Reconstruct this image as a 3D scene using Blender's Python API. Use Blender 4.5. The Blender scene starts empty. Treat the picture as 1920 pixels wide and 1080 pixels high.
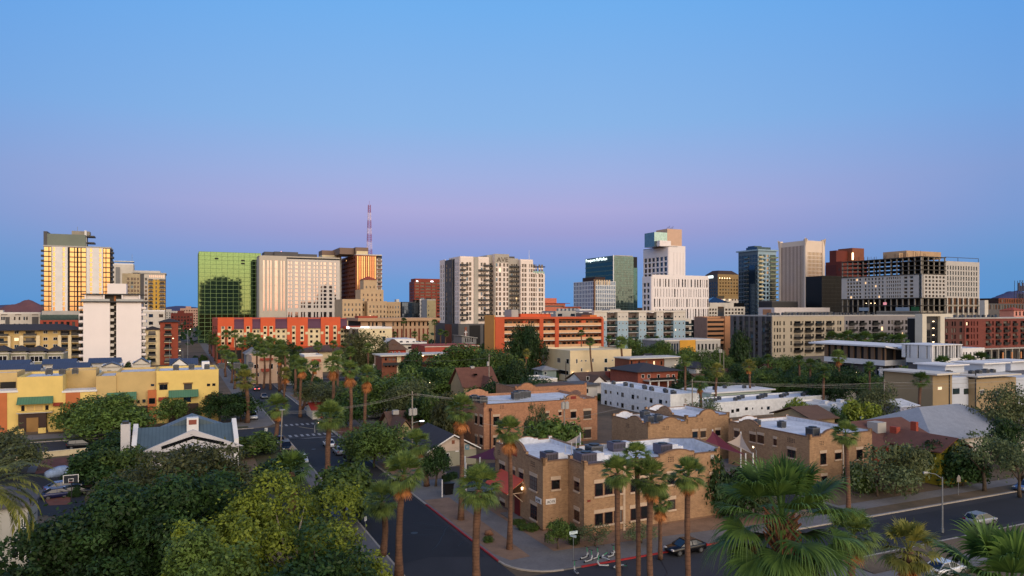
import bpy, math, random
import numpy as np
from mathutils import Vector, Matrix
S = bpy.context.scene
C = S.collection
R = math.radians
# ---------------------------------------------------------------- camera
F, HC, HZ = 1346.0, 26.0, 583.0          # focal length in pixels of a 1920 wide frame, eye height (m), horizon row
TH = R(24.9)                             # heading of the street grid
UX, UY = -math.sin(TH), math.cos(TH)     # "along the avenue"
VX, VY = math.cos(TH), math.sin(TH)      # "along the cross streets"
cd = bpy.data.cameras.new('camera'); cam = bpy.data.objects.new('camera', cd); C.objects.link(cam)
cd.sensor_width = 36; cd.lens = F / 1920 * 36; cd.shift_y = (HZ - 540) / 1920
cd.clip_start = 1; cd.clip_end = 60000
cam.location = (0, 0, HC); cam.rotation_euler = (R(90), 0, 0)
S.camera = cam
# ---------------------------------------------------------------- world: dusk sky, the sun has just gone down behind the camera
def lin(c):
    return tuple((x / 12.92 if x <= .04045 else ((x + .055) / 1.055) ** 2.4) for x in (v / 255 for v in c))
SUNAZ = R(151)                           # compass direction of the afterglow, clockwise from +Y
sdx, sdy = math.sin(SUNAZ), math.cos(SUNAZ)
wd = bpy.data.worlds.new('World'); S.world = wd; wd.use_nodes = True
nt = wd.node_tree; N = nt.nodes; L = nt.links
bg = N['Background']
def nd(t, **k):
    n = N.new(t)
    for a, b in k.items(): setattr(n, a, b)
    return n
def mth(op, a, b=None, c=None, clamp=False):
    n = nd('ShaderNodeMath', operation=op, use_clamp=clamp)
    for i, x in enumerate((a, b, c)):
        if x is None: continue
        if isinstance(x, (int, float)): n.inputs[i].default_value = x
        else: L.new(x, n.inputs[i])
    return n.outputs[0]
def ramp(fac, stops):
    n = nd('ShaderNodeValToRGB'); cr = n.color_ramp
    while len(cr.elements) < len(stops): cr.elements.new(0.5)
    for e, (p, c) in zip(cr.elements, stops):
        e.position = p; e.color = (*c, 1)
    L.new(fac, n.inputs[0]); return n.outputs[0]
def mixc(f, a, b):
    n = nd('ShaderNodeMixRGB'); L.new(f, n.inputs[0]); L.new(a, n.inputs[1]); L.new(b, n.inputs[2]); return n.outputs[0]
tc = nd('ShaderNodeTexCoord'); sp = nd('ShaderNodeSeparateXYZ'); L.new(tc.outputs['Generated'], sp.inputs[0])
el = mth('MULTIPLY', mth('ARCSINE', sp.outputs[2]), 180 / math.pi)
hl = mth('MAXIMUM', mth('SQRT', mth('ADD', mth('MULTIPLY', sp.outputs[0], sp.outputs[0]), mth('MULTIPLY', sp.outputs[1], sp.outputs[1]))), 1e-4)
ca = mth('DIVIDE', mth('ADD', mth('MULTIPLY', sp.outputs[0], sdx), mth('MULTIPLY', sp.outputs[1], sdy)), hl)
e01 = mth('MULTIPLY', mth('ADD', el, 5.0), 1 / 95, clamp=True)
def st(rows): return [((e + 5) / 95, lin(c)) for e, c in rows]
east_c = ramp(e01, st([(-5, (88, 140, 204)), (.3, (92, 152, 214)), (2.2, (100, 151, 212)), (4.4, (128, 149, 210)), (6.2, (152, 153, 208)),
                       (8.0, (167, 165, 215)), (10.5, (156, 172, 222)), (14.5, (134, 177, 229)), (23, (110, 172, 235)), (50, (62, 108, 178)), (90, (44, 70, 124))]))
east_s = ramp(e01, st([(-5, (76, 134, 198)), (.3, (80, 146, 208)), (3.0, (90, 146, 206)), (6.5, (118, 150, 208)),
                       (9.5, (126, 154, 210)), (14, (112, 161, 222)), (23, (90, 158, 230)), (50, (58, 102, 172)), (90, (44, 70, 124))]))
west = ramp(e01, [((e + 5) / 95, c) for e, c in [(-5, (.5, .16, .05)), (.2, (1., .36, .11)), (2.0, (1., .52, .2)), (4.0, (1.15, .86, .44)), (7, (1.2, 1.08, .76)),
                                                (13, (.98, .93, .82)), (25, (.84, .82, .78)), (50, (.34, .40, .48)), (90, lin((44, 70, 124)))]])
ed = R(8)                                # the pink band is strongest opposite the afterglow
cc = mth('ADD', mth('MULTIPLY', mth('DIVIDE', sp.outputs[0], hl), math.sin(ed - R(10))), mth('MULTIPLY', mth('DIVIDE', sp.outputs[1], hl), math.cos(ed - R(10))))
cfac = mth('MULTIPLY', mth('SUBTRACT', cc, .80), 1 / .19, clamp=True)
east = mixc(cfac, east_s, east_c)
wn = nd('ShaderNodeMapRange', interpolation_type='SMOOTHERSTEP')
L.new(ca, wn.inputs[0]); wn.inputs[1].default_value = -.35; wn.inputs[2].default_value = .93
wst = nd('ShaderNodeVectorMath', operation='SCALE'); L.new(west, wst.inputs[0]); wst.inputs['Scale'].default_value = 1.4
sky = mixc(wn.outputs[0], east, wst.outputs[0])
nis = nd('ShaderNodeTexSky', sky_type='NISHITA', sun_disc=False)
nis.sun_elevation = R(3.0); nis.sun_rotation = SUNAZ
nsc = nd('ShaderNodeVectorMath', operation='SCALE'); L.new(nis.outputs[0], nsc.inputs[0]); nsc.inputs['Scale'].default_value = .012
tot = nd('ShaderNodeVectorMath', operation='ADD'); L.new(sky, tot.inputs[0]); L.new(nsc.outputs[0], tot.inputs[1])
L.new(tot.outputs[0], bg.inputs[0]); bg.inputs[1].default_value = 1.0
# ---------------------------------------------------------------- afterglow as one wide warm sun lamp
sl = bpy.data.lights.new('sun', 'SUN'); so = bpy.data.objects.new('sun', sl); C.objects.link(so)
sl.energy = 2.3; sl.angle = R(72); sl.color = (1.0, .79, .62)
d = Vector((-sdx, -sdy, -math.tan(R(16)))).normalized()
so.rotation_euler = d.to_track_quat('-Z', 'Y').to_euler()
S.view_settings.view_transform = 'Standard'; S.view_settings.look = 'None'
S.view_settings.exposure = 0.0; S.view_settings.gamma = 1.0
S.cycles.max_bounces = 5; S.cycles.diffuse_bounces = 2; S.cycles.glossy_bounces = 3; S.cycles.transmission_bounces = 3
S.cycles.caustics_reflective = False; S.cycles.caustics_refractive = False
# ---------------------------------------------------------------- helpers
rnd = random.Random(7)
def gp(px, py, z=0.0):
    Y = F * (HC - z) / (py - HZ); return ((px - 960) * Y / F, Y)
def at(px, Y): return ((px - 960) * Y / F, Y)
def zat(py, Y): return HC - (py - HZ) * Y / F
def W(a, b): return (a * VX + b * UX, a * VY + b * UY)
def AB(p): return (p[0] * VX + p[1] * VY, p[0] * UX + p[1] * UY)
def tag(o, label, cat, group=None, kind=None):
    if label: o['label'] = label
    if cat: o['category'] = cat
    if group: o['group'] = group
    if kind: o['kind'] = kind
    return o
def thing(name, label, cat, loc, rz=0.0, group=None):
    o = bpy.data.objects.new(name, None); C.objects.link(o); o.empty_display_size = .5
    o.location = loc; o.rotation_euler = (0, 0, rz)
    return tag(o, label, cat, group)
def link(name, me, parent=None, loc=(0, 0, 0), rz=0.0):
    o = bpy.data.objects.new(name, me); C.objects.link(o)
    o.location = loc; o.rotation_euler = (0, 0, rz)
    if parent: o.parent = parent
    return o
class MB:
    def __init__(s): s.v = []; s.f = []; s.m = []; s.mi = 0
    def poly(s, pts):
        n = len(s.v); s.v += [tuple(p) for p in pts]; s.f.append(tuple(range(n, n + len(pts)))); s.m.append(s.mi)
    def box(s, x0, y0, z0, x1, y1, z1):
        if x0 > x1: x0, x1 = x1, x0
        if y0 > y1: y0, y1 = y1, y0
        if z0 > z1: z0, z1 = z1, z0
        n = len(s.v)
        s.v += [(x0, y0, z0), (x1, y0, z0), (x1, y1, z0), (x0, y1, z0), (x0, y0, z1), (x1, y0, z1), (x1, y1, z1), (x0, y1, z1)]
        for q in ((3, 2, 1, 0), (4, 5, 6, 7), (0, 1, 5, 4), (1, 2, 6, 5), (2, 3, 7, 6), (3, 0, 4, 7)):
            s.f.append(tuple(n + i for i in q)); s.m.append(s.mi)
        return s
    def ext(s, pts, vec):               # extrude a 3-D polygon
        n = len(pts); a = [Vector(p) for p in pts]; b = [p + Vector(vec) for p in a]
        s.poly(a[::-1]); s.poly(b)
        for i in range(n): s.poly((a[i], a[(i + 1) % n], b[(i + 1) % n], b[i]))
        return s
    def tube(s, pts, rad, n=6, cap=True):
        P = [Vector(p) for p in pts]; k = len(P)
        if not hasattr(rad, '__len__'): rad = [rad] * k
        base = len(s.v); up = None
        for i, p in enumerate(P):
            t = (P[min(i + 1, k - 1)] - P[max(i - 1, 0)]).normalized()
            if up is None: up = t.orthogonal().normalized()
            up = (up - t * up.dot(t)).normalized(); w = t.cross(up)
            for j in range(n):
                an = 2 * math.pi * j / n
                s.v.append(tuple(p + (up * math.cos(an) + w * math.sin(an)) * rad[i]))
        for i in range(k - 1):
            for j in range(n):
                a = base + i * n + j; b = base + i * n + (j + 1) % n
                s.f.append((a, b, b + n, a + n)); s.m.append(s.mi)
        if cap:
            s.f.append(tuple(base + j for j in range(n))[::-1]); s.m.append(s.mi)
            s.f.append(tuple(base + (k - 1) * n + j for j in range(n))); s.m.append(s.mi)
        return s
    def cyl(s, x, y, z0, z1, r0, r1=None, n=12): return s.tube([(x, y, z0), (x, y, z1)], [r0, r0 if r1 is None else r1], n)
    def mesh(s, name, mats, smooth=False):
        me = bpy.data.meshes.new(name); me.from_pydata(s.v, [], s.f)
        for m in (mats if isinstance(mats, (list, tuple)) else [mats]): me.materials.append(m)
        me.polygons.foreach_set('material_index', s.m)
        if smooth: me.polygons.foreach_set('use_smooth', [True] * len(s.f))
        me.update(); return me
    def build(s, name, mats, parent=None, smooth=False, loc=(0, 0, 0), rz=0.0):
        if not s.v: return None
        return link(name, s.mesh(name, mats, smooth), parent, loc, rz)
# ---------------------------------------------------------------- materials
MC = {}
def M(name, col, rough=.75, var=.10, scale=.35, metal=0.0, spec=.4, fine=None, rib=None, brick=None, island=0.0, bump=0.0, col2=None):
    """procedural surface: base colour with cloudy wear, an optional fine grain, ribs or brick courses"""
    if name in MC: return MC[name]
    m = bpy.data.materials.new(name); m.use_nodes = True; MC[name] = m
    t = m.node_tree; n = t.nodes; l = t.links; bs = n['Principled BSDF']
    c = lin(col) if max(col) > 1 else col
    bs.inputs['Roughness'].default_value = rough; bs.inputs['Metallic'].default_value = metal
    bs.inputs['Specular IOR Level'].default_value = spec
    geo = n.new('ShaderNodeTexCoord')
    no = n.new('ShaderNodeTexNoise'); no.inputs['Scale'].default_value = scale; no.inputs['Detail'].default_value = 6; no.inputs['Roughness'].default_value = .65
    l.new(geo.outputs['Object'], no.inputs['Vector'])
    cr = n.new('ShaderNodeValToRGB'); cr.color_ramp.elements[0].position = .32; cr.color_ramp.elements[1].position = .72
    lo = col2 and (lin(col2) if max(col2) > 1 else col2) or tuple(x * (1 - var * 1.6) for x in c)
    cr.color_ramp.elements[0].color = (*lo, 1); cr.color_ramp.elements[1].color = (*[min(1, x * (1 + var)) for x in c], 1)
    l.new(no.outputs['Fac'], cr.inputs[0]); out = cr.outputs[0]
    def mul(a, fac, lo_, hi_):
        mr = n.new('ShaderNodeMapRange'); mr.inputs[3].default_value = lo_; mr.inputs[4].default_value = hi_; l.new(fac, mr.inputs[0])
        mx = n.new('ShaderNodeVectorMath'); mx.operation = 'SCALE'; l.new(a, mx.inputs[0]); l.new(mr.outputs[0], mx.inputs['Scale']); return mx.outputs[0]
    if fine:
        n2 = n.new('ShaderNodeTexNoise'); n2.inputs['Scale'].default_value = fine; n2.inputs['Detail'].default_value = 3
        l.new(geo.outputs['Object'], n2.inputs['Vector']); out = mul(out, n2.outputs['Fac'], .72, 1.28)
    if island:
        g2 = n.new('ShaderNodeNewGeometry'); out = mul(out, g2.outputs['Random Per Island'], 1 - island, 1 + island)
    if rib:                              # standing seams / siding, (axis, pitch, depth)
        wv = n.new('ShaderNodeTexWave'); wv.wave_type = 'BANDS'; wv.bands_direction = rib[0]; wv.wave_profile = 'SAW'
        wv.inputs['Scale'].default_value = 6.2832 / rib[1] / 20; l.new(geo.outputs['Object'], wv.inputs['Vector'])
        pw = n.new('ShaderNodeMath'); pw.operation = 'POWER'; pw.inputs[1].default_value = 8; l.new(wv.outputs['Fac'], pw.inputs[0])
        out = mul(out, pw.outputs[0], 1.0, 1 - rib[2])
    if brick:
        sx = n.new('ShaderNodeSeparateXYZ'); l.new(geo.outputs['Object'], sx.inputs[0])
        ad = n.new('ShaderNodeMath'); l.new(sx.outputs[0], ad.inputs[0]); l.new(sx.outputs[1], ad.inputs[1])
        cb = n.new('ShaderNodeCombineXYZ'); l.new(ad.outputs[0], cb.inputs[0]); l.new(sx.outputs[2], cb.inputs[1])
        bk = n.new('ShaderNodeTexBrick'); l.new(cb.outputs[0], bk.inputs['Vector'])
        bk.inputs['Scale'].default_value = 1; bk.inputs['Brick Width'].default_value = brick[0]; bk.inputs['Row Height'].default_value = brick[1]
        bk.inputs['Mortar Size'].default_value = brick[1] * .13; bk.inputs['Mortar Smooth'].default_value = .3; bk.inputs['Bias'].default_value = -.1
        bk.inputs['Color1'].default_value = (.86, .82, .8, 1); bk.inputs['Color2'].default_value = (1.16, 1.12, 1.06, 1); bk.inputs['Mortar'].default_value = (1.12, 1.14, 1.18, 1)
        mx = n.new('ShaderNodeMixRGB'); mx.blend_type = 'MULTIPLY'; mx.inputs[0].default_value = 1
        l.new(out, mx.inputs[1]); l.new(bk.outputs['Color'], mx.inputs[2]); out = mx.outputs[0]
    l.new(out, bs.inputs['Base Color'])
    if bump:
        b = n.new('ShaderNodeBump'); b.inputs['Strength'].default_value = bump; b.inputs['Distance'].default_value = .05
        l.new(no.outputs['Fac'], b.inputs['Height']); l.new(b.outputs[0], bs.inputs['Normal'])
    return m
def G(name, col, rough=.06, metal=0.0, spec=.8):
    """window glass; metal > 0 is mirror coated glass"""
    return M(name, col, rough, .18, .9, metal, spec)
def leafmat(name, col, col2, var=.35, trans=.25, scale=.5):
    if name in MC: return MC[name]
    m = bpy.data.materials.new(name); m.use_nodes = True; MC[name] = m
    t = m.node_tree; n = t.nodes; l = t.links; bs = n['Principled BSDF']
    g = n.new('ShaderNodeNewGeometry'); ob = n.new('ShaderNodeObjectInfo'); tcn = n.new('ShaderNodeTexCoord')
    no = n.new('ShaderNodeTexNoise'); no.inputs['Scale'].default_value = scale; no.inputs['Detail'].default_value = 3; l.new(tcn.outputs['Object'], no.inputs['Vector'])
    a = n.new('ShaderNodeMath'); a.operation = 'MULTIPLY_ADD'; a.inputs[1].default_value = .45; l.new(g.outputs['Random Per Island'], a.inputs[0])
    b = n.new('ShaderNodeMath'); b.operation = 'MULTIPLY_ADD'; b.inputs[1].default_value = 1.5; b.inputs[2].default_value = -.48; l.new(no.outputs['Fac'], b.inputs[0]); l.new(b.outputs[0], a.inputs[2])
    cr = n.new('ShaderNodeValToRGB'); cr.color_ramp.elements[0].color = (*lin(col2), 1); cr.color_ramp.elements[1].color = (*lin(col), 1)
    cr.color_ramp.elements[0].position = .1; cr.color_ramp.elements[1].position = .85
    l.new(a.outputs[0], cr.inputs[0])
    mr = n.new('ShaderNodeMapRange'); mr.inputs[3].default_value = 1 - var; mr.inputs[4].default_value = 1 + var; l.new(ob.outputs['Random'], mr.inputs[0])
    mx = n.new('ShaderNodeVectorMath'); mx.operation = 'SCALE'; l.new(cr.outputs[0], mx.inputs[0]); l.new(mr.outputs[0], mx.inputs['Scale'])
    l.new(mx.outputs[0], bs.inputs['Base Color']); bs.inputs['Roughness'].default_value = .55; bs.inputs['Specular IOR Level'].default_value = .3
    tr = n.new('ShaderNodeBsdfTranslucent'); l.new(mx.outputs[0], tr.inputs[0])
    mi = n.new('ShaderNodeMixShader'); mi.inputs[0].default_value = trans
    l.new(bs.outputs[0], mi.inputs[1]); l.new(tr.outputs[0], mi.inputs[2]); l.new(mi.outputs[0], n['Material Output'].inputs[0])
    return m
def E(name, col, strength):
    if name in MC: return MC[name]
    m = bpy.data.materials.new(name); m.use_nodes = True; MC[name] = m
    bs = m.node_tree.nodes['Principled BSDF']; bs.inputs['Base Color'].default_value = (.8, .8, .8, 1)
    bs.inputs['Emission Color'].default_value = (*lin(col), 1); bs.inputs['Emission Strength'].default_value = strength
    return m
# walls and roofs
white = M('white_stucco', (226, 222, 220), .8, .06, .2)
offwhite = M('offwhite_stucco', (206, 198, 188), .8, .08, .2)
cream = M('cream_stucco', (222, 204, 166), .85, .08, .25)
beige = M('beige_stucco', (196, 178, 146), .85, .08, .25)
tan = M('tan_stucco', (176, 152, 116), .85, .10, .25)
pinktan = M('pink_tan_stone', (206, 178, 158), .85, .07, .15)
grey = M('grey_stucco', (132, 130, 130), .8, .08, .2)
lgrey = M('light_grey_concrete', (172, 168, 164), .8, .08, .15)
dgrey = M('dark_grey_stucco', (88, 86, 88), .8, .08, .2)
conc = M('bare_concrete', (150, 142, 130), .85, .14, .3)
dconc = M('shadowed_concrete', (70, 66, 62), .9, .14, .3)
dark = M('dark_opening', (22, 20, 22), .7, .1)
black = M('black_metal', (16, 16, 18), .4, .1)
dmetal = M('dark_metal', (46, 46, 50), .45, .1)
metal = M('galvanised_metal', (150, 154, 158), .4, .12, 1.2, .6)
wmetal = M('white_metal', (222, 222, 222), .45, .06, .8)
redbrick = M('red_brick', (150, 68, 52), .85, .12, .3, brick=(.9, .3))
brownbrick = M('brown_brick', (132, 78, 58), .85, .12, .2)
rust = M('orange_red_stucco', (208, 92, 56), .85, .06, .2)
orange = M('orange_stucco', (206, 120, 62), .85, .07, .2)
plum = M('plum_metal_roof', (84, 44, 72), .6, .08, .3, rib=('X', .8, .3))
tanbrick = M('tan_brick', (160, 128, 98), .9, .10, .6, brick=(.42, .15), fine=2.2)
roofwhite = M('white_roof_membrane', (206, 208, 216), .8, .13, .45, fine=2.5)
roofgrey = M('grey_roof', (126, 126, 130), .85, .14, .4)
shingle_brown = M('brown_shingle', (96, 72, 60), .9, .12, .8, fine=6)
shingle_red = M('red_brown_shingle', (104, 68, 58), .9, .12, .8, fine=6)
shingle_dark = M('charcoal_shingle', (56, 54, 60), .9, .12, .8, fine=6)
shingle_pale = M('pale_grey_shingle', (142, 146, 156), .9, .08, .8, fine=6)
tile_red = M('red_clay_tile', (158, 72, 52), .85, .12, .8, fine=5)
yellow = M('yellow_stucco', (226, 196, 118), .85, .06, .3)
ochre = M('ochre_stucco', (200, 172, 118), .85, .07, .3)
terrac = M('terracotta_stucco', (190, 110, 66), .85, .08, .3)
brownbase = M('dark_brown_block', (66, 50, 46), .9, .1, .5)
greenroof = M('green_seam_metal', (74, 116, 92), .5, .08, .5, rib=('X', .5, .45))
teal = M('teal_seam_metal', (84, 100, 108), .45, .10, .5, rib=('X', .55, .5))
blueroof = M('blue_seam_metal', (64, 76, 102), .45, .08, .5, rib=('X', .6, .4))
skyblue = M('pale_blue_stucco', (148, 172, 188), .85, .06, .2)
# glass
gdark = G('dark_glass', (20, 22, 26))
gbrown = G('bronze_glass', (44, 30, 26), .08, .25)
gblue = G('blue_glass', (60, 82, 104), .06, .7)
gteal = G('teal_glass', (92, 120, 124), .05, .85)
ggold = G('gold_mirror_glass', (178, 150, 110), .07, 1.0)
gwhite = G('silver_mirror_glass', (160, 148, 150), .06, 1.0)
ggreen = G('green_mirror_glass', (92, 118, 84), .03, .9)
gcopper = G('copper_mirror_glass', (172, 122, 92), .1, 1.0)
lampw = E('warm_lamp', (255, 214, 160), 6.0)
lampc = E('cool_lamp', (235, 240, 255), 5.0)
litroom = E('lit_room', (255, 196, 120), 1.1)
signw = E('lit_sign', (235, 255, 250), 2.2)
redlamp = E('red_lamp', (255, 40, 30), 4.0)
blind = M('drawn_blind', (104, 98, 92), .6, .15, 2); blind2 = M('half_drawn_curtain', (60, 54, 50), .5, .2, 3); wr = random.Random(33)
# ---------------------------------------------------------------- windows
WM = {}
def wmesh(w, h, glass, frame=None, mx=0, mz=0, fw=.08, sill=None, lintel=None, prj=.05):
    k = (round(w, 1), round(h, 1), glass.name, frame and frame.name, mx, mz, fw, sill and sill.name, lintel and lintel.name)
    if k in WM: return WM[k]
    w, h = max(k[0], .1), max(k[1], .1)
    b = MB(); b.box(-w / 2, -.03, 0, w / 2, .02, h); mats = [glass]
    if frame:
        b.mi = 1; mats.append(frame); t = fw
        b.box(-w / 2, -prj, 0, -w / 2 + t, -.02, h); b.box(w / 2 - t, -prj, 0, w / 2, -.02, h)
        b.box(-w / 2 + t, -prj, 0, w / 2 - t, -.02, t); b.box(-w / 2 + t, -prj, h - t, w / 2 - t, -.02, h)
        for i in range(mx):
            x = -w / 2 + w * (i + 1) / (mx + 1); b.box(x - t * .4, -prj + .005, t, x + t * .4, -.02, h - t)
        for i in range(mz):
            z = h * (i + 1) / (mz + 1); b.box(-w / 2 + t, -prj + .008, z - t * .4, w / 2 - t, -.02, z + t * .4)
    if sill:
        b.mi = len(mats); mats.append(sill); b.box(-w / 2 - .12, -.16, -.2, w / 2 + .12, .0, 0)
    if lintel:
        b.mi = len(mats); mats.append(lintel); b.box(-w / 2 - .12, -.07, h, w / 2 + .12, .0, h + .42)
    WM[k] = b.mesh('window', mats); return WM[k]
ROT = {'F': 0.0, 'L': -math.pi / 2, 'R': math.pi / 2, 'B': math.pi}
class Bld:
    """a building on the street grid; local x runs right along its front, y away from us, z up"""
    def __init__(s, name, label, cat, px, Y, pxr=None, pxl=None, Wd=None, D=None, side='L', group=None, xy=None, rot=TH):
        cx, cy = xy or at(px, Y); s.Y = cy if xy else Y
        s.ux, s.uy, s.vx, s.vy = -math.sin(rot), math.cos(rot), math.cos(rot), math.sin(rot)
        def alongv(p): k = (p - 960) / F; return (k * cy - cx) / (s.vx - k * s.vy)
        def alongu(p): k = (p - 960) / F; return (k * cy - cx) / (s.ux - k * s.uy)
        if side == 'L':
            s.W = Wd or alongv(pxr); s.D = D or alongu(pxl); s.ox, s.oy = cx, cy
        else:
            w = Wd or -alongv(pxl); s.W = w; s.D = D or alongu(pxr); s.ox, s.oy = cx - w * s.vx, cy - w * s.vy
        s.o = thing(name, label, cat, (s.ox, s.oy, 0), rot, group); s.rot = rot
        s.wins = []; s.b = MB(); s.mats = []
    def z(s, py, y=0.0): return zat(py, s.Y + y * s.uy)
    def xF(s, p, off=0.0):
        k = (p - 960) / F; x0, y0 = s.ox + off * s.ux, s.oy + off * s.uy
        return (k * y0 - x0) / (s.vx - k * s.vy)
    def yS(s, p, off=0.0):
        k = (p - 960) / F; x0, y0 = s.ox + off * s.vx, s.oy + off * s.vy
        return (k * y0 - x0) / (s.ux - k * s.uy)
    def depth(s, x, y): return s.oy + x * s.vy + y * s.uy
    def zx(s, py, x, y=0.0): return zat(py, s.depth(x, y))
    def m(s, mat):
        if mat not in s.mats: s.mats.append(mat)
        s.b.mi = s.mats.index(mat); return s.b
    def bx(s, mat, x0, x1, y0, y1, z0, z1): s.m(mat).box(x0, y0, z0, x1, y1, z1); return s
    def fb(s, b, face, s0, s1, z0, z1, d0, d1, off):
        if face == 'F': b.box(s0, off - d1, z0, s1, off - d0, z1)
        elif face == 'B': b.box(s0, off + d0, z0, s1, off + d1, z1)
        elif face == 'L': b.box(off - d1, s0, z0, off - d0, s1, z1)
        else: b.box(off + d0, s0, z0, off + d1, s1, z1)
    def off(s, face, off): return {'F': 0., 'B': s.D, 'L': 0., 'R': s.W}[face] if off is None else off
    def place(s, face, sc, z, off, dep=0.0):
        return {'F': (sc, off - dep, z), 'B': (sc, off + dep, z), 'L': (off - dep, sc, z), 'R': (off + dep, sc, z)}[face]
    def grid(s, mat, face, rng, zr, cols, rows, d=.25, off=None, glass=None, frame=None, mx=0, mz=0, skip=None, name='window', spand=None, fw=.08, sill=None, lintel=None):
        """real piers and spandrels standing d proud round sunk windows"""
        o = s.off(face, off); b = s.m(mat); cols = sorted(cols); rows = sorted(rows); e = rng[0]
        for c0, c1 in cols + [(rng[1], rng[1])]:
            if c0 - e > .01: s.fb(b, face, e, c0, zr[0], zr[1], 0, d, o)
            e = c1
        b = s.m(spand or mat); dd = d if not spand else d * .6
        for i, (c0, c1) in enumerate(cols):
            e = zr[0]
            for j, (r0, r1) in enumerate(rows + [(zr[1], zr[1])]):
                sk = j < len(rows) and skip and skip(i, j)
                if sk: continue
                if r0 - e > .01: s.fb(b, face, c0, c1, e, r0, 0, dd, o)
                e = r1
                if j < len(rows) and glass: s.win(face, (c0 + c1) / 2, r0, c1 - c0, r1 - r0, glass(i, j) if callable(glass) else glass, frame, mx, mz, o, 0, name, fw, sill, lintel)
        return s
    def win(s, face, sc, z, w, h, glass, frame=None, mx=0, mz=0, off=None, dep=0.0, name='window', fw=.08, sill=None, lintel=None):
        o = s.off(face, off)
        if glass in (gdark, gbrown) and name == 'window':
            q = wr.random(); glass = glass if q < .70 else blind if q < .83 else gblue if q < .93 else blind2 if q < .988 else litroom
        s.wins.append((w * h, name, wmesh(w, h, glass, frame, mx, mz, fw, sill, lintel), s.place(face, sc, z, o, dep), ROT[face]))
    def parapet(s, mat, x0, x1, y0, y1, z, h, t=.35, cap=None):
        b = s.m(mat); b.box(x0 - .03, y0 - .03, z, x1 + .03, y0 + t, z + h); b.box(x0 - .03, y1 - t, z, x1 + .03, y1 + .03, z + h)
        b.box(x0 - .03, y0 + t, z, x0 + t, y1 - t, z + h); b.box(x1 - t, y0 + t, z, x1 + .03, y1 - t, z + h)
        return s
    def part(s, name, mat, boxes=None, mb=None, smooth=False, loc=(0, 0, 0), rz=0.0, label=None):
        b = mb or MB()
        for q in boxes or []: b.box(*q)
        o = b.build(name, mat, s.o, smooth, loc, rz)
        if label and o: o['label'] = label
        return o
    def balc(s, face, s0, s1, z, prj, slab, rail, off=None, h=1.05, name='balcony', posts=0):
        b = MB(); o = s.off(face, off)
        s.fb(b, face, s0, s1, z - .2, z, .02, prj, o); b.mi = 1
        s.fb(b, face, s0, s1, z + h * .12, z + h, prj - .07, prj - .02, o)
        if prj > .5:
            s.fb(b, face, s0, s0 + .06, z + h * .12, z + h, .05, prj - .08, o); s.fb(b, face, s1 - .06, s1, z + h * .12, z + h, .05, prj - .08, o)
        return b.build(name, [slab, rail], s.o)
    def done(s, name='wall', limit=95, roof=None):
        s.b.build(name, s.mats, s.o)
        by = {}
        for w in s.wins: by.setdefault(w[1], []).append(w)
        for nm, ws in by.items():
            ws.sort(key=lambda w: -w[0] / ((s.oy + w[3][0] * s.vy + w[3][1] * s.uy) ** 2))
            for w in ws[:limit]: link(nm, w[2], s.o, w[3], w[4])
            if ws[limit:]:
                vs = []; fs = []; ms = []; mats = []; nb = 0
                for w in ws[limit:]:
                    me = w[2]; n = len(me.vertices); a = np.empty(n * 3); me.vertices.foreach_get('co', a); a = a.reshape(-1, 3)
                    c, sn = math.cos(w[4]), math.sin(w[4])
                    vs += [(x * c - y * sn + w[3][0], x * sn + y * c + w[3][1], zz + w[3][2]) for x, y, zz in a]
                    mp = []
                    for q in me.materials:
                        if q not in mats: mats.append(q)
                        mp.append(mats.index(q))
                    for p in me.polygons: fs.append(tuple(i + nb for i in p.vertices)); ms.append(mp[p.material_index])
                    nb += n
                me = bpy.data.meshes.new(nm); me.from_pydata(vs, [], fs)
                for q in mats: me.materials.append(q)
                me.polygons.foreach_set('material_index', ms)
                link(nm, me, s.o)['kind'] = 'stuff'
        return s.o
def even(a, b, n, fr, jit=0):
    p = (b - a) / n; return [(a + p * (i + .5 - fr / 2), a + p * (i + .5 + fr / 2)) for i in range(n)]
def flo(z0, pitch, n, lo, hi): return [(z0 + pitch * (i + lo), z0 + pitch * (i + hi)) for i in range(n)]
def curtain(B, face, s0, s1, z0, z1, nc, nr, glass, mull, off=None, tilt=.006, t=.12, name='glass_facade', seed=1, prj=.12):
    """glass facade: every pane its own slightly tilted quad, plus the mullion grid"""
    o = B.off(face, off); r = random.Random(seed); b = MB(); sg = {'F': (0, -1), 'L': (-1, 0), 'R': (1, 0), 'B': (0, 1)}[face]
    for i in range(nc):
        for j in range(nr):
            a0, a1 = s0 + (s1 - s0) * i / nc, s0 + (s1 - s0) * (i + 1) / nc; c0, c1 = z0 + (z1 - z0) * j / nr, z0 + (z1 - z0) * (j + 1) / nr
            k = r.uniform(-tilt, tilt) * (a1 - a0); q = r.uniform(-tilt, tilt) * (c1 - c0)
            pts = [(a0, .05 + max(k, 0) - k, c0), (a1, .05 + max(k, 0) + 0, c0)]
            P = [(a0, -k - q), (a1, k - q), (a1, k + q), (a0, -k + q)]
            zz = [c0, c0, c1, c1]; v = []
            for (sv, dv), z_ in zip(P, zz):
                dd = .06 + dv; v.append((sv, o + sg[1] * dd, z_) if face in 'FB' else (o + sg[0] * dd, sv, z_))
            b.poly(v if face in 'FR' else v[::-1])
    b.build(name, glass, B.o)
    if mull:
        g = MB()
        for i in range(nc + 1):
            x = s0 + (s1 - s0) * i / nc; B.fb(g, face, x - t / 2, x + t / 2, z0, z1, .0, prj, o)
        for j in range(nr + 1):
            z_ = z0 + (z1 - z0) * j / nr; B.fb(g, face, s0 + t, s1 - t, z_ - t / 2, z_ + t / 2, .0, prj - .02, o)
        g.build('mullion_grid', mull, B.o)
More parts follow.
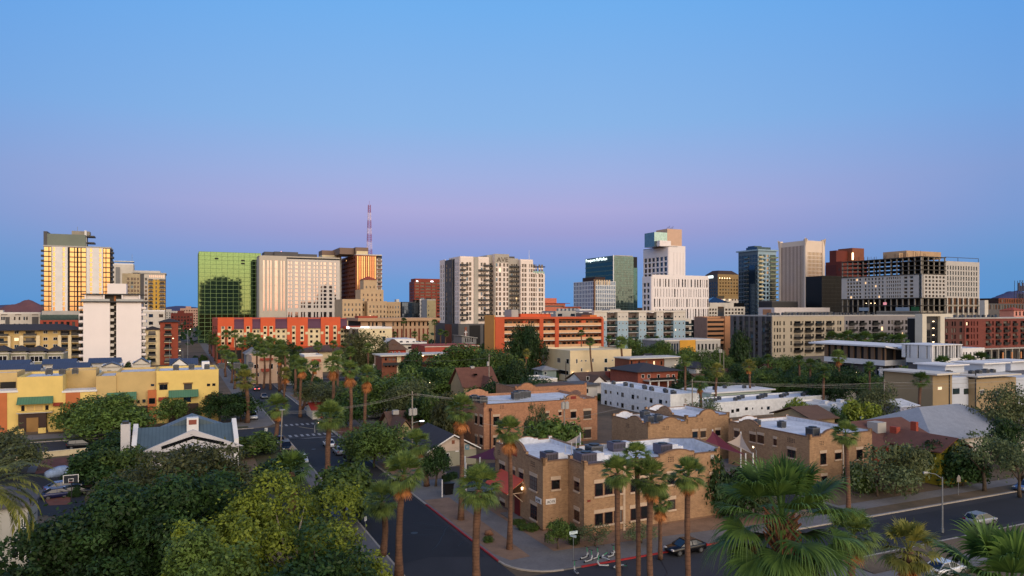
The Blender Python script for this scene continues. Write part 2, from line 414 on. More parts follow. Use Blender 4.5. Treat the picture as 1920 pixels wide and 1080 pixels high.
def text(txt, h, mat, parent, loc, rot, depth=.05, name='lettering', wscale=1.0):
    cu = bpy.data.curves.new('txt', 'FONT'); cu.body = txt; cu.size = h * 1.35; cu.extrude = depth; cu.align_x = 'LEFT'
    o = bpy.data.objects.new('txt', cu); me = bpy.data.meshes.new_from_object(o); bpy.data.objects.remove(o)
    me.materials.append(mat); q = link(name, me, parent, loc); q.rotation_euler = rot; q.scale = (wscale, 1, 1); return q
# ================================================================ SETTING
asphalt = M('old_asphalt', (50, 50, 56), .9, .12, .25, fine=9, bump=.2)
asphalt2 = M('fresh_asphalt', (36, 37, 44), .88, .10, .3, fine=9)
concrete = M('pavement_concrete', (112, 108, 108), .9, .12, .3, fine=4)
gravel = M('decomposed_granite', (136, 108, 88), .95, .16, .5, fine=7, bump=.3)
redgravel = M('red_gravel', (110, 66, 54), .95, .2, .5, fine=7, bump=.3)
soil = M('dry_soil', (112, 92, 74), .95, .22, .06, fine=1.5, col2=(70, 62, 48))
lawn = M('dry_lawn', (58, 66, 36), .95, .25, .4, fine=8, col2=(74, 64, 44))
kerbm = M('kerb_concrete', (168, 158, 148), .9, .1, .6, fine=5)
redpaint = M('red_kerb_paint', (160, 40, 44), .7, .14, 1.2)
paint = M('worn_white_paint', (150, 150, 154), .8, .3, 1.5, fine=6)
def struct(o): o['kind'] = 'structure'; return o
ZC = [0]
def sheet(name, mat, ab, z, thick=0.0):
    if .14 < z < .2: ZC[0] += 1; z = .144 + .004 * ZC[0]
    elif z < .1: ZC[0] += .0; z += 0
    b = MB(); pts = [(*W(*p), z) for p in ab]
    if thick: b.ext([(x, y, z - thick) for x, y, _ in pts], (0, 0, thick))
    else: b.poly(pts)
    return struct(b.build(name, mat))
def rect(a0, b0, a1, b1): return [(a0, b0), (a1, b0), (a1, b1), (a0, b1)]
g = MB(); rr = [-40000, -3000, -600, -100, 0, 100, 200, 300, 400, 600, 1000, 3000, 12000, 40000]
for i in range(len(rr) - 1):
    for j in range(len(rr) - 1): g.poly([(rr[i], rr[j], 0), (rr[i + 1], rr[j], 0), (rr[i + 1], rr[j + 1], 0), (rr[i], rr[j + 1], 0)])
struct(g.build('ground', soil))
sheet('avenue', asphalt, rect(20, -60, 30, 1500), .012)
sheet('cross_street', asphalt, rect(30, 53, 500, 63), .012); sheet('cross_street', asphalt, rect(-200, 53, 20, 63), .012)
sheet('side_street', asphalt, rect(-320, 156, 20, 168), .012)
sheet('far_cross_street', asphalt, rect(30, 268, 400, 278), .012)
sheet('road_patch', asphalt2, [(20.2, 71.5), (24, 72.4), (29.4, 70), (29.6, 99), (20.3, 99.5)], .02)
sheet('road_patch', asphalt2, [(20.2, 122), (26, 124), (26, 150), (20.4, 151)], .02)
sheet('road_patch', asphalt2, rect(62, 54.2, 140, 61.5), .02)
def corner(a, b, sa, sb, r=5.0, n=7):     # rounded kerb return
    return [(a + sa * r * (1 - math.sin(t)), b + sb * r * (1 - math.cos(t))) for t in [math.pi / 2 * k / n for k in range(n + 1)]]
blk = corner(30, 63, 1, 1)[::-1]
sheet('pavement', concrete, blk + [(500, 63), (500, 268), (30, 268)], .14, .13)
L1 = [(20 - (p[0] - 30), p[1]) for p in blk]                 # from (15,63)?? to (20,68)
sheet('pavement', concrete, [(-320, 63)] + (L1 if L1[0][1] < L1[-1][1] else L1[::-1]) + [(20, 151), (18.5, 154.5), (15, 156), (-320, 156)], .14, .13)
sheet('pavement', concrete, [(-320, 168), (15, 168), (18.5, 169.5), (20, 173), (20, 700), (-320, 700)], .14, .13)
sheet('pavement', concrete, [(30, 48), (31.5, 51.5), (35, 53), (500, 53), (500, -60), (30, -60)][::-1], .14, .13)
sheet('pavement', concrete, rect(30, 278, 500, 700), .14, .13)
def strip(name, mat, ab, w, z, h):        # a kerb: strip of width w along a polyline, on its left
    b = MB()
    for (a0, b0), (a1, b1) in zip(ab, ab[1:]):
        l = math.hypot(a1 - a0, b1 - b0); na, nb = -(b1 - b0) / l * w, (a1 - a0) / l * w
        b.ext([(*W(a0, b0), z), (*W(a1, b1), z), (*W(a1 + na, b1 + nb), z), (*W(a0 + na, b0 + nb), z)], (0, 0, h))
    return struct(b.build(name, mat))
bl = blk if blk[0][1] > blk[-1][1] else blk[::-1]            # (30,68) .. (35,63)
strip('kerb', kerbm, [(29.93, 260), (29.93, 92)], .22, .02, .135)
strip('red_kerb', redpaint, [(29.93, 92), (29.93, 68)], .2, .02, .135)
strip('kerb', kerbm, [(p[0] - .05, p[1] - .05) for p in bl], .22, .02, .135)
strip('red_kerb', redpaint, [(37, 62.93), (61, 62.93)], .22, .02, .137)
strip('kerb', kerbm, [(61, 62.93), (300, 62.93)], .22, .02, .135)
strip('kerb', kerbm, [(20.07, 68), (20.07, 151)], .22, .02, .135)
strip('kerb', kerbm, [(20.07, 173), (20.07, 600)], .22, .02, .135)
strip('kerb', kerbm, [(300, 53.07), (35, 53.07)], .22, .02, .135)
strip('kerb', kerbm, [(15, 167.93), (-300, 167.93)][::-1], .22, .02, .135)
strip('kerb', kerbm, [(15, 156.07), (-300, 156.07)], .22, .02, .135)
# yards on the raised blocks
sheet('gravel_verge', gravel, [(30.4, 70), (31.2, 67.6), (33.6, 67.8), (34, 94), (30.4, 94)], .148)
sheet('gravel_yard', gravel, [(36.6, 68.2), (62, 66.6), (62, 71.5), (42.6, 71.5), (42.6, 75.5), (38.6, 75.5), (38.6, 96), (36.6, 96)], .148)
sheet('gravel_yard', gravel, rect(62, 66.4, 78, 84), .148)
sheet('soil_verge', soil, rect(79.5, 63.4, 300, 65.6), .148)
sheet('front_yard', soil, rect(79.5, 68.2, 300, 90), .148)
sheet('gravel_yard', gravel, rect(30.6, 105, 38.5, 128), .148)
sheet('gravel_yard', redgravel, rect(30.6, 128.5, 46, 160), .148)
sheet('gravel_yard', gravel, rect(31, 172, 36, 230), .148)
sheet('driveway', asphalt2, rect(74, 66, 78.5, 92), .156)
sheet('yard_ground', soil, rect(42, 108, 290, 262), .148)
sheet('parking_court', asphalt, rect(39, 98, 58, 112), .156)
sheet('parking_court', asphalt, rect(42, 150, 64, 172), .156)
sheet('grass_verge', lawn, rect(12, 70, 17.6, 150), .148)
sheet('yard_ground', soil, rect(-310, 66, 12, 154), .148)
sheet('yard_ground', soil, rect(-310, 178, 15, 690), .148)
sheet('yard_ground', soil, rect(34, 282, 490, 690), .148)
sheet('grass_verge', lawn, rect(-200, 168.6, 14, 170.8), .148)
sheet('soil_verge', soil, rect(62, 49, 300, 52.6), .148)
sheet('yard_ground', soil, rect(36, -50, 300, 46), .148)
def abp(px, py): return AB(gp(px, py))
sheet('parking_lot', asphalt2, [abp(-60, 893), abp(105, 888), abp(160, 905), abp(160, 960), abp(-40, 985)], .156)
sheet('red_gravel_bed', redgravel, [abp(66, 866), abp(160, 856), abp(165, 884), abp(66, 891)], .152)
sheet('footpath', concrete, [abp(62, 856), abp(80, 856), abp(66, 889), abp(50, 889)], .160)
sheet('driveway', asphalt2, [abp(90, 956), abp(130, 954), abp(135, 970), abp(90, 972)], .160)
sheet('red_gravel_bed', redgravel, [abp(84, 940), abp(132, 933), abp(132, 949), abp(92, 951)], .162)
b = MB()                                   # crosswalk bars on the avenue, both sides of the side street
for bb in (154.4, 169.6):
    for k in range(8):
        a0 = 20.7 + k * 1.18
        b.poly([(*W(a0, bb - 1.3), .02), (*W(a0 + .55, bb - 1.3), .02), (*W(a0 + .55, bb + 1.3), .02), (*W(a0, bb + 1.3), .02)])
struct(b.build('crosswalk', paint))
sheet('stop_line', paint, rect(20.4, 150.3, 29.5, 150.7), .02)
# mountains
def hill(name, px, Y, wpx, hpx, col, seed, rough=1.0):
    cx, cy = at(px, Y); w = wpx * Y / F; h = hpx * Y / F; r = random.Random(seed); b = MB(); nx, ny = 70, 12
    ph = [(r.uniform(0, 6.28), r.uniform(2.5, 9), r.uniform(.05, .16)) for _ in range(6)]
    V_ = []
    for j in range(ny + 1):
        v = j / ny * 2 - 1
        for i in range(nx + 1):
            u = i / nx * 2 - 1
            z = max(0, math.cos(u * 1.57)) ** 1.2 * max(0, math.cos(v * 1.57))
            z *= 1 + rough * sum(a * math.sin(u * f + p + v * 2) for p, f, a in ph) + r.uniform(-.03, .03)
            V_.append((cx + u * w, cy + v * w * .35, z * h * 1.05 + 8))
    b.v = V_
    for j in range(ny):
        for i in range(nx):
            a = j * (nx + 1) + i; b.f.append((a, a + 1, a + nx + 2, a + nx + 1)); b.m.append(0)
    return struct(b.build(name, col, smooth=True))
mt1 = M('desert_mountain', (104, 70, 74), .95, .2, .002, col2=(70, 50, 66))  # purple dusk tone put into the rock colour
mt2 = M('far_mountain', (64, 68, 104), .95, .12, .001)  # blue of distance put into the rock colour, no haze modelled
hill('mountain', 48, 7000, 62, 21, mt1, 3, .5)
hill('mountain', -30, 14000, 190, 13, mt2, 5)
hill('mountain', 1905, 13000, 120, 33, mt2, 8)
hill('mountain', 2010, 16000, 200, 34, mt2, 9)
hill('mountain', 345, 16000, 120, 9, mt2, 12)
# ================================================================ DOWNTOWN TOWERS
# ---- left: balcony tower with gold reflections
B = Bld('apartment_tower', 'white and dark apartment tower at far left with gold glowing windows and grey penthouse', 'tower', 207, 470, pxl=82, D=20, side='R')
z1 = B.z(466); X = B.xF; zb = B.z(612)
B.bx(dark, 0, B.W, 0, B.D, 0, z1)
rows = [(B.z(466 + 9.05 * i + 8.0), B.z(466 + 9.05 * i + .8)) for i in range(14)]
pan = [((80, 97), [(82.5, 91), (92.5, 96)], dark), ((97, 127), [(99, 103.5), (117.5, 122)], white), ((127, 162), [(131, 139), (140.5, 144), (147, 151), (153, 161)], dark),
       ((162, 193), [(168.5, 173), (186, 190.5)], white), ((193, 207), [(194, 198), (199.5, 206)], dark)]
for k, (rg, cs, mt) in enumerate(pan):
    x0, x1 = max(0, X(rg[0])), min(B.W, X(rg[1]))
    B.grid(mt, 'F', (x0, x1), (zb, z1), [(max(x0 + .1, X(a)), X(c)) for a, c in cs], rows, d=.5 if mt is white else .25, glass=ggold, spand=dmetal if mt is dark else None)
for j, (r0, r1) in enumerate(rows):
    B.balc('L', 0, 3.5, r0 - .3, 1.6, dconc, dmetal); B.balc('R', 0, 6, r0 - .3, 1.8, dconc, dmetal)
B.bx(lgrey, -.3, B.W + .3, -.5, B.D, z1, z1 + .9)
B.done()
gg = M('grey_green_panel', (116, 124, 114), .7, .06, .1)
B.part('penthouse', gg, [(X(88), 1, z1 + .9, X(160), 14, B.z(442))])
B.part('penthouse_wall', dgrey, [(X(81), 1, z1 + .9, X(88) - .02, 14, B.z(438)), (X(88), 14.1, z1 + .9, X(160), 15, B.z(440))])
B.part('lift_housing', conc, [(X(132), 6, B.z(442), X(166), 13.9, B.z(434))])
B.part('chimney', white, [(X(157), 4, z1 + .92, X(161), 5.9, B.z(433))])
for k, py in enumerate((445, 457)): B.part('terrace_canopy', dmetal, [(X(161.5), 3, B.z(py), X(176), 12, B.z(py - 2.5))])
B.part('antenna', metal, mb=MB().tube([(X(142), 9, B.z(434)), (X(142), 9, B.z(425))], .12, 5))
# podium of the tower
B = Bld('brick_podium', 'low red brick podium with a planted glass railed terrace below the gold windowed tower', 'building', 147, 445, pxl=75, D=20, side='R')
z1 = B.z(600); B.bx(dark, 0, B.W, 0, B.D, 0, z1)
B.grid(redbrick, 'F', (0, B.W), (B.z(640), z1), even(1, B.W - 1, 6, .55), [(B.z(612), B.z(603)), (B.z(626), B.z(617))], glass=gdark)
B.done(); B.part('glass_railing', gteal, [(0, .2, z1, B.W, .3, B.z(590))]); B.part('terrace_wall', lgrey, [(0, 6, z1, B.W, 7, B.z(583))])
# ---- grey tower with white crown behind
B = Bld('office_tower', 'grey and white tower partly hidden behind the gold windowed tower', 'tower', 250, 600, pxl=212, D=20, side='R')
z1 = B.z(497); X = B.xF; B.bx(offwhite, 0, B.W, 0, B.D, 0, z1); B.bx(grey, X(217), X(225), -.6, 0, 0, z1 - 2)
B.grid(offwhite, 'F', (X(226), X(249)), (B.z(583), z1 - 3), even(X(240), X(248), 2, .5), flo(B.z(583), 3.6, 9, .3, .75), d=.3, glass=gdark)
B.parapet(white, 0, B.W, 0, B.D, z1, 1.2); B.done(); B.part('roof_canopy', white, [(X(214), -1, z1 + 2.6, X(251), 10, z1 + 3.2)])
B.part('antenna', metal, mb=MB().tube([(B.W - 1, 1, z1), (B.W - 1, 1, z1 + 9)], .12, 5))
# ---- yellow tower
B = Bld('apartment_block', 'yellow and beige apartment tower with balconies, behind the plain white slab block', 'tower', 310, 520, pxl=229, D=24, side='R')
z1 = B.z(514); X = B.xF; yel = M('mustard_stucco', (206, 164, 72), .8, .06, .2)
B.bx(dark, 0, B.W, 0, B.D, 0, z1); rows = [(B.z(521 + 7.3 * i + 5.6), B.z(521 + 7.3 * i + .6)) for i in range(9)]
B.grid(beige, 'F', (0, X(263)), (0, z1), [(X(a), X(c)) for a, c in ((238, 243), (245, 250), (251, 255), (257, 261))], rows, glass=gbrown)
B.grid(dgrey, 'F', (X(263), X(270)), (0, z1), [], rows, d=.6); B.grid(offwhite, 'F', (X(270), X(278)), (0, z1), [(X(271.5), X(276))], rows, glass=gbrown)
B.grid(yel, 'F', (X(278), B.W), (0, z1 - 4), [(X(280), X(286)), (X(291.5), X(294.5)), (X(300), X(308))], rows, glass=gbrown)
B.grid(offwhite, 'F', (X(278), B.W), (z1 - 4, z1), even(X(279), B.W - .5, 8, .6), [(z1 - 2.6, z1 - .8)], d=.35, glass=gwhite)
for r0, r1 in rows: B.balc('F', X(279), X(287), r0, 1.4, offwhite, dmetal); B.balc('F', X(299), X(309.5), r0, 1.4, offwhite, dmetal)
B.bx(lgrey, X(262), B.W + .6, -.8, B.D, z1, z1 + .8); B.done(roof=1); B.part('penthouse', offwhite, [(X(247), 4, z1 + .8, X(300), 16, z1 + 2.4)])
# ---- white slab
B = Bld('slab_block', 'plain white windowless slab block with a dark stair slot down its middle', 'tower', 265, 335, pxl=156, D=16, side='R')
X = B.xF; zt = B.z(553.5); zd = B.z(567); g0, g1 = X(206), X(218)
wh = M('bright_white_stucco', (236, 226, 224), .85, .03, .1)
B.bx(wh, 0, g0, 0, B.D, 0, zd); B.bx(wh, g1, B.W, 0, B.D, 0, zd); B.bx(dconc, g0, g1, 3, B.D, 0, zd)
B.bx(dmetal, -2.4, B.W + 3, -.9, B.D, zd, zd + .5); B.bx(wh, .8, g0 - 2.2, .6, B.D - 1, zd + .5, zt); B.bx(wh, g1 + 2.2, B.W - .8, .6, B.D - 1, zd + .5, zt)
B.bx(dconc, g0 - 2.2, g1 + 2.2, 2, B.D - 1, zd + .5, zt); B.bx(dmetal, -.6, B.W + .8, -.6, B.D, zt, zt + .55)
for x in (.6, g0 - 2.6, g1 + 2.2, B.W - 1): B.bx(wh, x, x + .5, -.5, .59, zd + .5, zt)
B.done(); B.part('door', M('varnished_door', (170, 100, 40), .5), [(X(213), 1.8, zd + .6, X(217), 1.98, zt - .4)])
for k in range(10):
    z = zd - 2.9 * (k + 1)
    B.part('stair_landing', offwhite, [(g0 + .05, .3, z, g0 + (g1 - g0) * .62, 2.9, z + 1.25)]); B.part('stair_flight', conc, [(g0 + (g1 - g0) * .62 + .02, .9, z + 1.3, g1 - .05, 2.9, z + 1.75)])
B.part('deck_railing', metal, [(-.8, -.8, zd + .5, g0, -.72, zd + 1.5), (g1, -.8, zd + .5, B.W + 1, -.72, zd + 1.5)])
B.part('lift_housing', wh, [(X(200), 3, zt + .55, X(236), 12, B.z(532))])
for k in range(9):
    z = zd - 3.1 * (k + 1); B.balc('R', 1, B.D - 2, z, 1.9, offwhite, wh); B.balc('L', 1, B.D - 2, z, 1.9, offwhite, wh)
    B.win('R', B.D * .5, z + .1, 3, 2.2, gdark); B.win('R', B.D * .2, z + .1, 2, 2.2, gdark)
B.wins and [link('window', w[2], B.o, w[3], w[4]) for w in B.wins]
# ---- green mirror tower
B = Bld('glass_tower', 'square green mirror glass tower showing a dark reflection of another building', 'tower', 373, 575, pxr=489, D=34)
z1 = B.z(471.5); B.bx(dark, .1, B.W, .1, B.D, 0, z1 - .1); B.done()
gm = M('green_mullion', (112, 140, 84), .5, .05, .2)
curtain(B, 'F', 0, B.W, 0, z1, 22, 44, ggreen, None, tilt=.0007, seed=3)
g = MB()
for i in range(12): x = B.W * i / 11; g.box(x - .14, -.16, 0, x + .14, 0, z1)
for j in range(23): zz = z1 * j / 22; g.box(0, -.14, zz - .14, B.W, 0, zz + .14)
g.build('mullion_grid', gm, B.o); curtain(B, 'L', 0, B.D, 0, z1, 8, 22, ggreen, gm, tilt=.0007)
for px, py in ((402.5, 484), (452, 486.5), (452, 492)): B.part('open_window', dark, [(B.xF(px), -.2, B.z(py + 1.5), B.xF(px + 7), -.05, B.z(py - 1.5))])
GB = B
# ---- concrete tower with pale mirror windows
B = Bld('office_block', 'pale concrete office block whose long window strips mirror the pink sunset', 'tower', 487, 560, pxr=637, D=20)
X = B.xF; z1 = B.z(479.5); z2 = B.z(486); conp = M('pale_ribbed_concrete', (190, 180, 166), .8, .05, .15); con2 = M('pinkish_white_concrete', (206, 196, 188), .8, .05, .15)
B.bx(dark, 0, B.W, 0, B.D, 0, z1 - .6)
cs = [(493, 496.5), (501, 504), (506.5, 509.5), (515, 521), (526, 529), (531.5, 534)]
B.grid(conp, 'F', (0, X(537)), (0, z1), [(X(a), X(c)) for a, c in cs], [(B.z(487.5 + 16 * i + 15.6), B.z(487.5 + 16 * i)) for i in range(6)], d=.5, glass=gwhite, name='window_strip')
cs = [(540, 543), (545, 548), (553, 559), (564, 567), (569, 572), (577, 583), (588, 591), (593.5, 596.5), (601, 604), (606.5, 612), (617, 622.5), (627, 630)]
B.grid(con2, 'F', (X(537) + .2, B.W), (0, B.z(484)), [(X(a), X(c)) for a, c in cs], [(B.z(487.5 + 7.6 * i + 6.2), B.z(487.5 + 7.6 * i + 1)) for i in range(12)] + [(B.z(600), B.z(585))], d=.55, glass=gwhite)
B.bx(conp, -.5, B.W, 0, B.D, z1 - .6, z1 + .3); B.grid(conp, 'L', (0, B.D), (0, z1), [], [], d=.5)
B.done(); B.part('penthouse', dgrey, [(X(497), 5, z1 + .3, X(515), 24, B.z(470.5)), (X(515) + .1, 3, z1 + .3, X(560), 26, B.z(470)), (X(561), 6, z1 + .3, X(597), 26, B.z(472.5))])
B.part('beacon', E('beacon_lamp', (255, 150, 150), 2.0), mb=MB().cyl(X(531), 12, B.z(470), B.z(467.5), .35, .35, 6))
# ---- brown tower with copper mirror corner
B = Bld('condominium_tower', 'brown balconied tower with a bright copper mirror corner, red and white mast on its roof', 'tower', 668, 700, pxr=716, pxl=640)
X = B.xF; z1 = B.z(478); B.bx(dark, 0, B.W, 0, B.D, 0, z1)
rib = M('brown_balcony_front', (122, 66, 46), .85, .08, .2)
B.grid(rib, 'L', (0, B.D), (0, z1), even(1, B.D - 1, 9, .86), flo(0, 4.15, int(z1 / 4.15), .52, .96), d=.9, glass=gbrown)
B.grid(brownbrick, 'F', (0, X(706)), (0, z1), even(.4, X(706) - .3, 9, .62), [(0, z1 - 1)], d=.4, glass=lambda i, j: (gcopper if i % 3 == 1 or i == 6 else ggold), name='window_strip')
B.grid(offwhite, 'F', (X(706), B.W), (0, z1 - 3), [(X(708), X(714))], flo(0, 4.15, int(z1 / 4.15), .35, .95), d=.3, glass=gbrown)
for k in range(8, int(z1 / 4.15)): B.balc('F', X(707), B.W, k * 4.15, 1.6, offwhite, rib)
B.bx(offwhite, 0, B.W, 0, B.D, z1, z1 + 1); B.done()
B.part('penthouse', M('taupe_panel', (126, 104, 92), .8, .06, .1), [(X(668), 3, z1 + 1, X(692), 40, B.z(463)), (X(640), 8, z1 + 1, X(667), 44, B.z(464))])
B.part('roof_terrace', cream, [(.5, 1, z1 + 1, X(690), 2.5, z1 + 4)]); Bt = B
B = Bld('office_block', 'taupe block edge with a flat roof directly left of the brown copper mirror tower', 'tower', 604, 720, pxr=640, D=20)
z1 = B.z(478); B.bx(conp, 0, B.W, 0, B.D, 0, z1 - 1.5); B.bx(M('taupe_panel', (126, 104, 92)), 0, B.W * .97, 1, B.D, z1 - 1.5, B.z(469)); B.grid(conp, 'F', (0, B.W), (0, z1 - 1.5), even(.5, B.W - .5, 5, .5), flo(0, 4, int(z1 / 4) - 1, .3, .8), d=.3, glass=gdark)
B.parapet(cream, 0, B.W, 0, B.D, z1 - 1.5, 1.5); B.done()
# ---- radio mast on that roof
mx_, my_ = at(692.5, 712); zb_, zt_ = zat(478, 712), zat(384, 712)
t = thing('radio_mast', 'slender red and white lattice radio mast standing on the brown tower', 'mast', (mx_, my_, zb_), TH)
redm = M('mast_red_paint', (150, 40, 70), .6); H = zt_ - zb_; nb = 26
for nm, mt, sel in (('red_section', redm, 0), ('white_section', M('mast_white_paint', (226, 200, 212), .6), 1)):
    for q in range(7):
        if q % 2 != sel: continue
        b = MB()
        for k in range(int(nb * q / 7), int(nb * (q + 1) / 7)):
            def wd_(k): return 2.3 - 1.3 * k / nb
            z0, z1_ = H * k / nb, H * (k + 1) / nb
            P = [[(wd_(kk) * sx, wd_(kk) * sy, zz) for sx, sy in ((-1, -1), (1, -1), (1, 1), (-1, 1))] for kk, zz in ((k, z0), (k + 1, z1_))]
            for i in range(4):
                j = (i + 1) % 4; b.tube([P[0][i], P[1][i]], .16, 4, False); b.tube([P[0][i], P[1][j]], .1, 4, False); b.tube([P[0][i], P[0][j]], .1, 4, False)
        b.build(nm, mt, t)
b = MB(); b.tube([(0, 0, H), (0, 0, H + 4)], .1, 5); b.build('antenna', redm, t)
# ---- historic stepped hotel
B = Bld('historic_hotel', 'stepped beige old hotel with a hip roofed central tower and rows of small windows', 'building', 676, 505, pxr=719, D=22)
X = B.xF; hb = M('old_hotel_stucco', (196, 168, 134), .85, .06, .15); pc = B.z(600)
def vol(x0, x1, y0, y1, zt, nc, nr, top=None, ph=3.5):
    B.bx(hb, x0, x1, y0, y1, 0, zt); cs = even(x0 + .6, x1 - .6, nc, .34)
    for r in range(nr):
        for c0, c1 in cs: B.win('F', (c0 + c1) / 2, zt - ph * (r + 1) - .3, c1 - c0, 1.7, gbrown, off=y0)
    B.parapet(hb, x0, x1, y0, y1, zt, .8, .4)
vol(X(676), X(719), 0, 16, B.z(545), 5, 4); vol(X(683), X(708), 2, 14, B.z(526), 3, 2, ph=5)
vol(X(638), X(676) - .3, -7, 20, B.z(563.5), 5, 8); vol(X(719) + .3, X(748), -4, 22, B.z(568), 5, 8); vol(X(684), X(720), -8, -.3, B.z(567), 5, 7)
B.done(); zt = B.z(526) + .8; x0, x1 = X(683) - .5, X(708) + .5; b = MB()
ap = (X(695), 8, B.z(516.5)); cs = [(x0, 1.5, zt), (x1, 1.5, zt), (x1, 14.5, zt), (x0, 14.5, zt)]
for i in range(4): b.poly([cs[i], cs[(i + 1) % 4], ap])
b.build('hip_roof', tile_red, B.o)
# ---- low federal style hall
B = Bld('civic_hall', 'low tan civic hall with tall narrow red panelled windows under a flat roof slab', 'building', 676, 420, pxr=803, D=34)
X = B.xF; st_ = M('tan_hall_stone', (178, 146, 118), .85, .06, .15); z1 = B.z(602); redp = M('dark_red_panel', (120, 52, 38), .7, .08)
B.bx(dark, 0, B.W, 0, B.D, 0, z1)
cs = [(690, 693), (697, 700), (704, 707.5), (716, 722)] + [(735 + 8.1 * k, 738.3 + 8.1 * k) for k in range(9)]
B.grid(st_, 'F', (0, B.W), (0, z1), [(X(a), X(c)) for a, c in cs], [(1, B.z(617)), (B.z(612), B.z(604))], d=.7, glass=lambda i, j: redp if j == 0 else gdark)
B.bx(st_, X(669), X(823), -3, B.D, z1, B.z(596.5)); B.done()
B.part('roof', tile_red, [(X(672), 0, B.z(596.5), X(708), 10, B.z(592.5))])
# ---- red brick office tower
B = Bld('brick_tower', 'red brown brick office tower with horizontal window bands, left of the white AVE tower', 'tower', 777, 900, pxr=829, pxl=768)
X = B.xF; rb2 = M('deep_red_brick', (134, 62, 48), .85, .08, .2); z1 = B.z(528); B.bx(gdark, 0, B.W, 0, B.D, 0, z1)
B.grid(rb2, 'F', (0, B.W), (0, z1), [(X(778.5), X(786)), (X(788), X(796)), (X(798), X(808)), (X(810), X(817)), (X(819), X(827))], flo(0, 3.9, int(z1 / 3.9), .45, .92), d=.8, glass=gbrown)
B.grid(rb2, 'L', (0, B.D), (0, z1), even(1, B.D - 1, 3, .7), flo(0, 3.9, int(z1 / 3.9), .5, .9), d=.5, glass=gblue); B.done()
B.part('penthouse', rb2, [(1.5, 2, z1, B.W - .5, 20, B.z(522))]); B.part('roof_lamp', lampc, [(3, 1, z1 + .05, 5, 1.7, z1 + 1.2), (B.W * .6, 1, z1 + .05, B.W * .6 + 3, 1.7, z1 + 1.2)])
# ---- three mid-rise blocks in front of it
B = Bld('glass_block', 'small blue glass office block in front of the red brown brick tower', 'building', 754, 660, pxr=787, D=24)
z1 = B.z(567); B.bx(dark, .1, B.W, .1, B.D, 0, z1 - .1); B.bx(dgrey, 0, B.W, 0, B.D, z1 - .1, z1 + .5); B.done(); curtain(B, 'F', 0, B.W, 0, z1 - .2, 9, 10, gblue, dmetal, t=.16, tilt=.004)
B = Bld('office_block', 'narrow white office block beside the small blue glass block', 'building', 787, 655, pxr=799.5, D=20)
z1 = B.z(562); B.bx(gdark, 0, B.W, 0, B.D, 0, z1); B.grid(white, 'F', (0, B.W), (0, z1 + .5), even(.3, B.W - .3, 3, .45), flo(0, 3.6, 10, .35, .8), d=.3, glass=gdark); B.done()
B = Bld('office_block', 'plain grey beige wall block between the narrow white block and the AVE tower', 'building', 800.5, 640, pxr=817, D=24)
z1 = B.z(561); B.bx(lgrey, 0, B.W, 0, B.D, 0, z1); B.grid(M('yellowed_concrete', (164, 150, 116), .85), 'F', (0, B.W), (0, z1 - 1), [(1, 1.8)], flo(0, 4, 8, .4, .8), d=.3, glass=gdark); B.done()
# ---- AVE tower
B = Bld('apartment_tower', 'white and grey stepped apartment tower lettered AVE at its top', 'tower', 862, 460, pxr=998, pxl=825)
X = B.xF; wp = M('warm_white_stucco', (232, 216, 206), .85, .04, .15); gp_ = M('warm_grey_stucco', (172, 164, 154), .85, .05, .15); z0 = B.z(607)
P9 = 9.33; rws = [(B.z(491.5 + P9 * i + 6.6), B.z(491.5 + P9 * i)) for i in range(13)]; rws = [r for r in rws if r[0] > z0]
def bay(px0, px1, y0, y1, ztop, mat, cols, wgl=gbrown, d=.35, yb=20):
    x0, x1 = X(px0), X(px1); B.bx(mat, x0, x1, y0 + d, yb, z0, ztop)
    B.grid(mat, 'F', (x0, x1), (z0, ztop), [(X(a), X(c)) for a, c in cols], rws, d=d, off=y0 + d, glass=wgl)
    B.parapet(mat, x0, x1, y0 + d + .03, yb, ztop, .9)
bay(862, 887, -1.2, 20, B.z(483), wp, [(863.5, 867.5), (873, 876.5), (878, 882.5)])
bay(887.3, 895.2, -1.7, 20, B.z(483.5), gp_, [])
bay(895.5, 915.5, -1.2, 20, B.z(483), wp, [(900, 903.5), (905, 909.5)])
bay(916, 925.4, 2.2, 20, B.z(478.5), gp_, [(917, 919.5), (921, 924.6)])
bay(925.7, 952.6, -1.6, 20, B.z(476.5), wp, [(928, 931.2), (933.6, 937.6), (941.6, 945.4), (947.8, 951)], gbrown)
bay(953, 974.4, 2.2, 20, B.z(483), gp_, [(954, 957), (960.5, 964), (965.5, 968), (970, 972.5)])
bay(974.7, 998, -1.2, 20, B.z(485), wp, [(977, 980.4), (981.8, 985.6), (990.5, 992), (993.6, 997)])
bay(998.4, 1022, .3, 18, B.z(512), wp, [(1000, 1003.6), (1004.8, 1006.6), (1010.5, 1014), (1015.4, 1018.8)], yb=18)
for r0, r1 in rws:
    B.part('white_panel', wp, [(X(937.8), -1.75, r0, X(941.4), -1.61, r1)]) if False else None
B.bx(gp_, X(925.7) - .05, X(952.6) + .05, -1.68, -1.6, B.z(490.5), B.z(476.5) + .9); B.bx(gp_, X(925.7) - .05, X(928), -1.66, -1.6, z0, B.z(490.5)); B.bx(gp_, X(951) , X(952.6) + .05, -1.66, -1.6, z0, B.z(490.5))
for i, (r0, r1) in enumerate(rws[:12]):
    B.balc('F', X(861), X(871 if i % 2 else 876), r0, 1.6, dmetal, dmetal, off=-1.2)
    B.balc('F', X(895.6) if i % 3 else X(905), X(914), r0, 1.5, dmetal, dmetal, off=-1.2)
    B.balc('F', X(915.6), X(925), r0, 1.3, dmetal, dmetal, off=2.2); B.balc('F', X(953.2), X(974.2), r0, 1.6, dmetal, dmetal, off=2.2)
z1 = B.z(484); B.bx(gp_, .2, 6, .4, B.D, z0, z1)
yl = lambda p: B.yS(p)
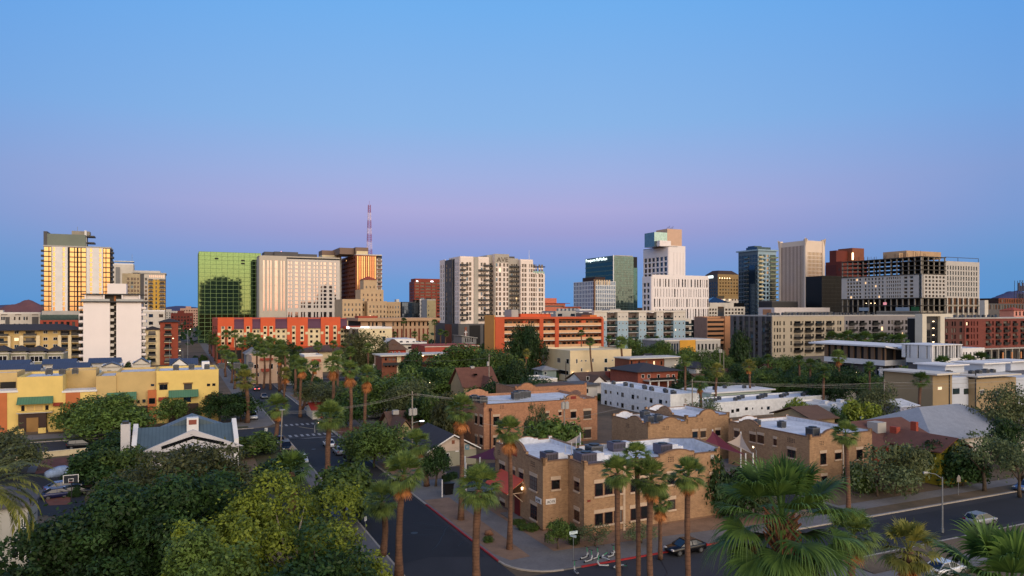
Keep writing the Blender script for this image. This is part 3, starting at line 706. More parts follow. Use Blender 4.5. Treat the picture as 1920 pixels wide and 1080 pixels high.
for a, c, mt, d in ((825, 835, wp, .2), (835.3, 849, dgrey, .5), (849.3, 853, dark, .05), (853.3, 861.8, wp, .3)):
    y0, y1 = sorted((yl(a), yl(c))); cs = even(y0 + .5, y1 - .5, 2, .22) if mt is not dark else []
    B.bx(mt, -d, .19, y0, y1, z0, z1 + (.9 if mt is wp else .1))
    for c0, c1 in cs:
        for r0, r1 in rws: B.win('L', (c0 + c1) / 2, r0, c1 - c0, r1 - r0, gdark if mt is wp else gbrown, off=-d)
B.done()
pod = dgrey
B.part('podium', pod, [(-2, -3, 0, X(925), B.D + 4, z0)])
B.part('podium_panel', brownbrick, [(X(868), -3.2, 0, X(872), -3.02, z0 - 2)]); B.part('podium_screen', dark, [(X(877), -3.2, 3, X(897), -3.02, z0 - 1), (X(903), -3.2, 3, X(920), -3.02, z0 - 1)])
B.part('podium_panel', brownbrick, [(-2.2, yl(852), 0, -2.02, yl(840), z0 - .5)])
lt = M('sign_letter_grey', (96, 82, 74), .7)
text('AVE', 3.1, lt, B.o, (X(929.5), -1.75, B.z(488.6)), (R(90), 0, 0), .12, wscale=1.12)
zz = B.z(512) + .9; B.part('roof_canopy', M('navy_canopy', (34, 40, 92), .5), [(X(999), 1, zz + 4.4, X(1023.5), 7, zz + 5.1)]); B.part('canopy_post', dmetal, [(X(1002 + 4 * k), 3, zz - .9, X(1002 + 4 * k) + .3, 3.3, zz + 4.4) for k in range(4)])
B.part('roof_railing', gteal, [(X(999), .6, zz, X(1021.5), .68, zz + 1.6)])
B.part('antenna', wmetal, mb=MB().tube([(X(997), 4, B.z(485)), (X(997), 4, B.z(463))], [.2, .08], 5)); B.part('roof_unit', dgrey, [(X(962), 6, B.z(483) + .9, X(972), 9, B.z(483) + 2.4)])
# ---- salmon stepped block behind
B = Bld('stepped_block', 'salmon pink stepped block with flat terraces right of the AVE tower', 'building', 1000, 600, pxr=1088, D=30)
X = B.xF; sal = M('salmon_stucco', (210, 122, 96), .85, .05, .15); z1 = B.z(576)
B.bx(sal, 0, B.W, 0, B.D, 0, z1); B.bx(sal, 2, X(1062), 2, 20, z1, B.z(569)); B.bx(sal, 4, X(1050), 6, 20, B.z(569), B.z(558.5))
for a, c, py in ((1024, 1060, 574), (1064, 1084, 579)): B.win('F', (X(a) + X(c)) / 2, B.z(py + 1.5), X(c) - X(a), 1.4, gbrown, off=2 if py < 576 else 0)
B.done(); B.part('roof_slab', tile_red, [(X(1020), 1, B.z(569), X(1070), 3, B.z(568)), (X(1055), -.6, z1, B.W + .5, 3, z1 + .6)])
# ---- blue white grid tower and the dark green glass tower behind it
B = Bld('glass_tower', 'teal green glass office tower with lit white lettering at its top left edge', 'tower', 1150, 760, pxr=1195, pxl=1098)
X = B.xF; z1 = B.z(480); tl = B.D; B.bx(dark, .1, B.W - .1, .1, B.D - .1, 0, z1 - .1); B.done()
gt1 = G('deep_teal_glass', (48, 84, 88), .06, .75); gt2 = G('olive_teal_glass', (72, 92, 92), .08, .7); mul2 = M('teal_mullion', (70, 98, 96), .4, .05)
curtain(B, 'L', 0, tl, 0, z1 - 1, 18, 17, gt1, None, tilt=.004, seed=5); curtain(B, 'F', 0, B.W - 5, 0, z1, 14, 34, gt2, mul2, tilt=.008, seed=6, t=.2)
B.part('spandrel', mul2, [(-.35, 0, z1 / 17 * k - .8, -.12, tl, z1 / 17 * k + .5) for k in range(6, 18)])
curtain(B, 'F', B.W - 4.8, B.W, 0, B.z(501), 3, 15, gt1, mul2, t=.2); B.part('corner_fin', wmetal, [(-.6, -.6, 0, .4, -.2, z1 + 1.2)])
B.part('fascia', mul2, [(-.42, 0, z1 - 3.8, -.36, tl, z1)])
sg = text('Freeport-McMoRan', 3.6, signw, B.o, (-.5, tl - 1, z1 - 3.4), (R(90), 0, R(-90)), .05, 'lit_lettering', 1.15)
B.part('roof_crown', lgrey, [(3, 1.5, z1, B.W - 5, 2.2, z1 + 1.2), (2, 6, z1, B.W - 5, 20, z1 + .8)])
B = Bld('grid_tower', 'blue glass tower with a white square grid, in front of the teal green glass tower', 'tower', 1114, 640, pxr=1154, pxl=1076)
X = B.xF; z1 = B.z(527); B.bx(gblue, .05, B.W, .05, B.D, 0, z1); gb2 = G('slate_blue_glass', (70, 96, 130), .07, .75)
ro = flo(0, 3.75, int(z1 / 3.75), .12, .9); B.grid(wmetal, 'L', (0, B.D), (0, z1), even(.3, B.D - .2, 13, .78), ro, d=.35, glass=gb2); B.grid(wmetal, 'F', (1.2, B.W), (0, z1), even(1.3, B.W - .1, 11, .62), ro, d=.35, glass=gb2)
B.bx(M('bronze_fin', (124, 92, 66), .6), -.6, 1.1, -.6, .3, 0, z1 + 1.6); B.done()
B.part('crown_panel', M('warm_crown_panel', (214, 190, 160), .7), [(X(1114) + 2 + 2.6 * k, -.5, z1 - 3.2, X(1114) + 3.6 + 2.6 * k, -.36, z1 + 1.2) for k in range(6)])
B.part('penthouse', brownbase, [(3, 3, z1, B.W * .6, B.D * .7, B.z(519))])
# ---- white tower with barcode slits
B = Bld('hotel_tower', 'bright white tower with staggered dark vertical slits and a setback upper shaft', 'tower', 1222, 520, pxr=1328, pxl=1205.5)
X = B.xF; z1 = B.z(518); wt = M('crisp_white_panel', (236, 226, 224), .8, .03, .1); B.bx(gdark, .2, B.W, .2, B.D, 0, z1 - .2)
r_ = random.Random(11); pch = [(519, 539), (539.5, 558), (558.5, 577), (577.5, 600)]
for k, (a, c) in enumerate(pch):
    p = 1225.5 + (k % 2) * 2; cols = []
    while p < 1326:
        w = r_.choice((1.0, 1.1, 2.4)); cols.append((X(p), X(p + w))); p += w + r_.choice((2.6, 3.4, 4.6))
    B.grid(wt, 'F', (0, B.W), (max(0, B.z(c)), B.z(a - (.5 if k else 1))), cols, [(max(.2, B.z(c - 1.6)), B.z(a + 3.4 if k == 0 else a + 1.5))], d=.5, glass=gdark, name='window_slit')
B.grid(wt, 'L', (0, B.D), (0, z1), even(1.4, B.D - .6, 2, .72), flo(0, 4.3, int(z1 / 4.3), .15, .8), d=.6, glass=gbrown)
zu = B.z(459); sx = X(1284.5)
yo = 8; u0, u1 = B.xF(1254.5, yo), B.xF(1285, yo); B.bx(gdark, u0 - 0, u1, yo + .5, yo + 26, z1 - .1, zu)
B.grid(wt, 'F', (u0, u1), (z1 - .2, zu + 1), even(u0 + 3, u1 - .6, 4, .07), [(z1, zu - 4)], d=.5, off=yo + .5, glass=gdark, name='window_slit')
yl0, yl1 = yo, B.yS(1207.5, u0); B.bx(gdark, u0, u0 + 6, yo + .5, yl1, z1 - .1, zu - 2)
B.grid(wt, 'L', (yo + .4, yl1), (z1 - .2, zu), even(yo + 1, yl1 - .5, 6, .76), flo(z1, 4.1, int((zu - z1) / 4.1) - 1, .1, .85), d=.7, off=u0, glass=gblue)
B.bx(conc, u0 - .7, u0 + 8, yo, yl1, zu, zu + .5); B.done()
B.part('parapet', wt, [(0, -.52, z1 - .2, B.W, .1, z1 + 1.2)])
gx = G('pale_green_glass', (118, 140, 142), .06, .8); q = MB(); yy = yo + 6
cx0, cx1 = B.xF(1227, yy), B.xF(1251, yy); zc = B.zx(435, cx0, yy); B.part('glass_penthouse', gx, [(cx0, yy, zu + .5, cx1, B.yS(1208.5, cx0), zc)])
B.part('stair_tower', wt, [(B.xF(1237, yo + 2), yo + 2, zu + .5, B.xF(1258, yo + 2), yo + 5.8, B.zx(451, u0, yo))])
ap = M('apricot_panel', (208, 172, 148), .8, .05); yy = yo + 10; B.part('apricot_penthouse', ap, [(B.xF(1251, yy), yy, zu + .6, B.xF(1278.5, yy), yy + 14, B.zx(428, u0, yy))])
b = MB(); xx = B.xF(1253, yy); zt = B.zx(428, u0, yy)
for k in range(6): b.tube([(xx + .8 + k * 1.1, yy + 3, zt), (xx + 1.5 + k * 1.1, yy + 3, zt + 1.4 + (k % 3) * .7)], .12, 4)
b.build('roof_antennas', dmetal, B.o)
# ---- dark tan mansard tower
B = Bld('office_tower', 'dark tan tower with a chamfered crown and a lit white sign bar near its top', 'tower', 1346, 900, pxr=1385, pxl=1323)
X = B.xF; z1 = B.z(514); tb = M('olive_tan_stone', (148, 122, 82), .8, .07, .1); B.bx(gbrown, .1, B.W, .1, B.D, 0, z1)
B.grid(tb, 'F', (0, B.W), (0, z1 - 4), even(1, B.W - 1, 7, .5), flo(0, 4.2, int(z1 / 4.2) - 1, .3, .8), d=.5, glass=gbrown); B.grid(dgrey, 'L', (0, B.D), (0, z1), even(1, B.D - 1, 6, .6), flo(0, 4.2, int(z1 / 4.2) - 2, .2, .85), d=.4, glass=gblue)
B.bx(tb, 0, B.W, 0, B.D, z1 - 4, z1); B.done(); b = MB(); zt = B.z(506.5); i = 6
lo = [(0, 0, z1), (B.W, 0, z1), (B.W, B.D, z1), (0, B.D, z1)]; hi = [(i, i, zt), (B.W - i, i, zt), (B.W - i, B.D - i, zt), (i, B.D - i, zt)]
for k in range(4): b.poly([lo[k], lo[(k + 1) % 4], hi[(k + 1) % 4], hi[k]])
b.poly(hi); b.build('mansard_roof', brownbase, B.o); B.part('lit_sign_bar', signw, [(-.9, B.D * .35, z1 - 4.5, -.5, B.D * .95, z1 - 1.5)])
B.part('lower_wing', tb, [(B.W, -4, 0, B.W + 14, B.D, B.z(532)), (-2, -14, 0, B.W + 8, -.1, B.z(555))]); B.part('crown_lamp', lampw, [(2 + 4 * k, -.8, B.z(522), 2.8 + 4 * k, -.55, B.z(520.5)) for k in range(5)])
# ---- white grid low block with glass pyramid
B = Bld('office_block', 'white square windowed mid rise with a blue glass pyramid roof, below the dark tan tower', 'building', 1322, 560, pxr=1396, D=24)
X = B.xF; z1 = B.z(567.5); B.bx(gdark, .1, B.W, .1, B.D, 0, z1 - .1)
B.grid(offwhite, 'F', (0, X(1345)), (0, B.z(575)), [(X(1324 + 5.2 * k), X(1327.4 + 5.2 * k)) for k in range(4)], [(B.z(582.5 + 6.6 * k), B.z(578.5 + 6.6 * k)) for k in range(5)], d=.5, glass=gdark)
B.bx(gblue, X(1345), X(1357), -.3, .1, 0, B.z(577)); B.bx(offwhite, X(1330), X(1375), -.5, .1, B.z(575) + .02, z1)
B.grid(offwhite, 'F', (X(1357), B.W), (0, B.z(575)), [(X(1359 + 6 * k), X(1363 + 6 * k)) for k in range(6)], [(B.z(582.5 + 6.6 * k), B.z(578.5 + 6.6 * k)) for k in range(5)], d=.5, glass=gdark); B.done()
b = MB(); c4 = [(X(1332), 4, z1), (X(1378), 4, z1), (X(1378), 18, z1), (X(1332), 18, z1)]
for k in range(4): b.poly([c4[k], c4[(k + 1) % 4], (X(1356), 11, B.z(556))])
b.build('glass_pyramid', gblue, B.o)
B = Bld('parking_block', 'pale block with a red wing, between the white slit tower and the glass condominium', 'building', 1330, 700, pxr=1400, D=20); z1 = B.z(561)
B.bx(M('lilac_grey_wall', (176, 172, 184), .85), B.W * .3, B.W, 0, B.D, 0, z1); B.bx(redbrick, 0, B.W * .3, -1, B.D, 0, B.z(560)); B.grid(offwhite, 'F', (B.W * .3, B.W), (0, z1 + .5), even(B.W * .35, B.W * .95, 8, .5), flo(20, 3.8, 5, .3, .7), d=.3, glass=gdark); B.done()
# ---- blue condo tower
B = Bld('condominium_tower', 'blue glass condominium tower with cream balcony columns up its corner', 'tower', 1421, 600, pxr=1455, pxl=1385)
X = B.xF; z1 = B.z(470); B.bx(dark, .2, B.W - .2, .2, B.D - .2, 0, z1); nf = int(z1 / 3.5)
B.grid(M('slate_panel', (92, 108, 120), .6, .05), 'L', (0, B.D), (0, z1), even(.2, B.D - .2, 12, .84), flo(0, 3.5, nf, .12, .92), d=.3, glass=gblue)
B.grid(skyblue, 'F', (0, B.W), (0, z1), [(.6, X(1428)), (X(1429.5), X(1435)), (X(1437), X(1441)), (X(1443), X(1454))], flo(0, 3.5, nf, .3, .95), d=.3, glass=lambda i, j: gwhite if i == 2 and j % 3 else gblue)
crm = M('cream_slab', (214, 198, 158), .8)
for k in range(6, nf):
    B.balc('F', 0, X(1429), k * 3.5 + .6, 1.8, crm, crm); B.balc('F', X(1442), B.W + 1, k * 3.5 + .6, 1.8, crm, gteal); B.balc('L', B.D * .45, B.D * .66, k * 3.5 + .6, 1.5, lgrey, gteal)
B.done(limit=90); zp = B.z(459); B.part('penthouse', gblue, [(2, 3, z1 + 1.2, B.W * .85, B.D * .7, B.z(462))]); B.part('roof_slab', skyblue, [(-1.2, -1.5, z1 + .02, B.W + 1.2, B.D + 2, z1 + 1.2)]); B.part('lift_housing', gblue, [(4, 8, B.z(462), 12, 16, zp)])
B.part('lower_glass', gblue, [(-.9, B.D * .1, 0, -.4, B.D * .42, z1 - 12)])
# ---- white pinstripe tower
B = Bld('office_tower', 'white pinstriped office tower of close vertical fins with flared corner piers', 'tower', 1510, 750, pxr=1545, pxl=1462)
X = B.xF; z1 = B.z(458); zt = B.z(448); fin = M('white_fin', (226, 206, 188), .75, .04, .1); B.bx(gbrown, .3, B.W - .3, .3, B.D - .3, 0, z1)
gpk = G('plum_glass', (96, 70, 78), .08, .6); gcr = G('cream_mirror', (190, 160, 124), .1, .8)
B.grid(fin, 'L', (0, B.D), (0, zt - 1.5), even(1.6, B.D - 1.6, 17, .62), [(0, z1 - 1)], d=.3, glass=gpk, name='window_strip')
B.grid(fin, 'F', (1.5, B.W - 1.5), (0, zt - 1.5), even(2.6, B.W - 3, 11, .55), flo(0, 4, int(z1 / 4) - 1, .1, .9), d=.3, glass=gcr)
B.bx(fin, .3, B.W - .3, .3, B.D - .3, z1, zt - 1.8)
for x, y in ((-.9, -.9), (B.W - 3, -.9), (-.9, B.D - 2)): B.bx(fin, x, x + 3.4, y, y + 2.6, 0, zt)
B.done(limit=90); b = MB()
for x, y, sx, sy in ((-.9, -.9, -1, -1), (B.W + .4, -.9, 1, -1), (-.9, B.D + .6, -1, 1)): b.poly([(x, y, zt - 8), (x + sx * 1.2, y + sy * .4, zt + 1.4), (x - sx * 3, y, zt)]); b.poly([(x, y, zt - 8), (x - sx * 3, y, zt), (x + sx * 1.2, y + sy * .4, zt + 1.4)])
b.build('corner_flare', fin, B.o)
B = Bld('low_block', 'dark flat roofed plant block at the foot of the white pinstriped tower', 'building', 1447, 560, pxr=1496, D=14)
B.bx(dmetal, 0, B.W, 0, B.D, 0, B.z(566)); B.parapet(dgrey, 0, B.W, 0, B.D, B.z(566), .8); B.grid(dmetal, 'F', (0, B.W), (0, B.z(566)), even(1, B.W - 1, 6, .6), [(24, 29)], d=.2, glass=gdark); B.done()
# ---- dark slab and red brick towers
B = Bld('office_tower', 'dark red brick tower top rising behind the unfinished concrete frame', 'tower', 1578, 700, pxr=1626, pxl=1548)
X = B.xF; z1 = B.z(490); drb = M('dark_red_brick', (104, 46, 38), .85, .08, .1)
B.bx(drb, 0, B.W, 0, B.D, 0, z1); B.bx(drb, 2, X(1602), 8, B.D - 3, z1, B.z(468)); B.bx(brownbrick, X(1603), X(1625), 3, 20, z1, B.z(463)); B.bx(M('deep_red_panel', (84, 36, 34), .8), -.3, 0, B.D * .3, B.D, 0, z1 - 3)
for k in range(5): B.win('L', B.D * (.15 + .17 * k), z1 - 9 - 5 * (k % 2), 1.2, 2.2, litroom if k == 2 else gdark)
B.done(); B.part('roof_lamp', lampw, [(X(1601), 1.5, z1 + 2, X(1603) - .1, 2.2, z1 + 9)])
B = Bld('glass_block', 'black glass slab block right of the white pinstriped tower', 'tower', 1541, 560, pxr=1600, D=16)
z1 = B.z(517); B.bx(black, .1, B.W, .1, B.D, 0, z1 - .1); gk = G('black_glass', (14, 17, 20), .3, 0, .15); B.done(); curtain(B, 'F', 0, B.W, 0, z1, 24, 18, gk, dmetal, t=.12, tilt=.006)
# ---- unfinished concrete frame building
B = Bld('unfinished_building', 'half finished building with bare concrete floors above white window panels', 'building', 1728, 420, pxr=1838, pxl=1577)
X = B.xF; wp2 = M('white_precast', (188, 182, 176), .8, .05, .15); Dl = B.D; zs = [B.z(p) for p in (480, 488, 496.5, 504.5, 512.5)]; zpan1, zpan0 = B.z(513), B.z(558)
xw = X(1775); slab = [(zz, 0) for zz in zs] + [(B.z(558), 0), (B.z(572), 0), (B.z(586), 0)]
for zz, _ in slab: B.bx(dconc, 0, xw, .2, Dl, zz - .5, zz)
for z0_, z1_ in ((zpan1, zs[0]), (0, zpan0)):
    for k in range(15): y = .5 + (Dl - 1.5) * k / 14; B.bx(conc, .35, 1.0, y, y + .6, z0_, z1_ - .5)
    for k in range(5): x = 1.5 + (xw - 2.5) * k / 4; B.bx(conc, x, x + .6, .4, 1.0, z0_, z1_ - .5)
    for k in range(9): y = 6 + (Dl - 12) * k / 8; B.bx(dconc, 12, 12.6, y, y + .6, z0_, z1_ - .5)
B.bx(dark, 1.2, xw, 1.2, Dl - 1, zpan0, zpan1 - .6); B.bx(dark, 7, xw, 7, Dl - 1, 0, zpan0 - .6)  # dark core added to block sky showing through the open lower floors
pr = [(zpan0 + (zpan1 - zpan0) * (k + .15) / 6.3, zpan0 + (zpan1 - zpan0) * (k + .75) / 6.3) for k in range(6)]
B.grid(wp2, 'L', (0, Dl), (zpan0, zpan1), even(1, Dl * .22, 3, .6)[1:] + even(Dl * .24, Dl * .42, 7, .55) + even(Dl * .44, Dl * .7, 6, .5) + even(Dl * .73, Dl * .93, 5, .64), pr, d=.5, off=.9, glass=gdark)
B.grid(wp2, 'F', (2.2, xw - .1), (zpan0, zpan1), even(3, xw - .5, 6, .6), pr, d=.5, off=.9, glass=gdark); B.bx(gblue, .4, 2.1, .4, 2, zpan0, zpan1)
zt2 = B.z(487); B.bx(gdark, xw + .1, B.W, 1, 30, B.z(586), zt2 - .1)
B.grid(wp2, 'F', (xw + .1, B.W), (zpan0 + 0, zt2), even(xw + .6, B.W - 1.5, 12, .48), [(zpan0 + 1 + 3.2 * k, zpan0 + 3.4 + 3.2 * k) for k in range(int((zt2 - zpan0) / 3.2))], d=.5, off=1, glass=gteal)
for k in range(7): x = xw + 1 + (B.W - xw - 2) * k / 6; B.bx(offwhite, x, x + .7, .3, .9, 0, zpan0)
B.bx(conc, xw + .1, B.W, .2, .95, B.z(574), B.z(571)); B.bx(conc, 0, B.W, 1.5, 30, 0, B.z(583))
B.done(limit=90)
B.part('core_housing', M('tan_concrete', (186, 154, 122), .85, .08, .2), [(X(1728) + 6, 14, zs[0], X(1806), 30, B.z(465.5)), (2, 16, zs[0], X(1728) + 5.9, Dl * .45, B.z(470))])
b = MB(); r_ = random.Random(4)
for k in range(46): y = r_.uniform(1, Dl - 2); x = r_.choice((.7, .8, 6, 12)); b.tube([(x, y, zs[0]), (x + r_.uniform(-.1, .1), y, zs[0] + r_.uniform(1.2, 3.6))], .09, 4)
b.build('rebar', M('rusty_rebar', (92, 62, 46), .9), B.o)
B.part('screen_frame', dmetal, [(xw, 1, zt2 + 2.2, B.W, 1.2, zt2 + 2.5), (B.W - .2, 1, zt2, B.W, 1.2, zt2 + 2.2), (xw + 12, 1, zt2, xw + 12.2, 1.2, zt2 + 2.2)])
B.part('site_hoarding', M('pale_blue_sheet', (150, 166, 182), .6), [(.1, Dl * .63, B.z(583), .3, Dl * .76, B.z(576)), (.1, Dl * .14, B.z(583), .3, Dl * .3, B.z(576))])
B.part('red_banner', E('red_banner', (210, 50, 40), .8), [(.1, Dl * .41, B.z(571), .3, Dl * .45, B.z(566))]); B.part('site_lamp', lampw, [(.1, Dl * q, B.z(568), .3, Dl * q + .5, B.z(567)) for q in (.55, .6, .66)])  # the banner's red is given its own glow in the material
B.part('green_netting', M('green_net', (44, 96, 60), .9), [(.1, Dl * .03, B.z(584), .3, Dl * .12, B.z(575))])
# ---- odds and ends on the right horizon
B = Bld('rooftop_block', 'brown slatted block on the right horizon below the far mountain', 'building', 1872, 620, pxr=1925, D=16); B.bx(brownbase, 0, B.W, 0, B.D, 0, B.z(559)); B.grid(rib, 'F', (0, B.W), (0, B.z(559)), even(.5, B.W - .5, 12, .6), [(B.z(567), B.z(561))], glass=gbrown); B.done()
B = Bld('rooftop_block', 'grey louvred long block right of the unfinished building', 'building', 1846, 540, pxr=1925, D=16); B.bx(dgrey, 0, B.W, 0, B.D, 0, B.z(569)); B.grid(dgrey, 'F', (0, B.W), (0, B.z(569)), even(.5, B.W - .5, 14, .5), [(B.z(580), B.z(571))], glass=gdark); B.bx(offwhite, -3, 1.2, -2, B.D, 0, B.z(563)); B.done()
B = Bld('bell_turret', 'pink turret with a red hipped cap and arched openings at the right edge', 'building', 1900, 430, pxr=1923, D=8)
pk = M('pink_stucco', (206, 142, 128), .85); z1 = B.z(582); B.bx(pk, 0, B.W, 0, B.D, 0, z1); B.grid(pk, 'F', (0, B.W), (0, z1), even(.6, B.W - .6, 3, .45), [(B.z(592), B.z(584))], d=.3, glass=gdark); B.done()
b = MB(); c4 = [(-.6, -.9, z1), (B.W + .6, -.9, z1), (B.W + .6, B.D + .6, z1), (-.6, B.D + .6, z1)]
for k in range(4): b.poly([c4[k], c4[(k + 1) % 4], (B.W / 2, B.D / 2, B.z(576))])
b.build('hip_roof', tile_red, B.o)
mx_, my_ = at(1910, 600); t = thing('floodlight_mast', 'dark lattice mast carrying banks of floodlights at the right edge', 'mast', (mx_, my_, 0), TH); zt = zat(526, 600)
b = MB()
for sx in (-2, 2):
    for sy in (-2, 2): b.tube([(sx * 1.4, sy * 1.4, 0), (sx, sy, zt)], .18, 4)
for k in range(14):
    z0_, z1_ = zt * k / 14, zt * (k + 1) / 14; b.tube([(-2.2, -2.2, z0_), (2.2, -2.2, z1_)], .1, 4); b.tube([(2.2, -2.2, z0_), (-2.2, -2.2, z1_)], .1, 4); b.tube([(-2.3, -2.2, z1_), (2.3, -2.2, z1_)], .1, 4)
b.build('lattice', dmetal, t); b = MB()
for k in range(4): b.box(-5 + k * 2.6, -2.8, zt - 9, -3 + k * 2.6, -2.3, zt - 2 - (k % 2) * 2.5); b.box(-5.4 + k * 2.6, -1.8, zt - 15, -3.6 + k * 2.6, -1.5, zt - 11)
b.build('floodlight_bank', M('navy_metal', (44, 44, 70), .5), t)
# ---- low far blocks seen down the avenue
for i, (px0, px1, pt, Y, mt, lb) in enumerate(((338, 372, 578, 1100, M('far_pinkish_block', (176, 140, 124)), 'pinkish beige block on the far horizon left of the green glass tower'), (320, 362, 587, 900, drb, 'dark red far low block at the end of the avenue'),
        (300, 336, 583, 1300, lgrey, 'pale far low block between the yellow tower and the avenue'), (-20, 20, 586, 900, offwhite, 'off white far block on the left edge horizon'), (740, 757, 566, 820, offwhite, 'thin pale block between the old hotel and the small blue glass block'),
        (1180, 1206, 577, 800, brownbase, 'dark brown low block between the teal glass tower and the white slit tower'), (1086, 1100, 580, 700, M('far_rust_block', (150, 84, 64)), 'rust low block edge left of the blue white grid tower'))):
    B = Bld('far_block', lb, 'building', px0, Y, pxr=px1, D=20); z1 = B.z(pt); B.bx(mt, 0, B.W, 0, B.D, 0, z1); B.grid(mt, 'F', (0, B.W), (0, z1), even(.6, B.W - .6, 7, .5), flo(0, 4, max(1, int(z1 / 4)), .35, .8), d=.3, glass=gdark); B.bx(mt, B.W * .3, B.W * .6, 4, 12, z1, z1 + 3); B.done(limit=20)
# ---- the buildings behind us that the green tower mirrors
nx, ny = UX * -1, UY * -1
def mirror(px, py, dist):                 # follow a sight line, bounce it off the green front, go on for dist metres
    dx, dy = (px - 960) / F, 1.0; k = ((GB.ox) * nx + (GB.oy) * ny) / (dx * nx + dy * ny); hx, hy = dx * k, dy * k
    dn = dx * nx + dy * ny; rx, ry = dx - 2 * dn * nx, dy - 2 * dn * ny; q = dist / math.hypot(rx, ry)
    return hx + rx * q, hy + ry * q, k
for nm, lb, pxc, wpx, ptop, dist in (('dark_tower', 'dark broad tower behind the viewpoint, seen mirrored in the green glass', 422, 60, 523, 1100), ('dark_tower', 'lower dark block behind the viewpoint, mirrored along the foot of the green glass', 412, 78, 529, 1250)):
    x, y, k = mirror(pxc, 0, dist); tot = k + dist * .9; w = wpx * tot / F * .93; h = zat(ptop, tot)
    B = Bld(nm, lb, 'tower', 0, 0, xy=(x - w / 2 * VX, y - w / 2 * VY), Wd=w, D=20); B.bx(lgrey, 0, w, 0, 20, 0, h); B.bx(lgrey, w * .15, w * .55, 3, 18, h, h + 6); B.grid(lgrey, 'B', (0, w), (0, h), even(1, w - 1, 9, .5), flo(0, 5, int(h / 5), .4, .8), glass=gdark); B.done(limit=60)
# ================================================================ MID DISTANCE BUILDINGS
def wpx(B, face, p0, p1, y0, y1, glass=gdark, frame=None, mx=0, mz=0, off=None, name='window', dep=0.0, fw=.08, sill=None, lintel=None):
    """window given by the picture rectangle it fills, set on a face of the building"""
    o = B.off(face, off)
    if face in 'FB': a, c = B.xF(p0, o), B.xF(p1, o); dd = B.depth((a + c) / 2, o)
    else: a, c = sorted((B.yS(p0, o), B.yS(p1, o))); dd = B.depth(o, (a + c) / 2)
    z0, z1 = zat(y1, dd), zat(y0, dd); B.win(face, (a + c) / 2, z0, abs(c - a), z1 - z0, glass, frame, mx, mz, o, dep, name, fw, sill, lintel)
def hiproof(B, x0, x1, y0, y1, z0, z1, mat, ov=.6, kind='hip', gable=None, name='roof', soff=None):
    b = MB(); a0, a1, c0, c1 = x0 - ov, x1 + ov, y0 - ov, y1 + ov; w, d = a1 - a0, c1 - c0; t = .18
    if kind == 'hip':
        i = min(w, d) / 2
        if w >= d: r = [(a0 + i, (c0 + c1) / 2, z1), (a1 - i + .01, (c0 + c1) / 2, z1)]; F_ = [((a0, c0), (a1, c0), 1, 0), ((a1, c1), (a0, c1), 0, 1)]; T_ = [((a1, c0), (a1, c1), 1), ((a0, c1), (a0, c0), 0)]
        else: r = [((a0 + a1) / 2, c0 + i, z1), ((a0 + a1) / 2, c1 - i + .01, z1)]; F_ = [((a1, c0), (a1, c1), 1, 0), ((a0, c1), (a0, c0), 0, 1)]; T_ = [((a0, c0), (a1, c0), 0), ((a1, c1), (a0, c1), 1)]
        for p, q, i0, i1 in F_: b.poly([(*p, z0), (*q, z0), r[i0], r[i1]])
        for p, q, i0 in T_: b.poly([(*p, z0), (*q, z0), r[i0]])
        b.box(a0, c0, z0 - t, a1, c1, z0 - .002)
    else:
        if kind == 'gx': P = [[(x, c0, z0), (x, (c0 + c1) / 2, z1), (x, c1, z0)] for x in (a0, a1)]
        else: P = [[(a0, y, z0), ((a0 + a1) / 2, y, z1), (a1, y, z0)] for y in (c0, c1)]
        for i in (0, 1):
            q = [P[0][i], P[1][i], P[1][i + 1], P[0][i + 1]]; b.ext(q, (0, 0, -t))
    o = b.build(name, mat, B.o)
    if kind != 'hip' and gable:
        g = MB()
        if kind == 'gx':
            for x in (x0, x1): MB().ext([(x - .05, y0, z0 - .25), (x - .05, y1, z0 - .25), (x - .05, (y0 + y1) / 2, z1 - .35)], (.1, 0, 0)).build('gable', gable, B.o)
        else:
            for y in (y0, y1): MB().ext([(x0, y - .05, z0 - .25), (x1, y - .05, z0 - .25), ((x0 + x1) / 2, y - .05, z1 - .35)], (0, .1, 0)).build('gable', gable, B.o)
    return o
# rooftop air conditioners: one built with its parts, then copied
def make_ac():
    t = thing('air_conditioner', 'a', 'air conditioner', (0, 0, 0))
    b = MB(); b.box(-.5, -.5, .12, .5, .5, .95); b.box(-.54, -.54, .95, .54, .54, 1.0); b.box(-.45, -.45, 0, -.3, .45, .12); b.box(.3, -.45, 0, .45, .45, .12); b.build('housing', M('ac_grey', (104, 108, 116), .5, .12, 1.5, .3), t)
    b = MB()
    for k in range(7): b.box(-.46, -.525, .2 + k * .1, .46, -.502, .25 + k * .1); b.box(-.525, -.46, .2 + k * .1, -.502, .46, .25 + k * .1)
    b.build('grille', black, t); b = MB(); b.cyl(0, 0, 1.0, 1.1, .4, .4, 12); b.build('fan_cowl', black, t); return t
AC = make_ac(); AC_used = [False]
def ac(x, y, z, label, group, s=1.0, rz=TH):
    if not AC_used[0]: AC_used[0] = True; r = AC; ch = []
    else:
        r = AC.copy(); C.objects.link(r)
        for c in AC.children: q = c.copy(); C.objects.link(q); q.parent = r
    r.location = (x, y, z); r.rotation_euler = (0, 0, rz); r.scale = (s, s, s); r['label'] = label; r['group'] = group; return r
def acl(B, pts, z, label, group, s=1.0):
    for x, y in pts: ac(B.ox + x * B.vx + y * B.ux, B.oy + x * B.vy + y * B.uy, z, label, group, s * rnd.uniform(.9, 1.15), B.rot + rnd.choice((0, 1.57)))
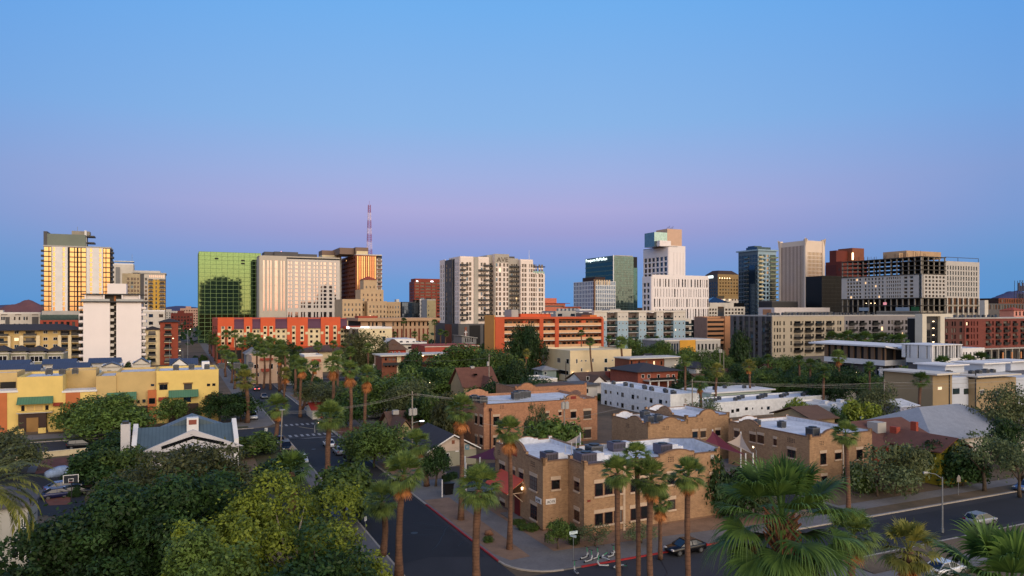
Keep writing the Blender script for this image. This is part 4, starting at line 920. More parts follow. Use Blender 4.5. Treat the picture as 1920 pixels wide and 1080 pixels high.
# ---- left: tan balcony apartments and friends
B = Bld('apartment_block', 'long tan apartment block with cream balcony piers and dark hipped roof at left', 'building', 150, 330, pxl=-60, D=16, side='R')
X = B.xF; ze = B.z(618); B.bx(ochre, 0, B.W, 1.2, B.D, 0, ze); fl = [B.z(618 + 12.8 * k + 10.5) for k in range(5)]
for a, c in ((15, 20), (37, 44), (68, 75), (109, 115), (128, 134)): B.bx(cream, X(a), X(c), -.6, 1.2, 0, B.z(628))
for k, zz in enumerate(fl):
    for a, c in ((-20, 15), (44, 68), (115, 128), (134, 149)):
        B.balc('F', X(a), X(c) - .05, zz, 1.6, cream, dmetal, off=1.2); B.win('F', X((a + c) / 2 - 3), zz + .05, 2.4, 2.1, gdark, off=1.2); B.win('F', X((a + c) / 2 + 5), zz + .05, 1.4, 2.1, gdark, off=1.2)
    for p in (30, 84.5, 103): B.win('F', X(p), zz + .9, 1.7, 1.4, gdark, wmetal, 1, 0, off=1.2)
B.done(); hiproof(B, 0, B.W, 0, B.D, ze, ze + 2.6, shingle_dark, 1.6)
B = Bld('apartment_block', 'white modern flats with dark vertical bays on the left edge horizon', 'building', 76, 480, pxl=-60, D=18, side='R')
X = B.xF; z1 = B.z(588); B.bx(offwhite, 0, B.W, 0, B.D, 0, z1)
for a, c in ((10, 18), (60, 72)): B.bx(dgrey, X(a), X(c), -.3, 0, 0, B.z(594))
for a in (2, 6, 26, 35, 44, 49): wpx(B, 'F', a, a + 3, 594, 600, gdark); wpx(B, 'F', a, a + 3, 607, 610, gdark)
for a in (2, 28, 60): wpx(B, 'F', a, a + 12, 589.5, 591, gbrown)
B.parapet(white, 0, B.W, 0, B.D, z1, .9); B.done()
for k in range(4):
    B = Bld('townhouse', 'grey green townhouse with a small dark hip roof, %s of four' % ('rightmost', 'second from right', 'third from right', 'leftmost')[k], 'house', 119 - 34 * k, 285 - 4.5 * k, pxl=119 - 34 * (k + 1) + 1, D=12, side='R', group='grey green townhouses')
    z1 = B.z(663); gw = M('sage_grey_siding', (142, 140, 120), .85, .06, .3); B.bx(gw, 0, B.W, 0, B.D, 0, z1); B.bx(offwhite, -.2, B.W + .1, -.25, B.D, z1, z1 + .35)
    B.win('F', B.W * .5, B.z(678), 4.4, 2.3, gwhite if k % 2 == 0 else gdark, white, 2, 0, fw=.18); B.win('F', B.W * .5, B.z(694), 4.4, 2.3, gdark, white, 2, 0, fw=.18); B.done()
    hiproof(B, B.W * .12, B.W * .86, 1, 9, z1 + 1.1, z1 + 3.0, shingle_dark, .8, 'hip', name='roof'); B.part('roof_base', gw, [(B.W * .12, 1, z1 + .35, B.W * .86, 9, z1 + .92)])
B = Bld('apartment_block', 'brick red and cream apartment block left of the avenue, behind the white slab', 'building', 334, 345, pxl=272, D=16, side='R')
X = B.xF; ze = B.z(612); rd = M('brick_red_stucco', (140, 66, 48), .85, .07); B.bx(cream, 0, X(300), 1, B.D, 0, B.z(618)); B.bx(rd, X(300), B.W, 0, B.D, 0, B.z(604))
for k in range(6):
    zz = B.z(616 + 12.6 * k)
    B.balc('F', X(308), X(322), zz, 1.2, cream, dmetal)
    B.win('F', X(315), zz + .1, 2.6, 2.1, gdark)
    if k: B.balc('F', X(278), X(292), zz, 1.4, cream, dmetal, off=1); B.win('F', X(285), zz + .1, 3, 2, gdark, off=1)
for k in range(5): B.balc('R', 1, 6, B.z(616 + 12.6 * k), 1.2, cream, dmetal)
B.done(); hiproof(B, X(300), B.W, 0, B.D, B.z(604) + .2, B.z(597), shingle_dark, .9); hiproof(B, 0, X(300) - .95, 1, B.D, B.z(618) + .2, B.z(612), shingle_dark, .9)
B = Bld('apartment_block', 'white upper storeys peeking between the white slab and the red and cream block', 'building', 309, 420, pxl=268, D=14, side='R')
z1 = B.z(584); B.bx(offwhite, 0, B.W, 0, B.D, 0, z1); [wpx(B, 'F', a, a + 8, y, y + 6, gdark) for a in (279, 298) for y in (589, 603)]; B.parapet(white, 0, B.W, 0, B.D, z1, .9); B.done()
# blue roofed townhouses in rows
for k, (a, c, yr, ye, Y) in enumerate(((-30, 55, 675, 683, 232), (78, 142, 673, 681, 232), (165, 226, 671, 679, 236), (-30, 75, 684, 694, 212), (98, 168, 680, 690, 216), (190, 228, 679, 686, 222), (248, 281, 671, 681, 226), (318, 371, 672, 683, 226))):
    nm = ('back row at the left edge', 'back row below the green grey townhouses', 'back row in front of the white slab', 'front row at the left edge', 'front row below the tan apartments', 'front row with a white trimmed gable', 'back row by the foot of the white slab', 'last one beside the avenue')[k]
    B = Bld('townhouse', 'blue roofed townhouse, ' + nm, 'house', c, Y, pxl=a, D=9, side='R', group='blue roofed townhouses')
    zr, ze = B.z(yr), B.z(ye); B.bx(offwhite, 0, B.W, 1, B.D, 0, ze - .2); B.bx(skyblue, .3, B.W - .3, .8, 1, 0, ze - 2.5)
    for q in range(max(1, int(B.W / 4))): B.win('F', 2 + q * 4, ze - 2.6, 1.4, 1.3, gdark, white, off=1)
    B.parapet(white, 0, B.W, 1.1, B.D, ze - .2, .5); B.done()
    hiproof(B, .3, B.W - .3, .6, B.D * .62, ze, zr, blueroof, .4, 'gy' if k in (5, 6) else 'gx', gable=offwhite)
    if k == 7: hiproof(B, .5, 5, -.5, 3, ze + .1, zr + .3, blueroof, .4, 'gy', gable=white, name='porch_roof')
# ---- big yellow townhouse terrace
B = Bld('terrace_block', 'yellow stucco terrace with green metal awnings and a dark brown ground floor', 'building', 410, 170, pxl=-95, D=15, side='R')
X = B.xF; tp = lambda py, x, y=0: B.zx(py, x, y)
def seg(p0, p1, py, mat, y0=0, y1=15, zb=0.0):
    x0, x1 = X(p0, y0), X(p1, y0); zt = tp(py, (x0 + x1) / 2, y0); B.bx(mat, x0 + .01, x1 - .01, y0, y1, zb, zt - .5)
    B.parapet(mat, x0 + .03, x1 - .03, y0 + .05, y1 - .05, zt - .5, .5, .3); B.part('roof', roofwhite, [(x0 + .4, y0 + .4, zt - .5, x1 - .4, y1 - .4, zt - .47)]); return x0, x1, zt
xa, xb, zA = seg(293, 410, 694, yellow); seg(218, 293, 697, ochre, .8); seg(180, 218, 705, ochre, .4); x0c, x1c, zC = seg(32, 118, 706, yellow); seg(118.5, 180, 694, ochre, 7); seg(-95, 32, 700, ochre, 6)
gz = tp(767, xa)
for a, c, zt, mt in ((118, 180, 733, yellow), (-95, 32, 737, yellow)):
    q0, q1 = X(a), X(c); zz = tp(zt, q0); B.bx(mt, q0, q1, .1, 5.5, 0, zz - .4); B.bx(terrac, X(a + 5 if a > 0 else -20), X(a + 32 if a > 0 else 13), -.06, .1, 0, zz - .42); B.bx(white, q0 - .2, q1 + .2, -.1, 5.6, zz - .4, zz)
q0, q1 = X(277), X(293.5); B.bx(terrac, q0, q1, -.15, .8, 0, tp(732, q0))
def awn(p0, p1, y0, y1, mat=greenroof, prj=1.5, off=0.0):
    a, c = X(p0), X(p1); zt, zb = tp(y0, a), tp(y1, a); b = MB(); b.ext([(a, off - .02, zt), (c, off - .02, zt), (c, off - prj, zb), (a, off - prj, zb)], (0, 0, -.12))
    for x in (a, c - .08): b.ext([(x, off - .02, zt - .13), (x, off - prj, zb - .13), (x, off - .02, zb - .13)], (.08, 0, 0))
    b.build('awning', mat, B.o)
awn(33, 100, 745, 757); awn(200, 256, 737, 750, off=.4); awn(316, 372, 732, 744)
for p0, p1, y0 in ((100, 118, 755), (297, 316, 745), (385, 410, 742)): awn(p0, p1, y0, y0 + 5, M('rust_awning', (140, 52, 36), .6), .7)
zg = tp(775, 0); B.bx(brownbase, x0c + .4, X(88), -1.2, 0, 0, tp(772, x0c)); B.bx(brownbase, X(316), X(372), -1.0, 0, 0, tp(757, X(340))); B.bx(brownbase, X(228), X(277), -.5, .8, 0, tp(763, X(240)))
B.bx(yellow, X(33), X(100), -1.3, 0, tp(772, X(60)), tp(770, X(60)))
for a, c, y0, y1, m_ in ((299, 314, 720, 731, 1), (345, 360, 719, 730, 1), (344, 358, 744.5, 754, 1), (388, 394, 719, 724, 0), (398, 404, 718.5, 723.5, 0)): wpx(B, 'F', a, c, y0, y1, gdark, dmetal, m_, 0)
for a, c in ((299, 314), (345, 360)): B.bx(M('brown_trim', (120, 92, 60)), X(a - 1.5), X(c + 1.5), -.35, -.02, tp(719.5, X(a)), tp(717.5, X(a)))
for a, c, y0, y1, gl in ((128, 144, 752, 768, gdark), (279, 291, 746, 757, gdark), (283, 289, 720, 724, gbrown), (256, 262, 750, 756, gbrown), (267, 273, 749, 754.5, gblue), (40, 46, 761, 772, gdark), (85, 91, 760, 770, gdark), (242, 250, 750, 760, gbrown)):
    wpx(B, 'F', a, c, y0, y1, gl, dmetal, 0, 0, off={128: .1, 279: -.15, 283: .8}.get(a, 0.4 if 200 < a < 280 else 0))
for a in (50, 66): B.part('balcony_niche', ochre, [(X(a), -.06, tp(772, X(60)), X(a + 14), -.01, tp(761, X(60)))])
B.part('balcony_ledge', offwhite, [(X(33), -1.5, tp(773.5, X(60)), X(100), 0, tp(771.5, X(60)) - .12)])
wpx(B, 'F', 0, 30, 716, 728, dark, off=6)
B.part('front_door', M('ochre_door', (150, 112, 62), .6), [(X(52), -1.42, .2, X(74), -1.22, 3.2)])
for a, c, d_, h_ in ((32, 52, 4.2, 1.3), (78, 92, 4.2, 1.3), (95, 140, 3.2, 1.5), (330, 408, 3.2, 1.2)): B.part('garden_wall', yellow, [(X(a), -d_, 0, X(c), -d_ + .3, h_)])
B.part('chimney', white, [(X(381), 10, zA - .5, X(396), 13, zA + 1.2)])
b = MB(); r_ = random.Random(2)
B.done(); acl(B, [(X(330) + 3.4 * k, 6 + (k % 2) * 2) for k in range(6)] + [(X(85) + 2.5 * k, 5) for k in range(3)], zA - .46, 'grey air conditioner on the white flat roof of the yellow terrace', 'air conditioners on the yellow terrace', 1.3)
# ---- centre: red terrace, old spanish houses, low buildings
B = Bld('apartment_block', 'orange red apartment block with purple mansard roof sections and cream bays', 'building', 408, 355, pxr=650, pxl=398)
X = B.xF; z1 = B.z(597.5); rbase = M('brick_base', (168, 74, 46), .85, .08, .3, brick=(1, .3)); B.bx(rust, 0, B.W, .6, B.D, 0, z1)
for a, c in ((439, 457), (473, 488), (516, 538), (577, 601), (638, 650)):
    B.bx(cream, X(a), X(c), 0, .6, 0, B.z(617)); b = MB(); b.ext([(X(a) - .15, -.62, B.z(617)), (X(c) + .15, -.62, B.z(617)), (X(c) + .15, .3, B.z(598.5)), (X(a) - .15, .3, B.z(598.5))], (0, -.15, 0)); B.bx(plum, X(a), X(c), -.1, .59, B.z(617), B.z(598.5)); b.build('mansard_roof', plum, B.o)
    for k in range(4):
        for q in (.28, .72): wpx(B, 'F', a + (c - a) * q - 2.2, a + (c - a) * q + 2.2, 619 + 9.6 * k, 623.5 + 9.6 * k, gbrown, dmetal, 1, 0)
for a, c in ((408, 439), (457, 473), (488, 516), (538, 577), (601, 638)):
    B.bx(rust, X(a) + .05, X(c) - .05, -.7, .6, 0, z1 + .6); n = 1 if c - a < 20 else 2
    for q in range(n):
        m_ = a + (c - a) * ((q + .5) / n if n == 1 else .32 + .4 * q)
        B.bx(cream, X(m_ - 3.4), X(m_ + 3.4), -.78, -.7, B.z(650 - 8 * (q % 2)), B.z(612))
        for k in range(4): wpx(B, 'F', m_ - 2.4, m_ + 2.4, 612 + 9.8 * k, 616.6 + 9.8 * k, gbrown, off=-.78)
    for k in (0, 1): B.bx(cream, X(a if k else c - 5), X(a + 5 if k else c), -.76, -.7, B.z(629), B.z(624))
B.bx(rbase, -.3, B.W, -1.0, -.8, 0, B.z(652)); B.bx(dark, 0, B.W * .98, -1.03, -1.0, 2, B.z(657))
for k in range(4): wpx(B, 'L', 400, 402, 612 + 10 * k, 617 + 10 * k, gbrown); wpx(B, 'L', 404, 406, 612 + 10 * k, 617 + 10 * k, gbrown)
B.done()
B = Bld('office_block', 'cream building with a dark glass corner right of the orange red apartments', 'building', 654, 372, pxr=735, D=20)
X = B.xF; z1 = B.z(617); B.bx(cream, X(672), B.W, 0, B.D, 0, z1); B.bx(gdark, .1, X(672), .2, B.D - .1, 0, B.z(616)); B.grid(dmetal, 'F', (0, X(672)), (0, B.z(616)), even(.3, X(672) - .2, 3, .85), flo(0, 4.4, 4, .1, .92), d=.2, glass=gbrown)
for a in (699, 712, 718): wpx(B, 'F', a, a + 3.5, 620, 624, gdark)
wpx(B, 'F', 717, 723, 631, 639, gdark); B.bx(tile_red, X(650), X(690), 4, 14, z1, B.z(612)); B.parapet(white, 0, B.W, 0, B.D, z1, 1.0); B.done(); B.part('lit_sign', lampc, [(X(650), -.5, B.z(616), X(654), -.3, B.z(612))]); B.part('fascia_light', E('soffit_light', (255, 250, 225), 1.2), [(X(676), -.3, z1 + .4, X(692), -.06, z1 + 1.4)])
B = Bld('house', 'two storey cream spanish house with red tile trim beside the avenue palms', 'house', 472, 255, pxr=543, D=14)
X = B.xF; sp_ = M('rosy_cream_stucco', (204, 172, 148), .85, .08, .3); z1 = B.z(671); B.bx(sp_, 0, B.W, 0, B.D, 0, z1); B.parapet(sp_, 0, B.W, 0, B.D, z1, .7)
for a, c, y0, y1 in ((476, 485, 683, 691), (504, 512, 682, 692), (519, 522, 684, 690), (478, 486, 699, 706), (519, 524, 696, 702)): wpx(B, 'F', a, c, y0, y1, gdark, white, 1, 0)
B.done(); b = MB(); b.ext([(X(487), -.05, z1 - .2), (X(512), -.05, z1 - .2), (X(512), -.9, z1 - .8), (X(487), -.9, z1 - .8)], (0, 0, -.2)); b.build('tile_trim', tile_red, B.o)
b = MB(); b.ext([(X(489), -.05, B.z(692)), (X(505), -.05, B.z(692)), (X(505), -2, B.z(696)), (X(489), -2, B.z(696))], (0, 0, -.2)); b.build('porch_roof', tile_red, B.o); B.part('porch_post', sp_, [(X(489) + .1, -1.9, 0, X(489) + .4, -1.6, B.z(696) - .2), (X(505) - .4, -1.9, 0, X(505) - .1, -1.6, B.z(696) - .2)])
B = Bld('house', 'grey two storey house with a pale hip roof behind the spanish house', 'house', 462, 285, pxr=490, D=12); z1 = B.z(664); B.bx(grey, 0, B.W, 0, B.D, 0, z1); wpx(B, 'F', 466, 470, 665, 668, gdark); wpx(B, 'F', 466, 471, 672, 678, gdark, white); B.done(); hiproof(B, 0, B.W, 0, B.D, z1, z1 + 2.4, roofgrey)
B = Bld('house', 'second rosy cream spanish house with a dark red porch, right of the skirted avenue palm', 'house', 571, 258, pxr=605, D=12); z1 = B.z(669); X = B.xF; B.bx(sp_, 0, B.W, 0, B.D, 0, z1); B.parapet(white, 0, B.W, 0, B.D, z1, .6); wpx(B, 'F', 585, 598, 682, 690, gdark, white, 2, 0); wpx(B, 'F', 574, 580, 697, 704, gdark); B.done()
b = MB(); b.ext([(X(584), -.05, B.z(674)), (X(601), -.05, B.z(674)), (X(601), -1, B.z(678)), (X(584), -1, B.z(678))], (0, 0, -.2)); b.build('tile_trim', tile_red, B.o); B.part('porch_lamp', lampw, [(X(590), -.5, B.z(694.6), X(592), -.2, B.z(693))])
B = Bld('house', 'low house with a wide brown hipped roof in front of the orange red apartments', 'house', 568, 300, pxr=660, D=16); z1 = B.z(660); B.bx(cream, 0, B.W, 0, B.D, 0, z1); B.win('F', 4, 1, 2, 1.5, gdark); B.win('F', 12, 1, 2, 1.5, gdark); B.done(); hiproof(B, 0, B.W, 0, B.D, z1, z1 + 2.4, shingle_brown, .9)
B = Bld('brick_house', 'red brick two storey house with a steep brown pyramid roof and four pale windows', 'house', 722, 300, pxr=761, pxl=713); X = B.xF; z1 = B.z(656); rb3 = M('bright_red_brick', (164, 66, 50), .85, .08, .3, brick=(.8, .26)); B.bx(rb3, 0, B.W, 0, B.D, 0, z1)
for a in (721, 731, 738, 745.5): wpx(B, 'F', a + 1, a + 5, 659, 664, gwhite, white, 1, 0)
B.done(); hiproof(B, 0, B.W, 0, B.D, z1, B.z(637), shingle_brown, .8); B.part('dormer', shingle_brown, [(B.W * .4, 1.2, z1 + 1.0, B.W * .6, 3.5, z1 + 2.4)])
B = Bld('low_block', 'white terraced flat roofed low block right of the red brick pyramid roof house', 'building', 745, 330, pxr=800, D=24); X = B.xF; z1 = B.z(645); B.bx(offwhite, 0, B.W, 0, B.D, 0, z1); B.bx(white, 1, B.W * .8, 8, B.D, z1, B.z(637)); B.parapet(white, 0, B.W, 0, B.D, z1, .6)
[wpx(B, 'F', a, a + 6, 650, 654, gdark) for a in (752, 765, 778, 790)]; B.bx(dgrey, 0, B.W, -.6, 0, z1 - .5, z1); B.done(); acl(B, [(3 + 3 * k, 4) for k in range(5)], z1, 'grey air conditioner on the white terraced low block', 'air conditioners on the white terraced block')
B = Bld('low_block', 'long low red walled building with a flat roof, below the AVE tower podium', 'building', 797, 305, pxr=898, D=20); X = B.xF; z1 = B.z(651); rw = M('salmon_red_wall', (170, 78, 62), .85, .07); B.bx(rw, 0, B.W, 0, B.D, 0, z1); B.bx(offwhite, -.2, B.W + .2, -.25, 0, z1, z1 + .3); B.bx(redbrick, .2, B.W, .4, B.D, z1, z1 + .5)
[wpx(B, 'F', a, a + 5, 655, 660, gdark) for a in (832, 842, 851, 868)]; B.done()
B = Bld('motel', 'long two storey motel wing with a pale flat roof behind the round dark tree', 'building', 716, 248, pxr=845, D=11); X = B.xF; z1 = B.z(668); B.bx(brownbrick, 0, B.W, 0, B.D, 0, z1); B.bx(offwhite, -.8, B.W + .6, -1.4, B.D, z1, z1 + .4); [wpx(B, 'F', a, a + 3, 671, 676, gdark) for a in (722, 729, 736, 742, 800, 806, 812, 818, 824)]; [wpx(B, 'F', a, a + 3, 681, 688, gdark) for a in (722, 729, 736, 800, 812, 824)]
B.bx(cream, X(744), X(752), -.2, 0, 0, z1); B.done(); B.part('walkway_railing', dmetal, [(0, -1.4, z1 - 3.2, B.W, -1.34, z1 - 2.2)]); B.part('soffit_lamp', lampw, [(X(a), -1.0, z1 - .25, X(a) + .6, -.6, z1 - .02) for a in (790, 814)])
B = Bld('chapel', 'small grey chapel front with a slanted roof and a white cross, before the AVE tower', 'building', 866, 420, pxr=893, D=14); X = B.xF; z1 = B.z(632); b = MB(); b.ext([(0, 0, 0), (B.W, 0, 0), (B.W, 0, B.z(635)), (0, 0, B.z(630))], (0, B.D, 0)); b.build('wall', grey, B.o); b = MB(); b.ext([(-.8, -.8, B.z(629.6)), (B.W + .6, -.8, B.z(634.6)), (B.W + .6, B.D, B.z(634.6)), (-.8, B.D, B.z(629.6))], (0, 0, .35)); b.build('roof', lgrey, B.o)
for k in range(4): link('window', wmesh(1.0, 2.6, gwhite, white), B.o, (X(873) + 1.4 * k, -.05, B.z(642)))
B.part('cross', wmetal, [(X(873) - .15, -.3, B.z(630), X(873) + .25, -.1, B.z(620)), (X(873) - 1.0, -.32, B.z(623.5), X(873) + 1.1, -.08, B.z(622.4))])
B.wins = []
# ---- orange balcony block
B = Bld('apartment_block', 'orange and brick red apartment slab with long tan balconies and yellow end wall', 'building', 928, 325, pxr=1130, pxl=910)
X = B.xF; z1 = B.z(597); ot = M('peach_balcony', (216, 168, 126), .85, .06, .2); rr_ = M('red_orange_pier', (190, 86, 54), .85, .06, .2); yo_ = M('apricot_end_wall', (212, 152, 78), .85, .05, .15)
B.bx(yo_, -.4, 0, 0, B.D, 0, z1 + 1.5); B.bx(M('tan_back_wall', (140, 92, 66), .85), .01, B.W, 1.9, B.D, 0, z1 - .4); B.bx(rr_, -.3, B.W, -.2, B.D, z1 - .4, z1 + .6)
for a, c in ((928, 945), (1011, 1018), (1040, 1047), (1127, 1131)): B.bx(rr_, X(a), X(c), -.5, 1.9, 0, z1 - .4)
for k in range(6):
    zz = B.z(611.5 + 13.9 * k)
    for a, c in ((945, 1011), (1018, 1040), (1047, 1127)):
        x0, x1 = X(a) + .05, X(c) - .05; B.part('balcony', [offwhite, ot], mb=(lambda q: (q.box(x0, -.3, zz - .35, x1, 1.85, zz - .05), setattr(q, 'mi', 1), q.box(x0, -.2, zz - .05, x1, -.05, zz + 1.15), q)[-1])(MB()))
        p = a + 4
        while p < c - 6: B.win('F', X(p + 2), zz, 2.0 if int(p) % 2 else 1.3, 2.1, gdark if int(p) % 3 else gbrown, off=1.9); p += 8.5
        if c - a > 30: B.part('balcony_divider', rr_, [(X((a + c) / 2 + 3 * (-1) ** k), .0, zz, X((a + c) / 2 + 3 * (-1) ** k) + 2.5, 1.8, zz + 2.3)])
B.done(); B.part('roof_house', rust, [(X(985), 5, z1 + .6, X(1042), 18, B.z(588.5))]); B.part('roof_tank', lgrey, [(X(966), 4, z1 + .6, X(979), 12, B.z(580.5))]); B.part('roof_lettering_stubs', offwhite, [(X(1000) + 2.2 * k, 4, B.z(588.5), X(1000) + 2.8 * k * .9, 4.2, B.z(586.5)) for k in range(1, 6)])
B.part('stair_head', orange, [(X(1110), 2, z1 + .6, X(1123), 10, B.z(591))])
B = Bld('low_block', 'grey and white cubic rooftop block behind the orange balcony slab', 'building', 1042, 380, pxr=1108, D=16); X = B.xF; z1 = B.z(583); B.bx(lgrey, 0, X(1084), 0, B.D, 0, z1); B.bx(white, X(1085), B.W, -1, B.D, 0, B.z(579.5)); [wpx(B, 'F', a, a + 8, 588, 593, gblue) for a in (1046, 1070)]; wpx(B, 'F', 1093, 1104, 585, 590, gdark, off=-1)
B.done(); B.part('roof_vent', metal, [(X(1052) + 2.4 * k, 3, z1, X(1052) + 2.4 * k + 1.2, 5, z1 + 1.3) for k in range(6)])
# ---- white and blue grey apartments
B = Bld('apartment_block', 'white and pale blue apartment block with four recessed stacks of balconies', 'building', 1114, 350, pxr=1303, D=18)
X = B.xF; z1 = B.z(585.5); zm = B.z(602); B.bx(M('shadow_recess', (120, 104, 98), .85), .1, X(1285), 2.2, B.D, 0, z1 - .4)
seg_ = [(1114, 1138), (1158, 1178), (1198, 1212), (1231, 1244), (1263, 1285)]
for a, c in seg_:
    B.bx(offwhite, X(a), X(c), 0, 2.2, zm, z1); B.bx(skyblue, X(a), X(c), .02, 2.2, 0, zm)
    n = 3 if c - a > 17 else 2
    for k in range(6):
        for q in range(n): wpx(B, 'F', a + (c - a) * (q + .5) / n - 1.1, a + (c - a) * (q + .5) / n + 1.1, 592 + 12.3 * k, 595.5 + 12.3 * k, gdark, white)
B.bx(offwhite, 0, X(1285), -.25, B.D, z1, z1 + .9); B.bx(offwhite, X(1285) + .1, B.W, 3, B.D, 0, B.z(598))
for k in range(6):
    zz = B.z(600 + 12.3 * k)
    for a, c in zip([s_[1] for s_ in seg_], [s_[0] for s_ in seg_[1:]]):
        B.balc('F', X(a) + .05, X(c) - .05, zz, 1.9, white, gteal, off=2.2); B.win('F', X(a + 5), zz, 2.2, 2.1, gwhite, dmetal, off=2.2); B.win('F', X(c - 5), zz, 2.2, 2.1, gbrown, dmetal, off=2.2)
    if k: B.balc('F', X(1286), X(1303), zz, 1.6, white, gteal, off=3); B.win('F', X(1294), zz, 3.4, 2.1, gbrown, off=3)
B.done(); B.part('roof_house', lgrey, [(X(1152), 4, z1 + .9, X(1172), 12, B.z(579)), (X(1278), 5, z1 - 3, X(1298), 14, B.z(581))])
B = Bld('parking_garage', 'tan open deck parking garage with dark slots, between pale blue and grey apartments', 'building', 1326, 400, pxr=1372, pxl=1302); X = B.xF; z1 = B.z(597); tg = M('tan_garage', (184, 132, 96), .85, .06, .2); B.bx(dark, .2, B.W, .6, B.D, 0, z1); B.bx(M('taupe_wall', (146, 118, 104), .85), -.2, .2, 0, B.D, 0, z1 + .6)
for k in range(6): B.bx(tg, .2, X(1358), 0, .6, B.z(602 + 8.6 * k), B.z(597.5 + 8.6 * k))
B.bx(tg, X(1358), B.W, -.6, B.D, 0, B.z(593)); B.bx(tg, 0, X(1358), 3, B.D, z1, z1 + 1); B.done()
B = Bld('low_block', 'low grey glazed building with a bright yellow middle section', 'building', 1246, 300, pxr=1350, D=16); X = B.xF; z1 = B.z(640); B.bx(grey, 0, B.W, 0, B.D, 0, z1); B.bx(M('bright_ochre', (206, 150, 56), .85), X(1274), X(1303), -.4, B.D, 0, B.z(638.5)); B.bx(offwhite, -.2, B.W + .2, -.2, B.D, z1, z1 + .5); B.grid(grey, 'F', (0, X(1273)), (0, z1), even(.4, X(1273) - .3, 5, .7), [(1, z1 - 1)], glass=gblue); B.grid(lgrey, 'F', (X(1304), B.W), (0, z1), even(X(1306), B.W - 1, 6, .55), [(z1 - 4, z1 - 1.5)], glass=gdark); B.done()
# ---- long grey and beige apartments
B = Bld('apartment_block', 'long flat topped apartment block, dark grey left end, beige then grey front', 'building', 1447, 345, pxr=1722, pxl=1370)
X = B.xF; z1 = B.z(593); bg_ = M('putty_stucco', (172, 160, 142), .85, .05, .2); gy_ = M('mauve_grey_stucco', (134, 128, 130), .85, .05, .2); B.bx(dark, .1, B.W, .1, B.D, 0, z1 - .1); zr = [(B.z(610.2 + 12.7 * k), B.z(602.5 + 12.7 * k)) for k in range(5)]
dk = M('graphite_stucco', (96, 94, 98), .85, .05, .2); yl = lambda p: B.yS(p)
lc = [tuple(sorted((yl(a), yl(c)))) for a, c in ((1376, 1381), (1387, 1393), (1396.5, 1404), (1407, 1413), (1416.5, 1422), (1429.5, 1435), (1437.5, 1446))]
B.grid(dk, 'L', (0, B.D), (0, z1), lc, zr, d=.3, glass=gdark, spand=dmetal)
fc1 = [(1450, 1452.6), (1455.4, 1458.4), (1460.4, 1463), (1467.8, 1470.6), (1481, 1484), (1488, 1500), (1502.4, 1505.4), (1508.4, 1520), (1522.4, 1525.4), (1528.4, 1540), (1541.6, 1544.6), (1548.4, 1559), (1561, 1564), (1569, 1571.6), (1573, 1576.6)]
fc2 = [(1584.5, 1588.4), (1590.6, 1601), (1604.4, 1608), (1610.6, 1620.6), (1628, 1632.4), (1634.6, 1646), (1651, 1655.4), (1664, 1668), (1670, 1674), (1676, 1687), (1690, 1693), (1696, 1700.6), (1706.6, 1711.6)]
for mt, r0, r1, cs in ((bg_, 0, X(1582), fc1), (gy_, X(1582) + .1, B.W, fc2)):
    B.grid(mt, 'F', (r0, r1), (zr[4][0] - 2.4, z1), [(X(a), X(c)) for a, c in cs], zr, d=.35, glass=lambda i, j: gdark if (i * 3 + j) % 5 else gwhite)
    for a, c in cs:
        if c - a > 9:
            for zz, _ in zr: B.balc('F', X(a) - .2, X(c) + .2, zz - .1, 1.5, dmetal, black)
for zz, _ in zr: B.balc('L', *sorted((yl(1437.5), yl(1446))), zz - .1, 1.3, dmetal, black)
B.grid(dk, 'F', (0, B.W), (0, zr[4][0] - 2.5), even(2, B.W - 2, 16, .5), [(.6, zr[4][0] - 4)], d=.3, glass=gdark); B.bx(lgrey, -.4, B.W + .2, -.45, B.D, z1 - .1, z1 + .5); B.done()
acl(B, [(2.2 * k + 1.2, 2.5 + rnd.uniform(0, 1.5)) for k in range(34)], z1 + .5, 'small air conditioner in the row along the long grey and beige roof', 'air conditioners on the long apartment roof', 1.1)
B = Bld('theatre_block', 'white windowless flat block with a dark recessed band, behind the long apartment roof', 'building', 1452, 450, pxr=1556, pxl=1422); X = B.xF; z1 = B.z(576.5); lw = M('lilac_white_panel', (204, 196, 196), .85, .04); B.bx(lw, 0, B.W, 0, B.D, B.z(585), z1); B.bx(lw, 0, X(1471), 0, B.D, 0, B.z(585)); B.bx(dmetal, X(1471), B.W, 1.5, B.D, 0, B.z(585)); B.bx(metal, X(1471), B.W + 2, -1, 0, B.z(588), B.z(584.6)); B.bx(tg, -.3, 0, B.D * .2, B.D * .7, 0, B.z(580)); wpx(B, 'F', 1478, 1548, 587, 592, gdark, off=1.5); B.done()
# ---- portal frame and red brick apartments on the right
B = Bld('brick_apartments', 'dark red brick apartment block with black balconies above a concrete arcade at right', 'building', 1771, 320, pxr=1960, D=18); X = B.xF; z1 = B.z(597.5); rb4 = M('crimson_brick', (116, 60, 52), .85, .08, .2, brick=(1, .3)); dr = M('dark_crimson_brick', (86, 50, 46), .85, .08, .2, brick=(1, .3))
B.bx(dark, .1, B.W, .1, B.D, 0, z1 - .1); zr = [(B.z(611.5 + 12.4 * k), B.z(603 + 12.4 * k)) for k in range(4)]; zl = zr[3][0] - 1.6
B.grid(dr, 'F', (0, X(1806)), (zl, z1), [(X(a), X(c)) for a, c in ((1772, 1776), (1783, 1786), (1788, 1791), (1798, 1803))], zr, d=.3, glass=gdark)
cs = [(1809, 1815), (1818, 1820.5), (1823, 1825), (1829, 1831.5), (1846, 1854), (1858, 1861), (1864.5, 1873), (1879, 1887.6), (1890, 1892.4), (1896.4, 1904), (1911, 1920), (1924, 1927), (1931, 1940)]
B.grid(rb4, 'F', (X(1806) + .05, B.W), (zl, z1), [(X(a), X(c)) for a, c in cs], zr, d=.6, glass=gdark)
